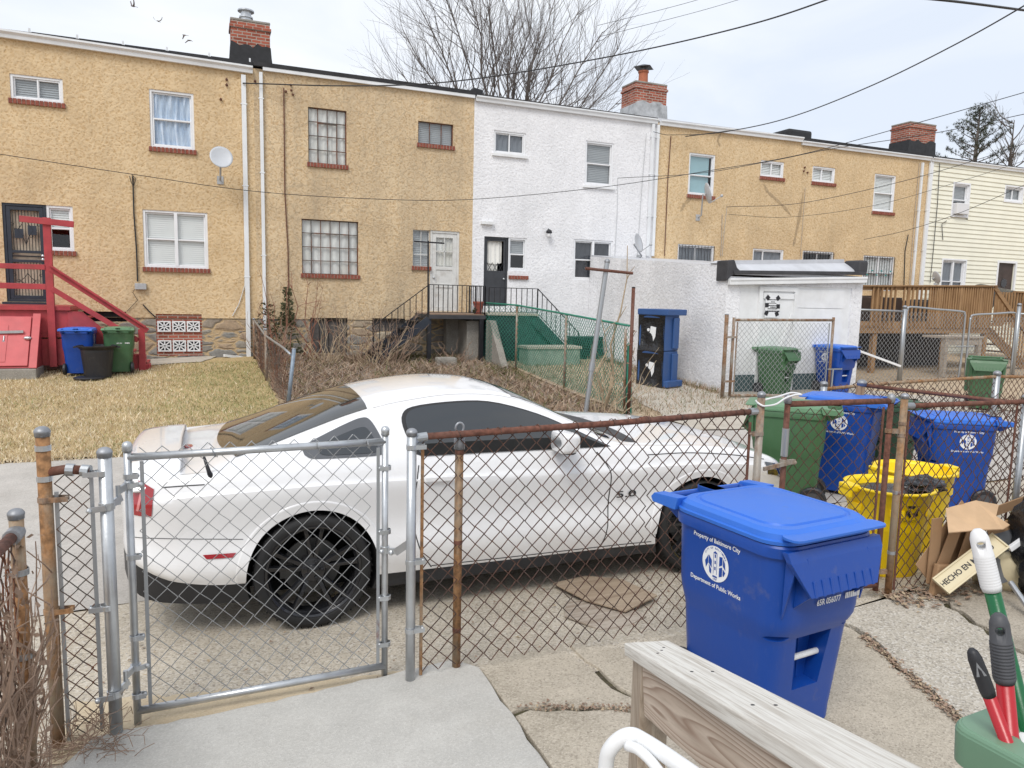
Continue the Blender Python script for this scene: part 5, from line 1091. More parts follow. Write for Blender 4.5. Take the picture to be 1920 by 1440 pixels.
# ------------------------------------------------------------------ wheeled carts
def carve(o, mb, slot=0):
    """subtract a closed shape from a mesh and keep the result as plain geometry"""
    me = bpy.data.meshes.new('cutter'); me.from_pydata(mb.v, [], mb.f)
    for m_ in o.data.materials: me.materials.append(m_)
    if slot: me.polygons.foreach_set('material_index', [slot]*len(mb.f))
    bm = bmesh.new(); bm.from_mesh(me); bmesh.ops.recalc_face_normals(bm, faces=bm.faces); bm.to_mesh(me); bm.free()
    c = bpy.data.objects.new('cutter', me); COL.objects.link(c); c.matrix_basis = wmat(o)
    md = o.modifiers.new('cut', 'BOOLEAN'); md.object = c; md.operation = 'DIFFERENCE'; md.solver = 'EXACT'
    bpy.context.view_layer.update(); dg = bpy.context.evaluated_depsgraph_get(); nm = bpy.data.meshes.new_from_object(o.evaluated_get(dg))
    o.modifiers.clear(); old = o.data; o.data = nm; nm.name = o.name; bpy.data.objects.remove(c); bpy.data.meshes.remove(me); bpy.data.meshes.remove(old); return o
def rrect(w_, d_, r, z, n=6, yo=0, tilt=0):
    out = []
    for cx, cy, a0 in ((1, 1, 0), (-1, 1, pi/2), (-1, -1, pi), (1, -1, 3*pi/2)):
        for k in range(n+1):
            a = a0+k*pi/2/n; x = cx*(w_/2-r)+r*cos(a); y = cy*(d_/2-r)+r*sin(a)+yo; out.append(V((x, y, z+tilt*(y-yo))))
    return out
def seal(par, z, x, y, side):
    """round white municipal emblem with two lines of lettering on a cart's side wall"""
    def MT(dy=0, dz=0, lift=.002, rot=0):
        base = Matrix.Translation((side*(x+lift), y, z)) @ Matrix.Rotation(side*pi/2, 4, 'Z') @ Matrix.Rotation(pi/2+.026, 4, 'X')
        return base @ Matrix.Translation((dy, dz, 0)) @ Matrix.Rotation(rot, 4, 'Z')
    m = MB(); N = 48; T = MT(); vs = [T @ V((0, 0, 0))]+[T @ V((.085*cos(2*pi*k/N), .085*sin(2*pi*k/N), 0)) for k in range(N)]; m.add(vs, [(0, k+1, (k+1) % N+1) for k in range(N)])
    lettering(m, 'Property of Baltimore City', .030, MT(0, .108), True, .92); lettering(m, 'Department of Public Works', .030, MT(0, -.108), True, .92)
    o = m.build('emblem', M['white_vinyl'], par, local=True); b = MB(); T = MT(lift=.0034)
    def poly(pts): b.add([T @ V((p[0], p[1], 0)) for p in pts], [tuple(range(len(pts)))])
    poly([(-.066, -.002), (-.046, .03), (-.046, -.008), (-.060, -.034)]); poly([(-.043, .034), (-.022, .012), (-.022, -.026), (-.043, -.006)]); poly([(-.041, -.012), (-.024, -.034), (-.024, -.056), (-.036, -.05)])
    poly([(.050, .040), (.062, .022), (.066, -.012), (.050, .004)]); poly([(.026, .044), (.046, .046), (.046, .008), (.026, -.004)][::-1]); poly([(.026, -.012), (.046, -.002), (.046, -.046), (.026, -.056)]); poly([(.05, -.01), (.066, -.022), (.056, -.044), (.05, -.04)])
    for a, c in ((-.012, -.0095), (.0095, .012)): poly([(a, -.05), (c, -.05), (c, .05), (a, .05)])
    poly([(-.012, .05), (.012, .05), (.012, .054), (0, .062), (-.012, .054)]); poly([(-.016, -.066), (.016, -.066), (.014, -.058), (-.014, -.058)])
    for k in range(3): poly([(-.004, -.03+k*.03), (.004, -.03+k*.03), (.004, -.014+k*.03), (-.004, -.014+k*.03)])
    for i, ch in enumerate('CITY OF BALTIMORE'):
        a = pi-.55-(pi-1.1)*i/16
        if ch != ' ': lettering(b, ch, .0125, T @ Matrix.Translation((.075*cos(a), .075*sin(a), 0)) @ Matrix.Rotation(a-pi/2, 4, 'Z'))
    lettering(b, '1797', .013, T @ Matrix.Translation((0, -.0755, 0)))
    b.build('emblem_print', M['bin_blue'], o, local=True)
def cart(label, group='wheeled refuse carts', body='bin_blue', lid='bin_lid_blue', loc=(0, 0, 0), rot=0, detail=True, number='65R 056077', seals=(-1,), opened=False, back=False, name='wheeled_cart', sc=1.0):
    t = thing(name, label, 'cart', loc, rot, group)
    P = [(.49, .52, .07, .04, .02), (.50, .53, .08, .10, .02), (.555, .60, .10, .50, .01), (.56, .605, .10, .525, .01), (.595, .65, .11, .592, .0), (.605, .662, .11, .635, 0), (.618, .69, .12, .90, 0), (.622, .695, .12, .925, 0), (.652, .72, .13, .93, 0), (.656, .725, .13, .975, 0), (.648, .715, .13, .985, 0)]
    m = MB(); rings = [rrect(w_, d_, r, z, 6, yo) for w_, d_, r, z, yo in P]
    if opened: rings += [rrect(.672, .742, .13, .99), rrect(.52, .60, .10, .985), rrect(.51, .59, .10, .95), rrect(.42, .45, .07, .12, 6, .03)]
    m.rings(rings); b = m.build('body', M[body], t, smooth=False, local=True); bm = bmesh.new(); bm.from_mesh(b.data)
    for f in bm.faces: f.smooth = True
    for e in bm.edges:
        if len(e.link_faces) == 2 and e.calc_face_angle(0) > .55: e.smooth = False
    bm.to_mesh(b.data); bm.free()
    if detail:
        c = MB(); c.prism([(-.085, .26), (.085, .26), (.115, .53), (-.115, .53)], -.6, -.185); carve(b, c); b.parent = t
        m = MB(); m.cyl((-.115, -.235, .40), (.115, -.235, .40), .014, 12); m.build('catch_bar', M['white_plastic'], t, local=True)
        m = MB()
        for s in (-1, 1): m.box((s*.03-.005, -.19, .265), (s*.03+.005, -.183, .52))
        m.build('pocket_rib', M[body], t, local=True)
        for s in (-1, 1): c = MB(); c.sphere((s*.30, -.34, .545), (.14, .10, .022), 0, 16, 8); carve(b, c)
    # lip under the rim at the front, with finger ribs and gussets
    m = MB(); m.rings([[V((-.30, -.34, .972)), V((.30, -.34, .972)), V((.30, -.372, .975)), V((-.30, -.372, .975))][::-1], [V((-.295, -.362, .93)), V((.295, -.362, .93)), V((.295, -.392, .93)), V((-.295, -.392, .93))][::-1], [V((-.215, -.425, .785)), V((.215, -.425, .785)), V((.215, -.438, .785)), V((-.215, -.438, .785))][::-1]])
    m.prism([(-.335, .94), (-.335, .70), (-.43, .79), (-.39, .94)], -.20, -.188, 'X'); m.prism([(-.335, .94), (-.335, .70), (-.43, .79), (-.39, .94)], .188, .20, 'X')
    for s in (-1, 1): m.prism([(-.33, .94), (-.325, .66), (-.385, .90), (-.385, .94)], s*.255-.006, s*.255+.006, 'X')
    for k in range(8): q = -.185+k*.053; m.bar((q, -.4365, .782), (q, -.4185, .85), .016, .008, up=(0, -1, 0))
    m.build('lift_lip', M[body], t, local=True, fix=True, bevel=.003 if detail else 0)
    # rear handle bar and wheels
    for s in (-1, 1): m = MB(); m.bar((s*.25, .34, .945), (s*.25, .45, 1.0), .035, .06); m.build('handle_bracket', M[body], t, local=True, bevel=.006)
    m = MB(); m.cyl((-.30, .455, 1.003), (.30, .455, 1.003), .018, 12); m.build('handle', M[body], t, local=True)
    for s in (-1, 1):
        m = MB(); m.lathe([(.03, -.035), (.115, -.034), (.13, -.022), (.132, .0), (.13, .022), (.115, .034), (.03, .035)], (s*.262, .26, .132), 'X', 22); o = m.build('wheel', M['black_plastic'], t, local=True); m = MB(); m.lathe([(.07, -.037), (.08, -.037), (.08, .037), (.07, .037)], (s*.262, .26, .132), 'X', 16); m.build('hub', M['grey_rubber'], o, local=True)
    if not opened:
        q = [(.664, .712, .13, .990, .0), (.668, .716, .13, 1.006, .0), (.648, .70, .13, 1.010, .0), (.640, .69, .13, 1.034, .0), (.60, .64, .12, 1.050, 0), (.545, .585, .12, 1.053, 0), (.535, .575, .12, 1.047, 0), (.515, .555, .11, 1.047, 0), (.505, .545, .11, 1.056, 0), (.30, .36, .1, 1.066, .02), (.02, .02, .009, 1.07, .02)]
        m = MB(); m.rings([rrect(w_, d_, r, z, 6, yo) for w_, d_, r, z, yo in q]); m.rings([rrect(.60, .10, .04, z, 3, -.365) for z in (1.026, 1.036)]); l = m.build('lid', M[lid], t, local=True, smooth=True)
        for s in (-1, 1): m.bar((s*.255, .30, 1.015), (s*.255, .475, 1.01), .07, .05)
        m = MB(); m.cyl((-.31, .47, 1.008), (.31, .47, 1.008), .013, 10)
        for s in (-1, 1): m.rings([rrect(.09, .15, .03, z, 3, .40) for z in (.985, 1.045)])
        for s in (-1, 1): m.prism([(.30, .985), (.47, .985), (.485, 1.01), (.46, 1.035), (.28, 1.05)], s*.30-.035, s*.30+.035, 'X')
        m.build('hinge', M[lid], l, local=True, bevel=.004)
        bm = bmesh.new(); bm.from_mesh(l.data)
        for e in bm.edges:
            if len(e.link_faces) == 2 and e.calc_face_angle(0) > .33: e.smooth = False
        bm.to_mesh(l.data); bm.free()
    else:
        m = MB(); m.rings([rrect(.66, .05, .02, z, 3, .42) for z in (.30, .62, .97)]); m.build('lid', M[lid], t, local=True)
    for s in seals: seal(b, .795, .3070, .03, s)
    if number:
        for sg in ((-1, 1) if back else (-1,)):
            yq = -.3362 if sg < 0 else .3362; zq = .700
            m = MB(); T = Matrix.Translation((0, yq+sg*.004, zq)) @ Matrix.Rotation(0 if sg < 0 else pi, 4, 'Z') @ Matrix.Rotation(pi/2+.053, 4, 'X'); lettering(m, number, .040, T @ Matrix.Translation((.02, 0, .003)), True, .8); m.build('serial_number', M['white_vinyl'], b, local=True)
            k = MB(); T2 = T @ Matrix.Translation((.175, .004, .003)); xx = -.045; r_ = random.Random(5)
            while xx < .045: ww = r_.uniform(.003, .009); k.add([T2 @ V(p) for p in ((xx, -.014, 0), (xx+ww, -.014, 0), (xx+ww, .014, 0), (xx, .014, 0))], [(0,1,2,3)]); xx += ww+r_.uniform(.001, .004)
            k.build('barcode', M['white_vinyl'], b, local=True)
    t.scale = (sc,)*3
    return t
BL = ('bin_blue', 'bin_lid_blue'); GN = ('bin_green', 'bin_lid_green')
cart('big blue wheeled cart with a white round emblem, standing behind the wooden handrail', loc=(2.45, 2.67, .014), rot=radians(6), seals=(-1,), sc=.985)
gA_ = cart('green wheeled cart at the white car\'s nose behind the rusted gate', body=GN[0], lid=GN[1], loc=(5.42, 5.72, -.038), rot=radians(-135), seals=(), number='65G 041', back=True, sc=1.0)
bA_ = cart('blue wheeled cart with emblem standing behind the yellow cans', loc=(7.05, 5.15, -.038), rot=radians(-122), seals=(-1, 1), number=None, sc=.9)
def more(src, label, loc, rot, swap=None, sc=.9):
    o = dup(src, loc, rot, label, swap=swap); o.scale = (sc,)*3; return o
more(bA_, 'dark blue wheeled cart squeezed between the green cart and the leaning post', (6.42, 5.98, -.038), radians(-150), sc=1.0)
more(gA_, 'dark green wheeled cart half hidden behind the tan end post', (7.35, 6.25, -.038), radians(-100), {'bin_green': M['bin_dark_green'], 'bin_lid_green': M['bin_dark_green']})
more(gA_, 'green wheeled cart behind the wide gate in front of the lean-to', (11.15, 12.25, gh(11, 12)), radians(14), sc=.96)
more(bA_, 'blue wheeled cart with lid shut at the right end of the lean-to gate', (12.75, 12.22, gh(12.7, 12)), radians(6), sc=1.0)
more(bA_, 'blue wheeled cart beside the red stoop of the first tan house', (-2.33, 16.78, gh(-2.4, 16.8)+.02), radians(178), sc=.87)
more(gA_, 'green wheeled cart next to the blue one by the red stairs', (-1.63, 16.82, gh(-1.7, 16.8)+.02), radians(182), sc=.87)
cart('open green wheeled cart far right beyond the tan rusted fence', body=GN[0], lid=GN[1], loc=(14.1, 9.75, .01), rot=radians(-52), seals=(), number=None, opened=True, detail=False, sc=1.0)
# ---- black can by the stoop
t = thing('trash_can', 'round black trash can with flared rim in front of the blue and green carts', 'trash can', (-1.97, 16.3, gh(-2, 16.3)+.02))
m = MB(); z0 = gh(-2, 16.3)+.02; m.lathe([(.22, 0), (.235, .02), (.285, .50), (.285, .54), (.35, .60), (.355, .62), (.33, .622), (.275, .56), (.21, .05)], (-1.97, 16.3, z0), 'Z', 28); m.build('can', M['black_plastic'], t, fix=True)
for s in (-1, 1): m = MB(); m.bar((-1.97+s*.32, 16.3, z0+.60), (-1.97+s*.40, 16.3, z0+.585), .10, .03); m.build('handle', M['black_plastic'], t)
m = MB(); m.lathe([(.2865, .40), (.291, .41), (.291, .43), (.2865, .44)], (-1.97, 16.3, z0), 'Z', 28, capb=False, capt=False)
m = MB(); m.lathe([(.001, .0), (.27, .0), (.28, .02), (.26, .035), (.001, .035)], (-2.1, 16.15, z0-.01), 'Z', 24); tag(m.build('can_lid', M['black_plastic'], None), 'flat black lid lying on the path under the black can', 'lid')
# ---- yellow cans
def ycan(label, x, y, sym):
    t = thing('trash_can', label, 'trash can', (x, y, gh(x, y)+.003), 0, 'round yellow cans'); m = MB(); H = .67
    m.lathe([(.225, 0), (.235, .015), (.262, .34), (.272, .36), (.275, .38), (.292, H-.09), (.30, H-.085), (.302, H-.02), (.325, H-.015), (.328, H), (.305, H+.004), (.29, H-.03), (.23, .06), (.0, .05)], (x, y, gh(x, y)+.003), 'Z', 40); o = m.build('can', M['yellow'], t, fix=True)
    for p in o.data.polygons: p.use_smooth = True
    for a in (pi*.93, pi*1.93): m = MB(); d = V((cos(a), sin(a), 0)); c = V((x, y, H-.05)); m.bar(c+d*.29, c+d*.385, .14, .05); m.bar(c+d*.37+V((0, 0, .01)), c+d*.37+V((0, 0, -.07)), .03, .14, up=d.cross(V((0, 0, 1)))); m.build('handle', M['yellow'], t, bevel=.01)
    for k in range(6): m = MB(); a = k*pi/3+.4; m.box((-.05, -.006, 0), (.05, .006, .05), 0, Matrix.Translation((x, y, .45)) @ Matrix.Rotation(a, 4, 'Z') @ Matrix.Translation((0, -.288, 0))); m.build('rib', M['yellow'], t)
    if sym:
        m = MB(); a0 = -1.93+pi/2
        T = Matrix.Translation((x, y, .50)) @ Matrix.Rotation(a0+.08, 4, 'Z') @ Matrix.Rotation(pi/2, 4, 'X') @ Matrix.Translation((0, 0, .292))
        for k in range(3):
            Rk = T @ Matrix.Rotation(k*2*pi/3, 4, 'Z')
            m.add([Rk @ V((*p, .0)) for p in ((-.038, .040), (-.030, .022), (.004, .022), (.004, .012), (.028, .034), (.004, .058), (.004, .046))], [(0,1,2,5,6), (2,3,4,5)])
        m.build('recycling_symbol', M['iron'], t); m = MB(); lettering(m, 'WE RECYCLE', .022, T @ Matrix.Translation((0, -.075, .0))); m.build('lettering', M['iron'], t)
    return t
ycan('yellow trash can lined with a black bag and marked with a recycling symbol', 4.84, 4.02, True)
ycan('plain yellow trash can standing behind the bag lined one', 5.55, 4.38, False)
r_ = random.Random(12); m = MB()
def crumple(c, rx, ry, rz, seed, amp=.25, nu=28, nv=18):
    from mathutils import noise as mn
    vs, fs = [], []
    for i in range(nv+1):
        for j in range(nu):
            ph, th = -pi/2+pi*i/nv, 2*pi*j/nu; d = V((cos(ph)*cos(th), cos(ph)*sin(th), sin(ph))); k = 1+amp*mn.noise(d*2.2+V((seed, 0, 0)))+amp*.7*abs(mn.noise(d*5+V((seed, 5, 0))))
            vs.append((c[0]+d.x*rx*k, c[1]+d.y*ry*k, c[2]+d.z*rz*k))
    for i in range(nv):
        for j in range(nu): fs.append((i*nu+j, i*nu+(j+1) % nu, (i+1)*nu+(j+1) % nu, (i+1)*nu+j))
    return vs, fs
m = MB(); m.add(*crumple((4.84, 4.02, .53), .27, .27, .09, 3, .14)); m.add(*crumple((5.08, 3.92, .63), .17, .12, .06, 8, .45)); tag(m.build('bin_bag', M['bag'], None, smooth=True), 'black plastic bag bunched in the mouth of the front yellow can', 'bag')
m = MB(); m.add(*crumple((5.42, 3.12, .34), .34, .24, .42, 5, .35, 40, 26)); tag(m.build('refuse_bag', M['bag'], None, smooth=True), 'shiny black refuse bag slumped at the right edge beside the cardboard box', 'bag')
# ---- cardboard and broken things against the fence
t = thing('cardboard_box', 'torn brown cardboard box with a loose flap leaning on the fence', 'box', (4.95, 3.36, .02), 0)
m = MB(); Z0 = .10
m.bar((4.60, 3.42, Z0), (4.60, 3.42, .56), .008, .10, up=(1, 0, 0)); m.bar((4.62, 3.40, .12), (4.80, 3.40, .54), .11, .006, up=(0, 1, 0)); m.bar((4.80, 3.38, .12), (4.94, 3.38, .52), .12, .006, up=(0, 1, 0)); m.bar((4.60, 3.44, Z0+.0), (5.0, 3.44, Z0+.42), .4, .006, up=(0, 1, 0)); m.build('box_panel', M['cardboard'], t)
m = MB(); m.add([(4.42, 3.20, .545), (4.72, 3.22, .525), (4.98, 3.22, .505), (5.08, 3.24, .52), (5.02, 3.30, .57), (5.22, 3.42, .60), (5.0, 3.44, .645), (4.7, 3.44, .615)], [(0,1,7), (1,2,6,7), (2,3,4), (2,4,6), (4,5,6)]); m.add([(4.42, 3.20, .54), (4.72, 3.22, .52), (4.98, 3.22, .50), (5.08, 3.24, .515), (5.02, 3.30, .565), (5.22, 3.42, .595), (5.0, 3.44, .64), (4.7, 3.44, .61)], [(7,1,0), (7,6,2,1), (4,3,2), (6,4,2), (6,5,4)]); m.build('box_flap', M['cardboard_light'], t)
m = MB(); m.box((4.56, 3.36, .02), (4.72, 3.40, .24), 0, Matrix.Translation((4.64, 3.38, .12)) @ Matrix.Rotation(.15, 4, 'Y') @ Matrix.Translation((-4.64, -3.38, -.12))); m.build('corner_flap', M['cardboard'], t, bevel=.01)
t = thing('open_carton', 'flat dark brown open carton holding a grey metal panel beside the black bag', 'carton', (5.3, 3.4, .3)); m = MB(); m.bar((4.95, 3.44, .50), (5.75, 3.40, .66), .01, .07); m.bar((4.95, 3.30, .46), (5.75, 3.26, .62), .01, .07); m.build('carton_wall', M['cardboard'], t); m = MB(); m.add([(4.86, 3.24, .08), (5.75, 3.2, .20), (5.75, 3.27, .59), (4.92, 3.3, .46)], [(0,1,2,3)]); m.build('metal_panel', plain('grey_panel', (.20,.21,.23), .4, .3), t)
t = thing('plastic_tray', 'broken cream plastic tray stencilled HECHO EN MEXICO lying against a cream bowl', 'tray', (4.9, 3.3, .1))
pa, pb = at(1763, 1100, y=3.30), at(1876, 1013, y=3.24); ex = (pb-pa).normalized(); nz_ = (CAM-(pa+pb)/2).normalized(); nz_ = (nz_-ex*nz_.dot(ex)+V((0, 0, .25))).normalized(); nz_ = (nz_-ex*nz_.dot(ex)).normalized(); up = nz_.cross(ex); L = (pb-pa).length
T = Matrix((ex, up, nz_)).transposed().to_4x4(); T.translation = (pa+pb)/2
m = MB(); m.box((-L/2, -.068, -.012), (L/2, .068, 0), 0, T)
for a, b in (((-L/2, -.068, -.012), (L/2, -.056, .014)), ((-L/2, .056, -.012), (L/2, .068, .014)), ((-L/2, -.0555, -.011), (-L/2+.012, .0555, .0135)), ((L/2-.012, -.0555, -.011), (L/2, .0555, .0135))): m.box(a, b, 0, T)
m.build('tray_panel', M['cream_plastic'], t, bevel=.003); m = MB(); lettering(m, 'HECHO EN MEXICO', .050, T @ Matrix.Translation((-.03, 0, .003)), True, 1.05); m.build('stencil_lettering', M['iron'], t)
c = at(1893, 1070, y=3.30); m = MB(); T2 = Matrix.Translation(c) @ Matrix.Rotation(-.9, 4, 'X') @ Matrix.Rotation(.35, 4, 'Y'); pr = [(.235, -.02), (.245, 0), (.235, .012), (.20, -.04), (.13, -.10), (.05, -.125), (.001, -.128)]
v0 = len(m.v); m.lathe(pr, (0, 0, 0), 'Z', 30); m.v = m.v[:v0]+[tuple(T2 @ V(p)) for p in m.v[v0:]]; m.build('bowl', M['cream_plastic'], t, smooth=True, fix=True)
m = MB(); a, b = at(1892, 1030, y=3.2), at(1935, 1000, y=3.15); m.bar(a, b, .03, .035); tag(m.build('trim_strip', M['white_vinyl'], None, bevel=.004), 'white plastic strip poking out over the cream tray', 'strip')
m = MB(); a, b = at(1895, 1092, y=3.1), at(1935, 1150, y=2.9); m.cyl(a, b, .018, 10); tag(m.build('metal_tube', M['steel_bright'], None), 'short dented metal tube under the cream bowl', 'tube')
# ---- boards on the pad
def board(label, pts, z, th, mat='plywood'):
    m = MB(); m.prism(pts, z-.04, z-.04+th, 'Z'); tag(m.build('plywood_sheet', M[mat], None, fix=True, bevel=.003), label, 'board', 'boards lying on the parking pad')
board('upper weathered plywood sheet lying on the pad by the car', [(2.22, 4.50), (2.30, 4.16), (2.46, 3.92), (2.80, 4.07), (2.72, 4.40), (2.5, 4.55)], .03, .012)
board('lower warped plywood sheet sticking out under the other one', [(2.08, 4.04), (2.24, 3.70), (2.58, 3.86), (2.50, 4.15), (2.2, 4.25)], .006, .012, 'wood_pale')
# ---- blue carts stacked by the lean-to wall
def tote(label, z0):
    t = thing('storage_tote', label, 'tote', (9.16, 13.62, z0), radians(-70), 'stacked blue totes'); h = .76
    m = MB()
    for a in ((-.34, 0), (.30, 0)): m.box((a[0], -.36, .0), (a[0]+.04, .14, h-.03))
    m.box((-.34, -.36, .0), (.34, .14, .03)); m.box((-.34, -.36, h-.06), (.34, .14, h-.0)); m.box((-.34, .10, .0), (.34, .14, h-.03)); m.build('tote_shell', M['bin_old_blue'], t, local=True, bevel=.015)
    m = MB(); m.box((.345, -.10, .05), (.39, .10, h-.05)); m.build('side_rib', M['bin_old_blue'], t, local=True, bevel=.02)
    m = MB(); m.grid(lambda s, q: V((lerp(-.35, .345, s), -.378+.07*min(1, 2.5*sin(pi*s)*sin(pi*q))+.008*sin(s*9+q*5), lerp(.0, h+.005, q))), 14, 14); m.build('liner', M['bag'], t, local=True, smooth=True)
    m = MB(); m.prism([(-.06, .52), (.08, .50), (.07, .30), (.02, .20), (.0, .30), (-.04, .36), (-.08, .38)], -.325, -.315); m.lathe([(.001, 0), (.035, 0), (.035, .004), (.001, .004)], (-.12, -.322, .44), 'Y', 12); m.build('paper_label', M['white_vinyl'], t, local=True)
    if z0 > .5: m = MB(); m.box((-.38, -.39, h+.0), (.42, .30, h+.13)); m.build('tote_cover', M['bin_old_blue'], t, local=True, bevel=.02)
    else: m = MB(); m.box((.345, -.36, .0), (.46, .20, .14)); m.build('foot', M['bin_old_blue'], t, local=True, bevel=.02)
z_ = gh(9.2, 13.7); tote('lower blue tote with a black liner beside the white lean-to wall', z_+.02); tote('upper blue tote with overhanging cover stacked by the lean-to wall', z_+.785)
# ------------------------------------------------------------------ the handrail and things by the porch
dr = V((.2494, .9246, -.2881)).normalized(); ux = V((dr.y, -dr.x, 0)).normalized(); uz = ux.cross(dr)
t = thing('wood_handrail', 'weathered grey wooden handrail with a flat cap board in the foreground', 'handrail', (1.2, 1.85, 0)); F = V((1.165, 1.865, .95))
t.matrix_basis = (lambda m3: (lambda m4: m4)(Matrix.Translation(F) @ m3.to_4x4()))(Matrix((ux, dr, uz)).transposed())
def figured():
    n = NB('figured_pine'); co = n.coord((1, .10, 1.15)); w_ = n.n.new('ShaderNodeTexNoise'); w_.inputs['Scale'].default_value = 7.5; w_.inputs['Detail'].default_value = 1.2; n.L(co, w_.inputs['Vector'])
    v = n.math('MULTIPLY', w_.outputs['Fac'], 26.0); f = n.math('FRACT', v); g = n.noise(9, 5, .6, n.coord((12, 1.0, 12)))
    col = n.mix(n.ramp(f, (0., .1), (.55, .45), (.85, 1.), (.97, .1)), (.58,.49,.405), (.28,.195,.145)); col = n.mix(n.ramp(g, (.35, .45), (.55, 0.)), col, (.36,.29,.23))
    return n.done(col, .75, n.bump(n.math('ADD', f, g), .15, .003), spec=.25)
M['figured'] = figured()
def cap_mat():
    n = NB('weathered_cap_board'); f = n.noise(1.7, 8, .66, n.coord((26, .9, 26)), .5); g = n.noise(2.6, 5, .6, n.coord((70, 2.0, 70))); w_ = n.noise(1.3, 4, .6, n.coord((7, .6, 7)), 1.5)
    col = n.mix(n.ramp(f, (.36, 0.), (.56, 1.)), (.47,.435,.385), (.67,.65,.605)); col = n.mix(n.ramp(g, (.38, .45), (.5, 0.)), col, (.33,.285,.235)); col = n.mix(n.ramp(w_, (.5, 0.), (.7, .45)), col, (.72,.70,.66)); col = n.mix(n.ramp(n.noise(3.1, 5, .7), (.62, 0.), (.75, .5)), col, (.36,.36,.25))
    return n.done(col, .85, n.bump(n.math('ADD', f, g), .3, .003), spec=.2)
M['cap_board'] = cap_mat()
m = MB(); m.box((0, -1.55, -.038), (.146, 0, 0)); cb = m.build('cap_board', M['cap_board'], t, local=True, bevel=.007, seg=3)
me_ = cb.data
for v in me_.vertices:
    if v.co.y > -.02 and v.co.x < .03: v.co.y -= .012
m = MB(); m.box((.02, -1.5, -.185), (.058, -.125, -.0385)); m.build('side_board', M['figured'], t, local=True, bevel=.004)
m = MB()
for x, y in ((.07, -.16), (.045, -.2), (.09, -.12), (.05, -.45), (.055, -.78), (.1, -.46), (.1, -.79)): m.lathe([(.001, .0004), (.0042, .0004), (.0045, -.002), (.001, -.002)], (x, y, .0006), 'Z', 10)
m.build('screw_hole', M['iron'], t, local=True)
def rail_post(y):
    b = F+ux*.066+dr*y; m = MB(); z1 = b.z-.042+.02; c = [b+ux*a+V((dr.x, dr.y, 0)).normalized()*q for a, q in ((-.044, -.044), (.044, -.044), (.044, .044), (-.044, .044))]
    zz = [(p-F) for p in c]; top = [V((p.x, p.y, F.z-.0385/uz.z-((p-F).x*uz.x+(p-F).y*uz.y)/uz.z)) for p in c]; bot = [V((p.x, p.y, -.1)) for p in c]
    m.add(bot+top, [(3,2,1,0),(4,5,6,7),(0,1,5,4),(1,2,6,5),(2,3,7,6),(3,0,4,7)]); m.build('post', M['wood_grey_z'], t, bevel=.004)
rail_post(-.085); rail_post(-1.45)
t = thing('pipe_handrail', 'white painted pipe handrail bending down at its end in the foreground', 'handrail', (.85, 1.2, .0)); pts = bez([at(1132, 1560, y=1.27), at(1136, 1440, y=1.27), at(1146, 1402, y=1.262), at(1178, 1379, y=1.245), at(1212, 1392, y=1.22), at(1300, 1452, y=1.08), at(1480, 1580, y=.85)], 8)
bt = pts[0]; pts = [V((bt.x, bt.y, .0)), V((bt.x, bt.y, bt.z-.2))]+pts; m = MB(); m.tube(pts, .0165, 14); m.build('pipe', M['white_paint'], t, smooth=True)
m = MB(); m.tube(bez([at(1176, 1398, y=1.235), at(1200, 1408, y=1.20), at(1235, 1445, y=1.15), at(1300, 1540, y=1.05)], 6), .011, 10); m.build('lower_pipe', M['white_paint'], t, smooth=True)
m = MB(); m.box((1.15, -1.2, 0), (2.6, .78, .25)); struct(m.build('porch', M['conc_slab'], None, bevel=.01))
# ---- green tool bin and the tools in it
t = thing('tool_bin', 'sage green open bin full of long handled tools at the lower right corner', 'bin', (1.60, .5, .25)); ang = radians(4)
lc = at(1772, 1334, z=1.25); t.location = (lc.x+.33, lc.y-.30, .25); t.rotation_euler = (0, 0, ang)
m = MB(); R_ = [rrect(.46, .42, .08, 0), rrect(.54, .50, .09, .93), rrect(.545, .505, .09, .935), rrect(.66, .60, .035, .925), rrect(.665, .605, .035, .99), rrect(.655, .595, .035, 1.0), rrect(.565, .535, .10, 1.0), rrect(.555, .525, .10, .992), rrect(.52, .47, .11, .93), rrect(.42, .38, .07, .03)]
m.rings(R_); o = m.build('bin_body', M['bin_sage'], t, local=True, smooth=True); bm = bmesh.new(); bm.from_mesh(o.data)
for e in bm.edges:
    if len(e.link_faces) == 2 and e.calc_face_angle(0) > .35: e.smooth = False
bmesh.ops.bevel(bm, geom=[e for e in bm.edges if not e.smooth], offset=.003, segments=2, affect='EDGES'); bm.to_mesh(o.data); bm.free()
bc = V((t.location.x, t.location.y, .30))
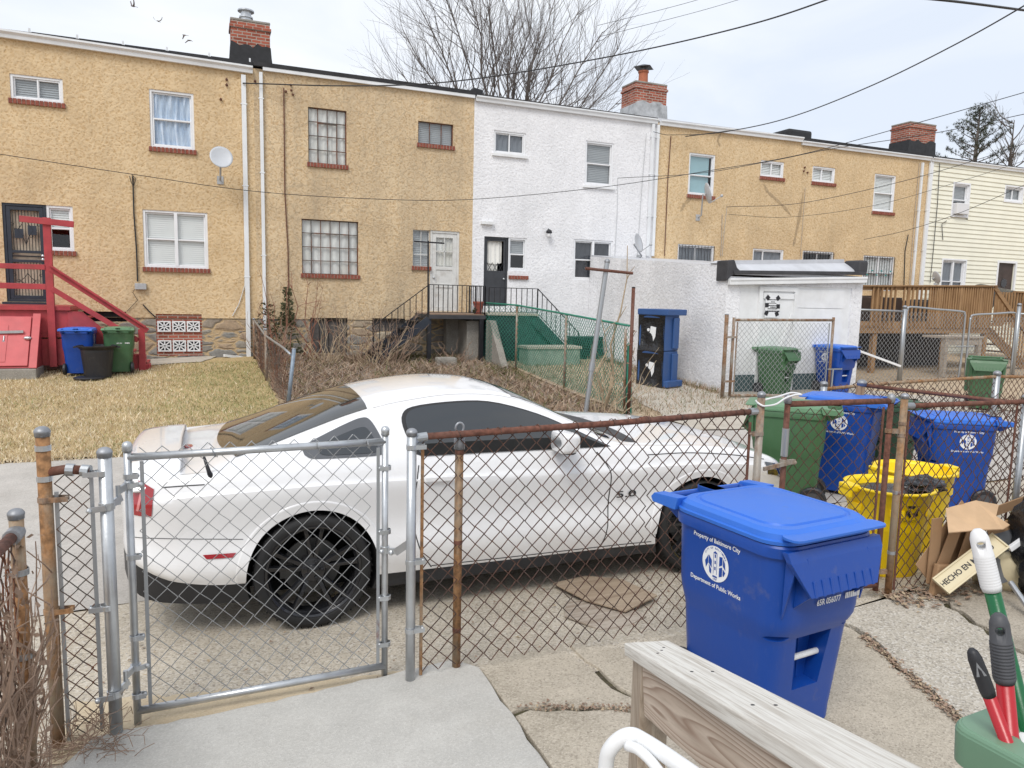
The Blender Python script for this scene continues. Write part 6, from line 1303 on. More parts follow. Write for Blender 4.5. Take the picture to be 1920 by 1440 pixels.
def tool(name, label, cat, top, through, grip_len, grip_r, gripmat, polemat, r, ribs=0, loop=False, g2=None):
    t = thing(name, label, cat, (bc.x, bc.y, .28)); d = (through-top).normalized(); bot = top+d*((.31-top.z)/d.z)
    m = MB(); m.cyl(top+d*(grip_len*.8), bot, r, 16); m.build('pole', M[polemat], t, smooth=True)
    m = MB(); u = d.cross(V((0, 1, 0))).normalized(); w_ = d.cross(u); rings = []; prof = [(.0, .35), (.006, .7), (.018, .92), (.05, 1.0)]+[(.05+(grip_len-.06)*k/44, 1.0+((.07 if gripmat == 'grey_rubber' else .02) if (k % 4 < 2 and ribs) else 0)) for k in range(1, 45)]+[(grip_len, .9)]
    for s, k in prof: rings.append([top+d*s+(u*cos(2*pi*j/18)+w_*sin(2*pi*j/18))*grip_r*k for j in range(18)])
    m.rings(rings, flip=False); o = m.build('grip', M[gripmat], t, smooth=True, fix=True)
    c = MB(); q = top+d*.028; n_ = V((-q.x, -q.y, 2-q.z)).normalized(); n_ = (n_-d*n_.dot(d)).normalized(); s_ = d.cross(n_)
    if loop: c.tube([q-n_*.1, q+n_*.1], grip_r*.42, 10); iv = wmat(o).inverted(); c.v = [tuple(iv @ V(p)) for p in c.v]; carve(o, c)
    else: h = MB(); e_ = q+n_*(grip_r*.94); h.add([e_+d*.018+s_*.008, e_+d*.018-s_*.008, e_-d*.008, e_+d*.014+n_*.002], [(0,1,2)]); h.build('hang_hole', M['iron' if gripmat != 'black_plastic' else 'cap_zinc'], o)
    return t
k_ = .66
tool('broom', 'green poled broom with a white textured grip, tallest tool in the bin', 'broom', at(1832, 992, y=.90), at(1905, 1290, y=.835), .118, .0175, 'white_plastic', 'green_enamel', .0138, 1, True)
tool('mop', 'red poled mop with a ribbed grey grip', 'mop', at(1872, 1150, y=.825), at(1890, 1345, y=.80), .125, .0175, 'grey_rubber', 'red_enamel', .0142, 1, True)
tool('squeegee', 'short red poled tool with a plain black grip leaning left', 'squeegee', at(1821, 1216, y=.825), at(1874, 1356, y=.79), .088, .0125, 'black_plastic', 'red_enamel', .0108, 0, False)
m = MB(); a, b = at(1912, 1372, y=.82), at(1925, 1440, y=.80); m.cyl(a, a+(b-a)*6, .0155, 14); tag(m.build('brush', M['white_plastic'], None, smooth=True), 'white brush handle just showing behind the red mop pole', 'brush')
# ------------------------------------------------------------------ the white coupe
CX, CY = .57, 5.33; WB = 2.82
car = thing('parked_car', 'white two door fastback coupe with black wheels parked behind the walk gate', 'car', (CX, CY, -.040))
def paint():
    n = NB('white_car_paint'); f = n.noise(1.2, 4); d = n.sep(n.coord(), 2)
    dirt = n.math('MULTIPLY', n.ramp(d, (.2, 1.), (.62, 0.)), n.ramp(n.noise(5, 6, .65), (.3, .15), (.7, .55)))
    return n.done(n.mix(dirt, (.80,.80,.81), (.58,.54,.48)), n.ramp(f, (.3, .22), (.7, .3)), None, 0, .9, .5)
PA = paint(); M['trim_black'] = plain('satin_black_trim', (.016,.016,.018), .5, 0, .2, 8, .1, dirt=(.08,.075,.065), dirt_amt=.2)
M['tint'] = NB('tinted_glass').done((.018,.022,.026), .03, None, 0, .3, .9); M['rear_tint'] = NB('rear_tinted_glass').done((.030,.028,.022), .035, None, 0, .2, .9); M['well'] = plain('wheel_well', (.008,.008,.008), .95)
M['rim_black'] = plain('gloss_black_rim', (.03,.031,.036), .2, .5, .2, 9, coat=.5, dirt=(.05,.047,.042), dirt_amt=.3); M['tyre'] = plain('tyre_rubber', (.012,.012,.013), .75, 0, .2, 7, .15, dirt=(.05,.046,.04), dirt_amt=.3)
M['lamp_red'] = NB('tail_lamp_red').done((.33,.012,.02), .12, None, 0, .8, .6)
def curve(*kv):
    X = [k for k, _ in kv]; Y = [v for _, v in kv]; n = len(X); d = [(Y[i+1]-Y[i])/(X[i+1]-X[i]) for i in range(n-1)]
    m = [d[0]]+[0 if d[i-1]*d[i] <= 0 else 2*d[i-1]*d[i]/(d[i-1]+d[i]) for i in range(1, n-1)]+[d[-1]]
    def f(x):
        if x < -.45: x = -.45+(x+.45)/.895
        if x <= X[0]: return Y[0]
        if x >= X[-1]: return Y[-1]
        i = max(k for k in range(n-1) if X[k] <= x); h = X[i+1]-X[i]; t = (x-X[i])/h
        return Y[i]*(1+2*t)*(1-t)**2+m[i]*h*t*(1-t)**2+Y[i+1]*t*t*(3-2*t)+m[i+1]*h*t*t*(t-1)
    return f
W_ = curve((-1.12,.60),(-1.09,.71),(-1.02,.795),(-.9,.85),(-.6,.905),(-.2,.935),(.15,.935),(.5,.915),(1.2,.905),(2.1,.91),(2.6,.93),(2.95,.93),(3.25,.905),(3.5,.86),(3.7,.77),(3.82,.65),(3.88,.52))
ZB = curve((-1.12,.36),(-1.05,.27),(-.9,.22),(-.5,.19),(0,.18),(.5,.165),(2.4,.165),(2.9,.17),(3.5,.17),(3.8,.2),(3.88,.26))
ZK = curve((-1.12,.52),(-1.0,.45),(-.8,.37),(-.5,.335),(0,.33),(.4,.285),(1,.275),(2.3,.265),(2.8,.25),(3.5,.23),(3.88,.29))
ZC = curve((-1.12,.78),(-1.0,.835),(-.5,.872),(0,.885),(1,.865),(2,.845),(2.8,.835),(3.3,.79),(3.6,.72),(3.88,.55))
ZT = curve((-1.12,.84),(-1.06,.92),(-.95,.962),(-.5,.985),(0,1.01),(.5,1.012),(1,1.008),(2,.99),(2.5,.965),(2.82,.945),(3.2,.905),(3.5,.835),(3.7,.76),(3.82,.67),(3.88,.58))
ZR = curve((-1.12,.85),(-1.06,.94),(-.95,.955),(-.55,1.005),(-.3,1.07),(0,1.17),(.3,1.265),(.6,1.33),(1,1.368),(1.2,1.362),(1.43,1.325),(1.6,1.262),(1.84,1.155),(2.1,1.03),(2.25,1.0),(2.45,.99),(2.82,.975),(3.2,.935),(3.5,.865),(3.7,.785),(3.82,.69),(3.88,.59))
YR = curve((-1.12,.45),(-1.0,.62),(-.55,.70),(-.3,.675),(0,.64),(.3,.605),(.6,.58),(1,.572),(1.3,.585),(1.6,.625),(1.84,.67),(2.1,.72),(2.45,.73),(2.82,.70),(3.2,.66),(3.5,.58),(3.7,.48),(3.88,.32))
ZP = curve((-1.12,.86),(-1.06,.925),(-.95,.955),(-.55,1.02),(-.4,1.075),(0,1.225),(.25,1.315),(.45,1.368),(.6,1.396),(1,1.432),(1.25,1.418),(1.45,1.368),(1.6,1.305),(1.8,1.21),(2.0,1.115),(2.2,1.03),(2.35,1.01),(2.55,1.008),(2.82,1.008),(3.2,.968),(3.5,.895),(3.7,.81),(3.82,.71),(3.88,.60))
SEGS = [2, 1, 1, 3, 4, 5, 2, 4, 4, 4, 3, 3, 4]
def sec(X):
    w_, zb, zk, zc, zt, zr, yr, zp = (f(X) for f in (W_, ZB, ZK, ZC, ZT, ZR, YR, ZP)); zl = max(zk+.05, .43) if zk+.05 < zc-.1 else zk+.02
    cab = sstep(-.6, -.1, X)*(1-sstep(2.0, 2.3, X)); yb = w_*.935
    P = [(0, zb), (.80*w_, zb), (.95*w_, zb+.025), (.972*w_, zk), (1.0*w_, zl), (.964*w_, lerp(zl, zc, .42)), (.997*w_, zc-.022), (.980*w_, zc+.018), (yb, zt),
         (lerp(yb, yr, .5)+.02*cab, lerp(zt, zr, .52 if cab > .5 else .6)), (yr, zr), (yr*.8, lerp(zr, zp, .50)), (yr*.45, lerp(zr, zp, .86)), (0, zp)]
    out = []
    for i in range(13):
        a, b = P[i], P[i+1]; p0 = P[i-1] if i > 3 else (2*a[0]-b[0], 2*a[1]-b[1]); p3 = P[i+2] if i < 12 else (-P[12][0], P[12][1])
        if i == 2: p3 = b
        for k in range(SEGS[i]):
            t = k/SEGS[i]
            if i < 3: out.append((lerp(a[0], b[0], t), lerp(a[1], b[1], t)))
            else: out.append(tuple(.5*((2*a[j])+(b[j]-p0[j])*t+(2*p0[j]-5*a[j]+4*b[j]-p3[j])*t*t+(3*a[j]-p0[j]-3*b[j]+p3[j])*t**3) for j in (0, 1)))
    out.append(P[13]); return out
NLOW = sum(SEGS[:3]); NTOP = sum(SEGS[:10])
def side_y(X, z):
    s = sec(X)[NLOW:]
    for (y0, z0), (y1, z1) in zip(s[:-1], s[1:]):
        if z0 <= z <= z1: return lerp(y0, y1, (z-z0)/max(1e-6, z1-z0))
    return s[0][0] if z < s[0][1] else s[-1][0]
def top_z(X, y):
    s = sec(X)[NTOP-4:]; y = abs(y)
    for (y0, z0), (y1, z1) in zip(s[:-1], s[1:]):
        if y1 <= y <= y0: return lerp(z0, z1, (y0-y)/max(1e-6, y0-y1))
    return s[0][1]
Xs = [-1.0495, -1.04, -1.025, -1.0]+[-.96+.04*i for i in range(int(4.70/.04)+1)]+[3.77, 3.80, 3.83, 3.855, 3.88]
Xs = sorted(set(round(x, 4) for x in Xs))
m = MB(); NS = None
for i, X in enumerate(Xs):
    s = sec(X); ring = [(X, y, z) for y, z in s]+[(X, -y, z) for y, z in s[-2:0:-1]]; NS = len(ring); m.v += ring
for i in range(len(Xs)-1):
    for j in range(NS):
        a = i*NS+j; b = i*NS+(j+1) % NS; m.f.append((a, b, b+NS, a+NS)); q = min(j, NS-1-j); m.mi.append(1 if q < NLOW else 0)
m.f.append(tuple(range(NS))[::-1]); m.mi.append(0); m.f.append(tuple(range((len(Xs)-1)*NS, len(Xs)*NS))); m.mi.append(1)
body = m.build('body', [PA, M['trim_black'], M['well']], car, local=True, fix=True, smooth=True)
c = MB()
for X in (0, WB):
    for s in (-1, 1): c.lathe([(.392, s*.58-(.0)), (.392, s*1.2)] if s > 0 else [(.392, -1.2), (.392, -.58)], (X, 0, .352), 'Y', 56)
carve(body, c, 2)
bm = bmesh.new(); bm.from_mesh(body.data)
for f in bm.faces: f.smooth = True
for e in bm.edges:
    if len(e.link_faces) == 2 and (e.calc_face_angle(0) > .6 or e.link_faces[0].material_index != e.link_faces[1].material_index): e.smooth = False
bm.to_mesh(body.data); bm.free()
def pl(pts, s):
    """point at parameter s along a Catmull-Rom curve through 2-D pts"""
    n = len(pts)-1; i = min(int(s*n), n-1); t = s*n-i; P = [pts[max(0, i-1)], pts[i], pts[i+1], pts[min(n, i+2)]]
    if i == 0: P[0] = (2*pts[0][0]-pts[1][0], 2*pts[0][1]-pts[1][1])
    if i == n-1: P[3] = (2*pts[n][0]-pts[n-1][0], 2*pts[n][1]-pts[n-1][1])
    return tuple(.5*(2*P[1][j]+(P[2][j]-P[0][j])*t+(2*P[0][j]-5*P[1][j]+4*P[2][j]-P[3][j])*t*t+(3*P[1][j]-P[0][j]-3*P[2][j]+P[3][j])*t**3) for j in (0, 1))
def side_patch(name, top, bot, mat, off=.004, par=None, nu=28, nv=12, sides=(-1, 1)):
    out = None
    for s_ in sides:
        m = MB()
        def fn(a, q):
            A, B = pl(bot, a), pl(top, a); X, z = lerp(A[0], B[0], q), lerp(A[1], B[1], q); return V((X, s_*(side_y(X, z)+off), z+off*.4))
        m.grid(fn, nu, nv, flip=s_ > 0); out = m.build(name, mat, par or body, local=True, smooth=True); 
    return out
def side_line(name, pts, wd, mat=None, off=.0022, n=24, sides=(-1, 1), par=None):
    for s_ in sides:
        m = MB(); P = [pl(pts, i/n) for i in range(n+1)]; vs = []
        for i, (X, z) in enumerate(P):
            a, b = P[max(0, i-1)], P[min(n, i+1)]; dx, dz = b[0]-a[0], b[1]-a[1]; L = sqrt(dx*dx+dz*dz) or 1; nx, nz = -dz/L*wd/2, dx/L*wd/2
            for k in (-1, 1): vs.append((X+nx*k, s_*(side_y(X+nx*k, z+nz*k)+off), z+nz*k))
        m.add(vs, [(2*i, 2*i+1, 2*i+3, 2*i+2) for i in range(n)]); m.build(name, mat or M['trim_black'], par or body, local=True)
def grow(pts, k, c): return [(c[0]+(x-c[0])*k[0], c[1]+(z-c[1])*k[1]) for x, z in pts]
# side glass, with its broad black surround and dark reflection band
st = [(.67, 1.035), (.615, 1.17), (.625, 1.255), (.72, 1.297), (1.0, 1.318), (1.25, 1.305), (1.55, 1.225), (1.80, 1.12), (2.03, 1.012)]; sb = [(.69, 1.018), (.77, 1.017), (.9, 1.016), (1.05, 1.014), (1.2, 1.012), (1.4, 1.009), (1.62, 1.006), (1.84, 1.003), (2.05, 1.0)]
side_patch('window_surround', grow(st, (1.035, 1.06), (1.33, 1.13)), grow(sb, (1.02, 1.0), (1.33, 1.13)), M['trim_black'], .003)
side_patch('side_window', [(x, z) for x, z in st], [(x, z+.004) for x, z in sb], M['tint'], .006)
side_patch('dark_reflection_band', [(.665, 1.085), (1.1, 1.085), (1.5, 1.08), (1.86, 1.07)], [(.69, 1.016), (1.2, 1.011), (1.6, 1.006), (2.04, 1.0)], M['well'], .009, nv=3)  # black strip paints the dark reflection and interior low in the glass
qt = [(-.055, 1.10), (.08, 1.155), (.22, 1.21), (.33, 1.245), (.385, 1.235), (.43, 1.15), (.455, 1.06)]; qb = [(-.04, 1.06), (.0, 1.042), (.1, 1.038), (.2, 1.037), (.3, 1.036), (.40, 1.037), (.45, 1.047)]
side_patch('quarter_surround', qt, qb, plain('grey_glass_border', (.10,.105,.115), .25, 0, .1, 4), .004); o = side_patch('quarter_window', grow(qt, (.72, .62), (.28, 1.11)), grow(qb, (.72, .62), (.28, 1.08)), M['tint'], .007)
# screens
def top_patch(name, xa, xb, ya, yb, mat, off=.005, bow=0, nu=16, nv=20, par=None):
    m = MB()
    def fn(a, q):
        y0 = lerp(ya, yb, q); y = (2*a-1)*y0; X = lerp(xa, xb, q)-bow*(2*a-1)**2*(1-q)+0*q; return V((X, y, top_z(X, y)+off))
    m.grid(fn, nu, nv); return m.build(name, mat, par or body, local=True, smooth=True)
top_patch('rear_screen', -.52, .385, .665, .585, M['rear_tint'], .005, -.10); top_patch('windscreen', 2.24, 1.40, .70, .575, M['tint'], .005, .10); top_patch('cowl', 2.42, 2.24, .74, .71, M['trim_black'], .004, .08)
for s in (-1, 1):
    m = MB(); m.tube([(X, s*(YR(X)-.004), ZR(X)+.004) for X in [.42+.1*i for i in range(17)]], .006, 5); m.build('roof_moulding', PA, body, local=True, smooth=True)
# pedestal spoiler
m = MB(); rings = []
for i in range(25):
    y = lerp(-.80, .80, i/24); e = abs(y)/.80; z = 1.028-.01*e*e-(.10*sstep(.74, 1., e)); x = -.885+.03*e*e; L = .155-.03*e**4
    rings.append([V((x+L*cos(a)*(1 if cos(a) > 0 else 1.0), y, z+.014*sin(a)+.014*cos(a))) for a in [k*2*pi/14 for k in range(14)]])
m.rings(rings)
for s in (-1, 1): m.prism([(-1.0, .90), (-.80, .92), (-.80, .95), (-1.0, .95)], s*.74-.02, s*.74+.02)
m.build('spoiler', PA, body, local=True, smooth=True, fix=True); m = MB(); m.sphere((-.70, .0, top_z(-.70, 0)+.004), (.03, .06, .008), 0, 12, 6); m.build('brake_lamp', M['lamp_red'], body, local=True)
def P2(lst, y): return [(at(u, v, y=y).x-CX, at(u, v, y=y).z) for u, v in lst]
side_line('panel_gap', P2([(1122, 838), (1136, 858), (1143, 880), (1142, 917), (1133, 990), (1116, 1027)], 4.45), .008); side_line('panel_gap', [(.655, .965), (.625, .80), (.62, .6), (.66, .42), (.74, .29)], .007); side_line('panel_gap', [(-.60, .935), (-.70, .932), (-.82, .925)], .006)
side_line('panel_gap', [(.74, .30), (1.2, .292), (1.8, .288), (2.40, .285)], .006); side_line('panel_gap', [(-.40, .60), (-.6, .615), (-.85, .63), (-1.0, .63)], .0035)
side_line('panel_gap', [(2.35, .93), (2.7, .925), (3.1, .885), (3.45, .82)], .006)
for s in (-1, 1):   # arch lips
    for X in (0, WB):
        m = MB()
        def fn(u, q): a = -.02+(pi+.04)*u; R_ = .390+.062*q; x, z = X+R_*cos(a), .352+R_*sin(a); return V((x, s*(side_y(x, max(z, ZK(x)+.005))+(.006 if q < .9 else -.003)), z))
        m.grid(fn, 48, 8, flip=s > 0); m.build('arch_lip', PA, body, local=True, smooth=True)
# lamps, badge, handle, mirror, aerial
tl = P2([(262, 881), (275, 886), (287, 897)], 4.62); tb = P2([(248, 944), (263, 947), (279, 947)], 4.62); side_patch('tail_lamp', [(-.985, .955), (-.93, .95), (-.865, .915)], [(-1.02, .775), (-.95, .762), (-.88, .762)], M['lamp_red'], .006, nu=8, nv=8)
side_patch('lamp_bar', [(-.935, .905), (-.922, .90)], [(-.96, .79), (-.947, .788)], NB('lamp_streak').done((.62,.22,.22), .15, None, 0, .8, .6), .008, nu=2, nv=6)
side_patch('side_marker', [(-.62, .525), (-.44, .525)], [(-.60, .500), (-.46, .500)], M['lamp_red'], .006, nu=6, nv=3)
for s in (-1, 1):
    m = MB(); X, z = P2([(1174, 916)], 4.44)[0]; T = Matrix.Translation((X, s*(side_y(X, z)+.012), z)) @ Matrix.Rotation(0 if s < 0 else pi, 4, 'Z') @ Matrix.Rotation(pi/2, 4, 'X'); lettering(m, '5.0', .066, T, True, 2.1); m.build('badge', M['iron'], body, local=True)
    X, z = P2([(822, 884)], 4.45)[0]; y = side_y(X, z); m = MB(); m.sphere((X+.02, s*(y+.001), z-.012), (.055, .008, .032), 0, 14, 8); m.box((X-.10, s*y-.004 if s < 0 else y-.02, z-.015), (X+.11, s*y+.02 if s < 0 else y+.004, z+.015)); m.v = [tuple(p) for p in m.v]; m.bar((X-.1, s*(y+.028), z+.004), (X+.11, s*(y+.028), z+.002), .014, .026); m.build('door_handle', PA, body, local=True, bevel=.004)
    m = MB(); c = V((1.63, s*.99, 1.085)); m.rings([[V((c.x+xo+.0, p.x*(1 if s < 0 else 1)+c.y, p.y+c.z)) for p in rrect(w_*.21, w_*.135, w_*.034, 0, 5)] for xo, w_ in ((-.062, .90), (-.058, .97), (-.03, 1.0), (.02, .985), (.055, .88), (.078, .62), (.086, .2))]); o = m.build('door_mirror', PA, body, local=True, smooth=True, fix=True); m = MB(); m.bar((1.70, s*.84, 1.015), (1.66, s*.97, 1.02), .09, .035); m.sphere(c+V((.01, 0, -.066)), (.06, .09, .018), 0, 14, 6); m.build('mirror_base', M['trim_black'], o, local=True, smooth=True); m = MB(); m.sphere(c+V((-.060, 0, .004)), (.004, .080, .046), 0, 18, 8); m.build('mirror_glass', M['steel_bright'], o, local=True, smooth=True)
    m = MB(); m.box((.45, s*.86-.02, .19), (2.38, s*.86+.02, .272)); m.build('sill_skirt', M['trim_black'], body, local=True, bevel=.012)
X, z = P2([(388, 872)], 4.5)[0]; m = MB(); y = -side_y(-.58, .962)+.02; m.tube([(-.56, y, .955), (-.575, y, 1.0), (-.60, y+.005, 1.09)], [.022, .012, .007], 8); m.build('aerial', M['iron'], body, local=True, smooth=True)
for s in (-1, 1):   # front lamps and grille (nose is mostly hidden)
    side_patch('head_lamp', [(3.45, .80), (3.6, .765), (3.74, .70)], [(3.48, .70), (3.62, .665), (3.76, .60)], M['tint'], .005, nu=6, nv=4, sides=(s,))
# wheels
def wheel():
    t = MB(); n = 64; pr = [(.283, -.105), (.292, -.118), (.315, -.124), (.335, -.118), (.348, -.102), (.353, -.07), (.354, .07), (.348, .102), (.335, .118), (.315, .124), (.292, .118), (.283, .105)]; t.lathe(pr, (0, 0, 0), 'Y', n, capb=False, capt=False)
    for k in range(56): a = 2*pi*k/56; t.bar((.3535*cos(a), -.105, .3535*sin(a)), (.3535*cos(a+.03), -.05, .3535*sin(a+.03)), .006, .004, up=(cos(a), 0, sin(a)))
    r = MB(); r.lathe([(.256, .10), (.262, .09), (.245, .07), (.235, .0), (.238, -.075), (.250, -.095), (.264, -.107), (.266, -.112), (.262, -.114), (.250, -.106), (.246, -.09)], (0, 0, 0), 'Y', n, capb=False, capt=False)
    for k in range(5):
        for q in (-.19, .19):
            a0, a1 = 2*pi*k/5+q*.75+.3, 2*pi*k/5+q+.3; p0, p1 = V((.05*cos(a0), -.062, .05*sin(a0))), V((.252*cos(a1), -.090, .252*sin(a1))); d = (p1-p0).normalized(); u = V((0, 1, 0)); w_ = d.cross(u); vs = []
            for p, hw, th in ((p0, .020, .03), (p0.lerp(p1, .55), .015, .03), (p1, .019, .035)):
                vs += [p-w_*hw*.6, p+w_*hw*.6, p+w_*hw+u*th, p-w_*hw+u*th]
            r.add(vs, [(a+j, a+(j+1) % 4, a+4+(j+1) % 4, a+4+j) for a in (0, 4) for j in range(4)])
    r.lathe([(.075, .0), (.075, -.05), (.066, -.068), (.034, -.072), (.03, -.086), (.001, -.088)], (0, 0, 0), 'Y', 30)
    l = MB()
    for k in range(5): a = 2*pi*k/5; l.lathe([(.011, -.062), (.011, -.08), (.006, -.083)], (.052*cos(a), 0, .052*sin(a)), 'Y', 6)
    d = MB(); d.lathe([(.06, .04), (.175, .04), (.175, .015), (.06, .015)], (0, 0, 0), 'Y', 40); d.box((-.19, .0, -.06), (-.10, .055, .06))
    r.v = [(x*1.08, y, z*1.08) for x, y, z in r.v]; return t, r, l, d
def put_wheel(X, s):
    t, r, l, d = wheel(); T = Matrix.Translation((X, s*.795, .354)) @ (Matrix.Identity(4) if s < 0 else Matrix.Rotation(pi, 4, 'Z'))
    for mb in (t, r, l, d): mb.v = [tuple(T @ V(p)) for p in mb.v]
    w_ = t.build('wheel', M['tyre'], car, local=True, fix=True); 
    bm = bmesh.new(); bm.from_mesh(w_.data)
    for f in bm.faces: f.smooth = True
    for e in bm.edges:
        if len(e.link_faces) == 2 and e.calc_face_angle(0) > .6: e.smooth = False
    bm.to_mesh(w_.data); bm.free()
    ri = r.build('rim', M['rim_black'], w_, local=True, fix=True, bevel=.002); l.build('lug_nut', M['iron'], w_, local=True); d.build('brake_disc', plain('brake_disc_steel', (.09,.09,.09), .5, .6), w_, local=True)
for X in (0, WB):
    for s in (-1, 1): put_wheel(X, s)
m = MB(); m.box((-.3, -.66, .17), (3.2, .66, .24)); m.build('underbody', M['well'], car, local=True)
# ------------------------------------------------------------------ bare tree, pine, shrubs, vines
def grow_tree(mb, p, d, L, r, depth, rr, spread=.5, up=.12, seg=4, kids=(2, 4), curve_=.16, minr=.006, leafcb=None, droop=0):
    pts = [p.copy()]; rs = [r]; d = d.normalized()
    for i in range(seg):
        d = (d+V((rr.gauss(0, curve_), rr.gauss(0, curve_), rr.gauss(0, curve_)+up-droop))).normalized(); p = p+d*L/seg; pts.append(p.copy()); rs.append(lerp(r, r*.55, (i+1)/seg))
    mb.tube(pts, rs, 6 if r > .06 else 4 if r > .015 else 3, cap=False)
    if depth <= 0 or r < minr: return
    for k in range(rr.randint(*kids)):
        i = rr.randint(1, seg); q = pts[i]; base = (pts[i]-pts[i-1]).normalized(); a = V((rr.gauss(0, 1), rr.gauss(0, 1), rr.gauss(0, 1))); a = (a-base*a.dot(base)).normalized()
        nd = (base*cos(spread)+a*sin(spread)*rr.uniform(.6, 1.3)).normalized(); grow_tree(mb, q, nd, L*rr.uniform(.55, .8), rs[i]*rr.uniform(.5, .72), depth-1, rr, spread, up, seg, kids, curve_, minr)
    grow_tree(mb, pts[-1], d, L*.75, rs[-1]*.9, depth-1, rr, spread, up, seg, kids, curve_, minr)
rr = random.Random(21); YT = 31.0
t = thing('bare_tree', 'large leafless many stemmed tree rising behind the white and stained houses', 'tree', (12.3, YT, 0))
m = MB(); base = V((12.3, YT, 0)); fork = V((12.3, YT, 5.6)); m.tube([base, base+V((.1, 0, 3)), fork], [.55, .45, .42], 10)
br = MB()
aims = [(880, -10, .20), (755, 55, .10), (790, 20, .12), (830, -20, .11), (965, 30, .13), (1000, -10, .12), (1040, 0, .12), (1085, 20, .12), (1130, 60, .12), (1160, 90, .09), (1165, 140, .09), (748, 130, .07), (920, -40, .12), (1010, 60, .11), (1165, 185, .06), (735, 165, .05)]
for u, v, r in aims:
    tip = at(u, v, y=YT+rr.uniform(-2.5, 2.5)); d0 = tip-fork; L = d0.length; n = 7; pts = []; sp_ = V((0, 0, 1)).lerp(d0.normalized(), .55)
    for k in range(n+1):
        s = k/n; q = fork.lerp(tip, s)+V((0, 0, 1))*sin(pi*s)*L*-.06+V((rr.gauss(0, .12), rr.gauss(0, .12), 0))*(s > 0)*(s < 1); q.x -= d0.x*.12*sin(pi*s); pts.append(q)
    rs = [lerp(r*.72, .018, (k/n)**.8) for k in range(n+1)]; br.tube(pts, rs, 6, cap=False)
    for k in range(19):
        s = rr.uniform(.5, 1.0); i = min(n-1, int(s*n)); q = pts[i].lerp(pts[i+1], s*n-i); bd = (pts[i+1]-pts[i]).normalized(); a = V((rr.gauss(0, 1), rr.gauss(0, .8), rr.gauss(0, .5))); a = (a-bd*a.dot(bd)).normalized()
        grow_tree(br, q, (bd*.8+a*.62+V((0, 0, .12))), L*rr.uniform(.12, .26), rs[i]*.42+.004, 2 if s < .9 else 1, rr, .5, .08, 4, (2, 3), .13, .0045)
m.build('trunk', M['bark'], t, smooth=True); br.build('crown', M['bark'], t, smooth=True)
def needle_tree(label, u, vtop, y, hvis, seed):
    r_ = random.Random(seed); top = at(u, vtop, y=y); t = thing('pine_tree', label, 'tree', (top.x, y, 0)); m = MB(); m.tube([(top.x, y, -.5), (top.x-.1, y, top.z*.6), (top.x, y, top.z)], [.42, .26, .04], 8); m.build('trunk', M['bark'], t, smooth=True)
    b = MB(); nd = MB()
    for k in range(40):
        f = (k/39)**.9; z = lerp(top.z-hvis, top.z-.15, f); a = k*2.4+r_.uniform(-.4, .4); L = lerp(4.6, .6, f)*r_.uniform(.65, 1.15); d = V((cos(a), sin(a), .30+.3*f)); p = V((top.x, y, z)); pts = [p]
        for i in range(5): d = (d+V((r_.gauss(0, .1), r_.gauss(0, .1), .07))).normalized(); p = p+d*L/5; pts.append(p.copy())
        b.tube(pts, [.05, .04, .03, .022, .014, .008], 4, cap=False)
        for q in range(int(16*L/2)+4):
            s = r_.uniform(.35, 1); i = min(4, int(s*5)); c = pts[i].lerp(pts[i+1], s*5-i)+V((r_.gauss(0, .16), r_.gauss(0, .16), r_.gauss(.05, .08)))
            for w_ in range(22):
                e = V((r_.gauss(0, 1), r_.gauss(0, 1), r_.gauss(.5, .7))).normalized()*r_.uniform(.16, .32); sd = V((-e.y, e.x, 0)).normalized()*.014; nd.add([c-sd, c+sd, c+e], [(0,1,2)])
    b.build('limbs', M['bark'], t); nd.build('needles', M['needles'], t)
needle_tree('dark thin pine tree beyond the roofs at the upper right', 1838, 203, 44., 5.2, 5)
t = thing('bare_tree', 'small bare tree just right of the pine at the right edge', 'tree', (66, 42, 0)); m = MB(); p = at(1902, 225, y=42); m.tube([(p.x, 42, 0), (p.x-.1, 42, p.z*.7), (p.x, 42, p.z)], [.25, .15, .03], 6); m.build('trunk', M['bark'], t); m = MB(); r_ = random.Random(6)
for k in range(13): z = p.z-r_.uniform(.2, 5.); grow_tree(m, V((p.x, 42, z)), V((r_.gauss(0, 1), r_.gauss(0, 1), .7)), 1.7, .05, 2, r_, .5, .1, 4, (2, 3))
m.build('crown', M['bark'], t)
# ---- canes and shrubs in the weedy yard: each its own plant
def cane_shrub(label, x, y, h, n, spread, mat, seed, rad=.009, group='bare shrubs in the weedy yard', lean=0.0):
    r_ = random.Random(seed); t = thing('bare_shrub', label, 'shrub', (x, y, gh(x, y)), 0, group); m = MB()
    for k in range(n):
        a = r_.uniform(0, 2*pi); b = V((x+cos(a)*spread*.3*r_.random(), y+sin(a)*spread*.15, gh(x, y)-.03)); hh = h*r_.uniform(.45, 1.05); d = V((cos(a)*spread*.5+lean, sin(a)*spread*.2, hh)); pts = [b]
        for i in range(1, 6): s = i/5; pts.append(b+d*s+V((r_.gauss(0, .035), r_.gauss(0, .03), 0))*(1+h*.3))
        rd = rad*r_.uniform(.6, 1.2); m.tube(pts, [rd*lerp(1.2, .35, i/5) for i in range(6)], 4, cap=False)
        for q in range(r_.randint(1, 4)):
            i = r_.randint(1, 4); e = V((r_.gauss(0, .35), r_.gauss(0, .15), r_.uniform(.1, .45)))*hh*.3; m.tube([pts[i], pts[i]+e*.5+V((0, 0, .03)), pts[i]+e], [rd*.6, rd*.45, rd*.25], 3, cap=False)
    m.build('stems', M[mat], t); return t
def wx(u, v, y): return at(u, v, y=y).x
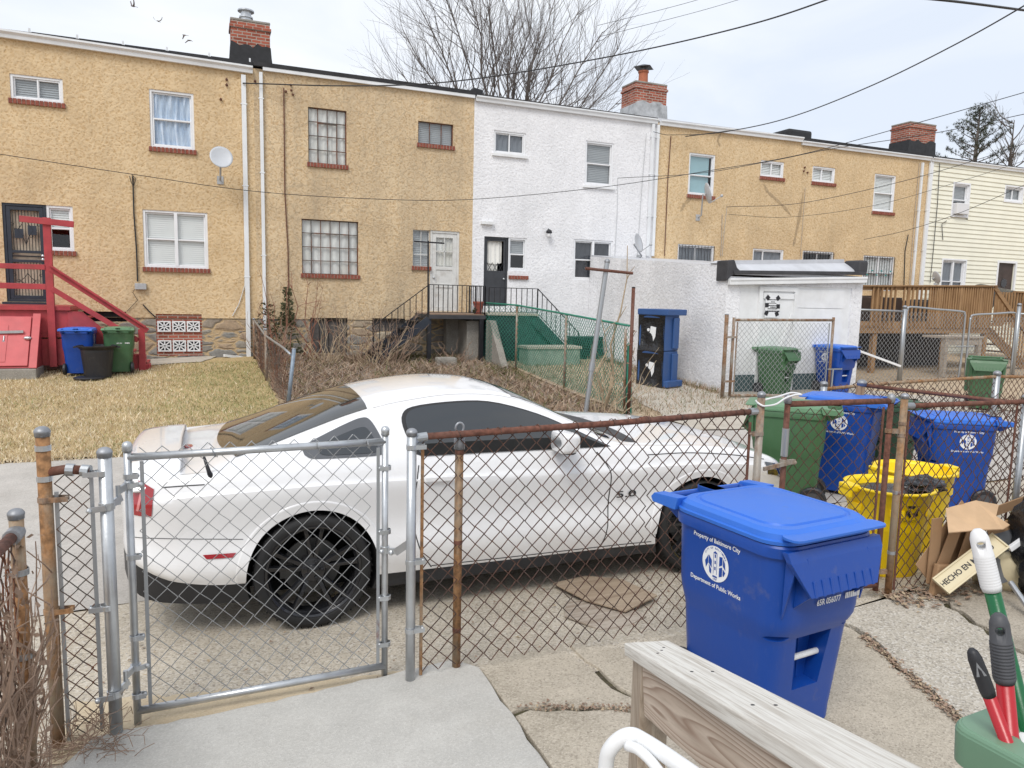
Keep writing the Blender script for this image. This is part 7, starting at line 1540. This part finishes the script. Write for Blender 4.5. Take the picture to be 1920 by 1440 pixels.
for lab, u, y, h, n, sp, mt, sd_, ra in (('tall reddish canes rising past the large casement window', 575, 18.1, 2.3, 9, .7, 'twig_red', 1, .012), ('thin reddish canes left of the cellar window by the downspout', 520, 17.9, 2.1, 10, .6, 'twig_red', 2, .011),
    ('pale dry stalks in front of the cellar window', 610, 17.3, 1.5, 22, 1.0, 'twig_pale', 3, .009), ('dense brown twigs between the two cellar windows', 665, 17.5, 1.4, 26, 1.1, 'twig', 4, .009), ('grey twiggy shrub beside the iron stairs', 735, 17.1, 1.5, 34, 1.2, 'twig', 5, .008),
    ('low brown twigs at the foot of the white downspout', 505, 16.8, 1.2, 26, .8, 'twig', 6, .009), ('broken stalks leaning over the iron stairs', 700, 16.9, 1.0, 22, 1.3, 'twig_pale', 7, .008), ('bent canes under the iron landing', 850, 17.2, .8, 12, .8, 'twig', 8, .009)):
    cane_shrub(lab, wx(u, 640, y), y, h, n, sp, mt, sd_, ra)
cane_shrub('slender pale sapling behind the clothes pole', 6.55, 11.4, 3.3, 4, .5, 'twig_pale', 9, .017, 'saplings by the green fence', .25); cane_shrub('bushy leaning stalks at the green fence end post', 6.35, 10.9, 1.2, 14, 1.0, 'twig_pale', 10, .009, 'saplings by the green fence', .3)
def ivy(label, boxes, n, seed, mat='ivy'):
    r_ = random.Random(seed); m = MB()
    for k in range(n):
        (x0, x1), (y0, y1), (z0, z1) = r_.choice(boxes); z = lerp(z0, z1, r_.random()**1.4); wdt = 1-.65*(z-z0)/(z1-z0); cx = (x0+x1)/2; p = V((cx+(r_.uniform(x0, x1)-cx)*wdt, r_.uniform(y0, y1), z)); a, b = r_.uniform(0, 6.3), r_.uniform(-.8, .8); s = r_.uniform(.025, .055); u = V((cos(a), sin(a)*.5, b))*s; w_ = V((-sin(a)*.6, -.4, .8))*s
        m.add([p-u, p+w_*.4-u*.1, p+u, p-w_], [(0,1,2,3)])
    return tag(m.build('ivy', M[mat], None), label, 'ivy')
ivy('dark ivy climbing round the two white downspouts', [((.95, 1.7), (18.0, 18.46), (.40, 1.75)), ((1.25, 2.2), (18.1, 18.46), (.45, 1.4)), ((1.6, 2.0), (18.35, 18.46), (1.2, 2.1))], 750, 3)
b1_ = plain('litter_brown', (.29,.195,.135), .9, 0, .3, 3); b2_ = plain('litter_tan', (.44,.34,.25), .9, 0, .25, 3); b3_ = plain('litter_grey', (.25,.21,.18), .9, 0, .25, 3); b4_ = plain('litter_green', (.11,.12,.035), .9, 0, .25, 3)
def lit(x, y, r):
    if r.random() < .12+.55*max(0, sin(x*1.3+2)*sin(y*1.1+.5))*(x > 4): return 3
    return r.choices((0, 1, 2), weights=(5, 3, 3))[0]
tag(blades('dead_weeds', [(b1_, lit), (b2_, 0), (b3_, 0), (b4_, 0)], 26000, lambda r: (r.uniform(1.3, 6.7), r.uniform(9.9, 18.3)), .15, .012, 2.2, 8, keep=lambda x, y, r: r.random() < (.45+.55*abs(sin(x*1.9)*sin(y*1.4+1)))*(1 if x < 4.9 or y > 12 else .35)), 'brown dead weeds and leaf litter filling the yard of the stained house', 'weeds')
tag(blades('dry_grass', [(b2_, lambda x, y, r: r.choice((0, 0, 1, 2))), (b1_, 0), (b4_, 0)], 5000, lambda r: (r.uniform(6.9, 9.9), r.uniform(10.6, 17.2)), .11, .008, 1.0, 9), 'thin pale dry grass behind the green fence', 'grass')
tag(blades('wall_weeds', [(b2_, lambda x, y, r: r.choice((0, 0, 1, 2))), (b1_, 0), (b4_, 0)], 1500, lambda r: (9.9-abs(r.gauss(0, .10)), r.uniform(12.4, 18)), .16, .008, .8, 19), 'dry weeds along the foot of the lean-to wall', 'weeds')
def leaves(label, n, region, seed, s0=.02, lift=.012, mats=None):
    r_ = random.Random(seed); m = MB()
    for k in range(n):
        x, y = region(r_); z = gh(x, y)+lift+r_.uniform(0, .02); a = r_.uniform(0, 6.3); s = s0*r_.uniform(.5, 1.4); c, d = cos(a)*s, sin(a)*s; t1, t2 = r_.uniform(-.6, .6)*s, r_.uniform(-.6, .6)*s
        m.add([(x-c, y-d, z+t1), (x+d*.6, y-c*.6, z), (x+c, y+d, z+t2), (x-d*.6, y+c*.6, z+.004)], [(0,1,2,3)], r_.choice((0, 0, 1)))
    o = m.build('fallen_leaves', [M['twig'], M['twig_pale']], None); o['kind'] = 'stuff'; return tag(o, label, 'leaves')
leaves('brown leaves scattered over the drive and sand by the lean-to', 500, lambda r: (r.uniform(7, 24), r.uniform(9.6, 14)), 4, .035)
leaves('dead leaves gathered along the fence foot by the tan post', 500, lambda r: (4.2+abs(r.gauss(0, .7)), 3.42+r.gauss(0, .09)), 5, .02, .03)
leaves('few dead leaves on the parking pad', 140, lambda r: (r.uniform(-1, 5), r.uniform(3.5, 4.6)), 6, .012, .006)
# small moss and weeds in the broken slabs
leaves('crumbs of soil and moss in the cracks of the old slabs', 700, lambda r: (lambda k: ((1.40+.62*k+r.gauss(0, .02), 3.09-.25*k+r.gauss(0, .02)) if r.random() < .4 else (1.98+.12*r.random()+r.gauss(0, .02), 2.8-1.4*k)))(r.random()), 7, .009, .008)
leaves('dry moss tufts in the long crack beside the blue cart', 700, lambda r: (lambda k: (3.62-.32*k+r.gauss(0, .022), 3.1-.9*k))(r.random()), 8, .010, .012)
# ---- dead vines smothering the left fence
t = thing('vine', 'tangle of brown dead vines covering the side fence at the lower left', 'vine', (-.67, 2.6, 0)); m = MB(); r_ = random.Random(17)
for k in range(520):
    y = 3.22-2.2*r_.random()**1.2; x = -.67-(3.14-y)*.032+r_.gauss(0, .028); z = r_.uniform(-.02, .55); p = V((x, y, z)); pts = [p]; d = V((r_.gauss(0, .25), r_.gauss(0, .6), 1))
    for i in range(r_.randint(3, 7)): d = (d+V((r_.gauss(0, .35), r_.gauss(0, .55), r_.gauss(.05, .45)))).normalized(); p = p+d*r_.uniform(.06, .16); p.x = lerp(p.x, -.67-(3.14-p.y)*.032, .35)+r_.gauss(0, .008); pts.append(p.copy())
    if max(q.z for q in pts) > 1.12: continue
    rd = r_.choice((.0016, .002, .0028, .004, .007)); m.tube(pts, [rd*lerp(1, .5, i/(len(pts)-1)) for i in range(len(pts))], 4, cap=False)
m.build('vine_stems', M['twig'], t); m = MB()
for k in range(900):
    y = 3.22-2.2*r_.random()**1.2; p = V((-.67-(3.14-y)*.032+r_.gauss(0, .035), y, r_.random()**.8*1.08)); s = r_.uniform(.008, .02); a = V((r_.gauss(0, 1), r_.gauss(0, 1), r_.gauss(0, 1))).normalized()*s; b = V((r_.gauss(0, 1), r_.gauss(0, 1), r_.gauss(0, 1))).normalized()*s; m.add([p-a, p+b*.6, p+a, p-b*.7], [(0,1,2,3)])
m.build('withered_leaves', M['twig'], t)
m = MB()
for k in range(150):
    p = V((-.52+r_.gauss(0, .09), 3.43+r_.gauss(0, .06), .005+abs(r_.gauss(0, .04)))); d = V((r_.gauss(0, 1), r_.gauss(0, .6), r_.gauss(.2, .4))); pts = [p]
    for i in range(4): d = (d+V((r_.gauss(0, .5), r_.gauss(0, .5), r_.gauss(-.05, .4)))).normalized(); p = p+d*.05; p.z = max(.004, p.z); pts.append(p.copy())
    m.tube(pts, .0016, 3, cap=False)
tag(m.build('brush_pile', M['twig'], None), 'nest of broken dead vine at the foot of the hinge post', 'brush')
m = MB(); m.add(*crumple((-.70, 3.05, .0), .16, .22, .07, 9, .3)); tag(m.build('stone', M['conc_old'], None, smooth=True), 'rounded lump of old concrete among the dead vines', 'stone')
# ------------------------------------------------------------------ wires overhead
def wire(label, pts, r=.012, sag=0): m = MB(); P = bez([at(u, v, y=y) for u, v, y in pts], 10); m.tube(P, r, 5); return tag(m.build('utility_wire', M['cable'], None), label, 'wire', 'overhead service wires')
wire('thick service wire climbing from the stained house past the bare tree to the top', [(455, 156, 18.4), (640, 161, 18.1), (800, 157, 17.4), (960, 138, 16.5), (1190, 97, 14.5), (1400, 48, 12), (1555, -2, 10), (1700, -60, 8.5)], .015)
wire('thick service wire rising from the tan house to the upper right corner', [(1285, 256, 18.4), (1400, 240, 17), (1500, 214, 15.5), (1640, 158, 13), (1790, 84, 10.8), (1925, 8, 9), (2050, -70, 8)], .014)
wire('thin wire running across the tan houses and rising along the white one to the right', [(-40, 283, 18.2), (250, 327, 18.3), (480, 359, 18.2), (700, 373, 18.0), (880, 374, 17.5), (1120, 352, 16), (1330, 320, 14.5), (1500, 290, 13), (1700, 236, 11), (1925, 172, 9.5)], .0075)
wire('thin wire from the white house rising above the second one to the right edge', [(1158, 334, 18.4), (1310, 325, 17), (1440, 303, 15), (1560, 279, 13.5), (1750, 250, 11.5), (1925, 213, 10)], .0075)
wire('thin wire from the tan wall rising over the cream house', [(1362, 388, 18.4), (1500, 381, 17.5), (1680, 343, 15.5), (1830, 300, 14), (1925, 268, 13)], .008)
wire('faint wire below it dipping along the tan wall', [(1366, 402, 18.4), (1480, 407, 18), (1640, 385, 16.5), (1800, 340, 15), (1925, 300, 14)], .006)
wire('thin wire leaving the barred white window and crossing the cream siding', [(1620, 449, 18.4), (1700, 432, 17.5), (1800, 399, 16), (1925, 345, 14.5)], .008)
wire('heavy cable crossing the top right corner', [(1700, -6, 9), (1800, 4, 9.2), (1925, 20, 9.5)], .022); wire('faint upper line in the sky right of the bare tree', [(1120, 48, 60), (1300, 2, 60), (1500, -60, 60)], .02); wire('faint lower line in the sky right of the bare tree', [(1120, 70, 60), (1300, 24, 60), (1410, -8, 60)], .02)
wire('wire from the tan house conduit looping to the white downspout', [(1225, 247, 18.35), (1245, 252, 18.2), (1262, 253, 18.3), (1340, 250, 18.1), (1420, 236, 17.2)], .008)
# ------------------------------------------------------------------ satellite dishes
def dish(label, u, v, r, face, base, arm=True, legpx=None):
    c = at(u, v, y=YF-.55); t = thing('satellite_dish', label, 'satellite dish', (base[0], YF, base[1]), 0, 'satellite dishes'); f = V(face).normalized(); _, ux_, uy_ = frame_of(f); m = MB(); rings = []
    for k in range(7): q = k/6; rings.append([c+ux_*(r*q*cos(a)*.93)+uy_*(r*q*sin(a))-f*(.16*r*(1-q*q)) for a in [j*2*pi/28 for j in range(28)]])
    vs = [p for g in rings[1:] for p in g]+[rings[0][0]]; n = 28; fs = [(i*n+j, i*n+(j+1) % n, (i+1)*n+(j+1) % n, (i+1)*n+j) for i in range(5) for j in range(n)]+[(6*n, (j+1) % n, j) for j in range(n)]; back = [tuple(V(p)-f*.012) for p in vs]; o_ = len(vs)
    m.add([tuple(p) for p in vs]+back, fs+[tuple(i+o_ for i in q[::-1]) for q in fs]+[(5*n+j, 5*n+(j+1) % n, 5*n+(j+1) % n+o_, 5*n+j+o_) for j in range(n)]); m.build('reflector', M['dish'], t, smooth=True)
    B = V((base[0], YF-.01, base[1])); m = MB(); m.tube([c-f*.08, c-f*.16, V((B.x, B.y-.16, B.z+.05)), B], .022, 8); m.box((B.x-.07, YF-.02, B.z-.09), (B.x+.07, YF-.002, B.z+.09)); m.build('mast', M['grey_plastic'], t)
    if arm: m = MB(); a = c-uy_*r*.95*(1 if uy_.z > 0 else -1); e = c+f*r*1.35-V((0, 0, r*.55)); m.tube([a, e], .012, 6); m.sphere(e, (.045, .05, .045), 0, 10, 6); m.build('feed_arm', M['grey_plastic'], t)
b = fx(413, 338); dish('round grey satellite dish on the first tan house, left of the white downspout', 415, 294, .26, (.1, -1, .42), b, False)
b = fx(1308, 408); dish('tilted satellite dish seen edge-on by the cyan window of the tan house', 1328, 362, .30, (.93, -.35, .25), b)
b = at(1200, 482, y=YF); dish('grey satellite dish on the white house above the lean-to roof', 1198, 455, .27, (.55, -.8, .25), (b.x-.05, b.z-.03))
b = fx(1752, 535); dish('small dish edge-on on the cream siding by the deck', 1756, 520, .22, (.9, -.3, .3), b, False)
# ------------------------------------------------------------------ birds
def bird(label, u, v, y, sc, flap, rot):
    c = at(u, v, y=y); m = MB(); rings = []
    for s, r in ((-.30, .01), (-.24, .05), (-.08, .085), (.08, .075), (.2, .035), (.38, .022), (.46, .03), (.54, .004)): rings.append([V((s, r*cos(a), r*.9*sin(a)+(.03 if s > .15 else 0))) for a in [j*pi/4 for j in range(8)]])
    m.rings(rings)
    for sd_ in (-1, 1): m.grid(lambda a, q: V((lerp(-.13, .10, a)*(1-.55*q)-.12*q*q, sd_*(.05+.75*q*cos(flap*q)), .03+.75*q*sin(flap*q)+.012*sin(pi*a))), 4, 8); m.grid(lambda a, q: V((lerp(-.13, .10, a)*(1-.55*q)-.12*q*q, sd_*(.05+.75*q*cos(flap*q)), .022+.75*q*sin(flap*q)+.004*sin(pi*a))), 4, 8, flip=True)
    T = Matrix.Translation(c) @ Matrix.Rotation(rot, 4, 'Z') @ Matrix.Scale(sc, 4); m.v = [tuple(T @ V(p)) for p in m.v]; return tag(m.build('bird', plain('bird_plumage', (.16,.13,.12), .8, 0, .3, 3), None, smooth=True), label, 'bird', 'birds flying above the tan roof')
bird('topmost bird high over the tan roof, wings raised', 250, 12, 70, .68, 1.0, .4); bird('second bird from the top, banking above the roof', 297, 40, 70, .6, .7, 1.1); bird('upper one of the close pair of birds, wings arched down', 346, 66, 70, .62, -.5, .2); bird('lower one of the close pair of birds nearest the chimney', 355, 76, 70, .62, -.35, .6)
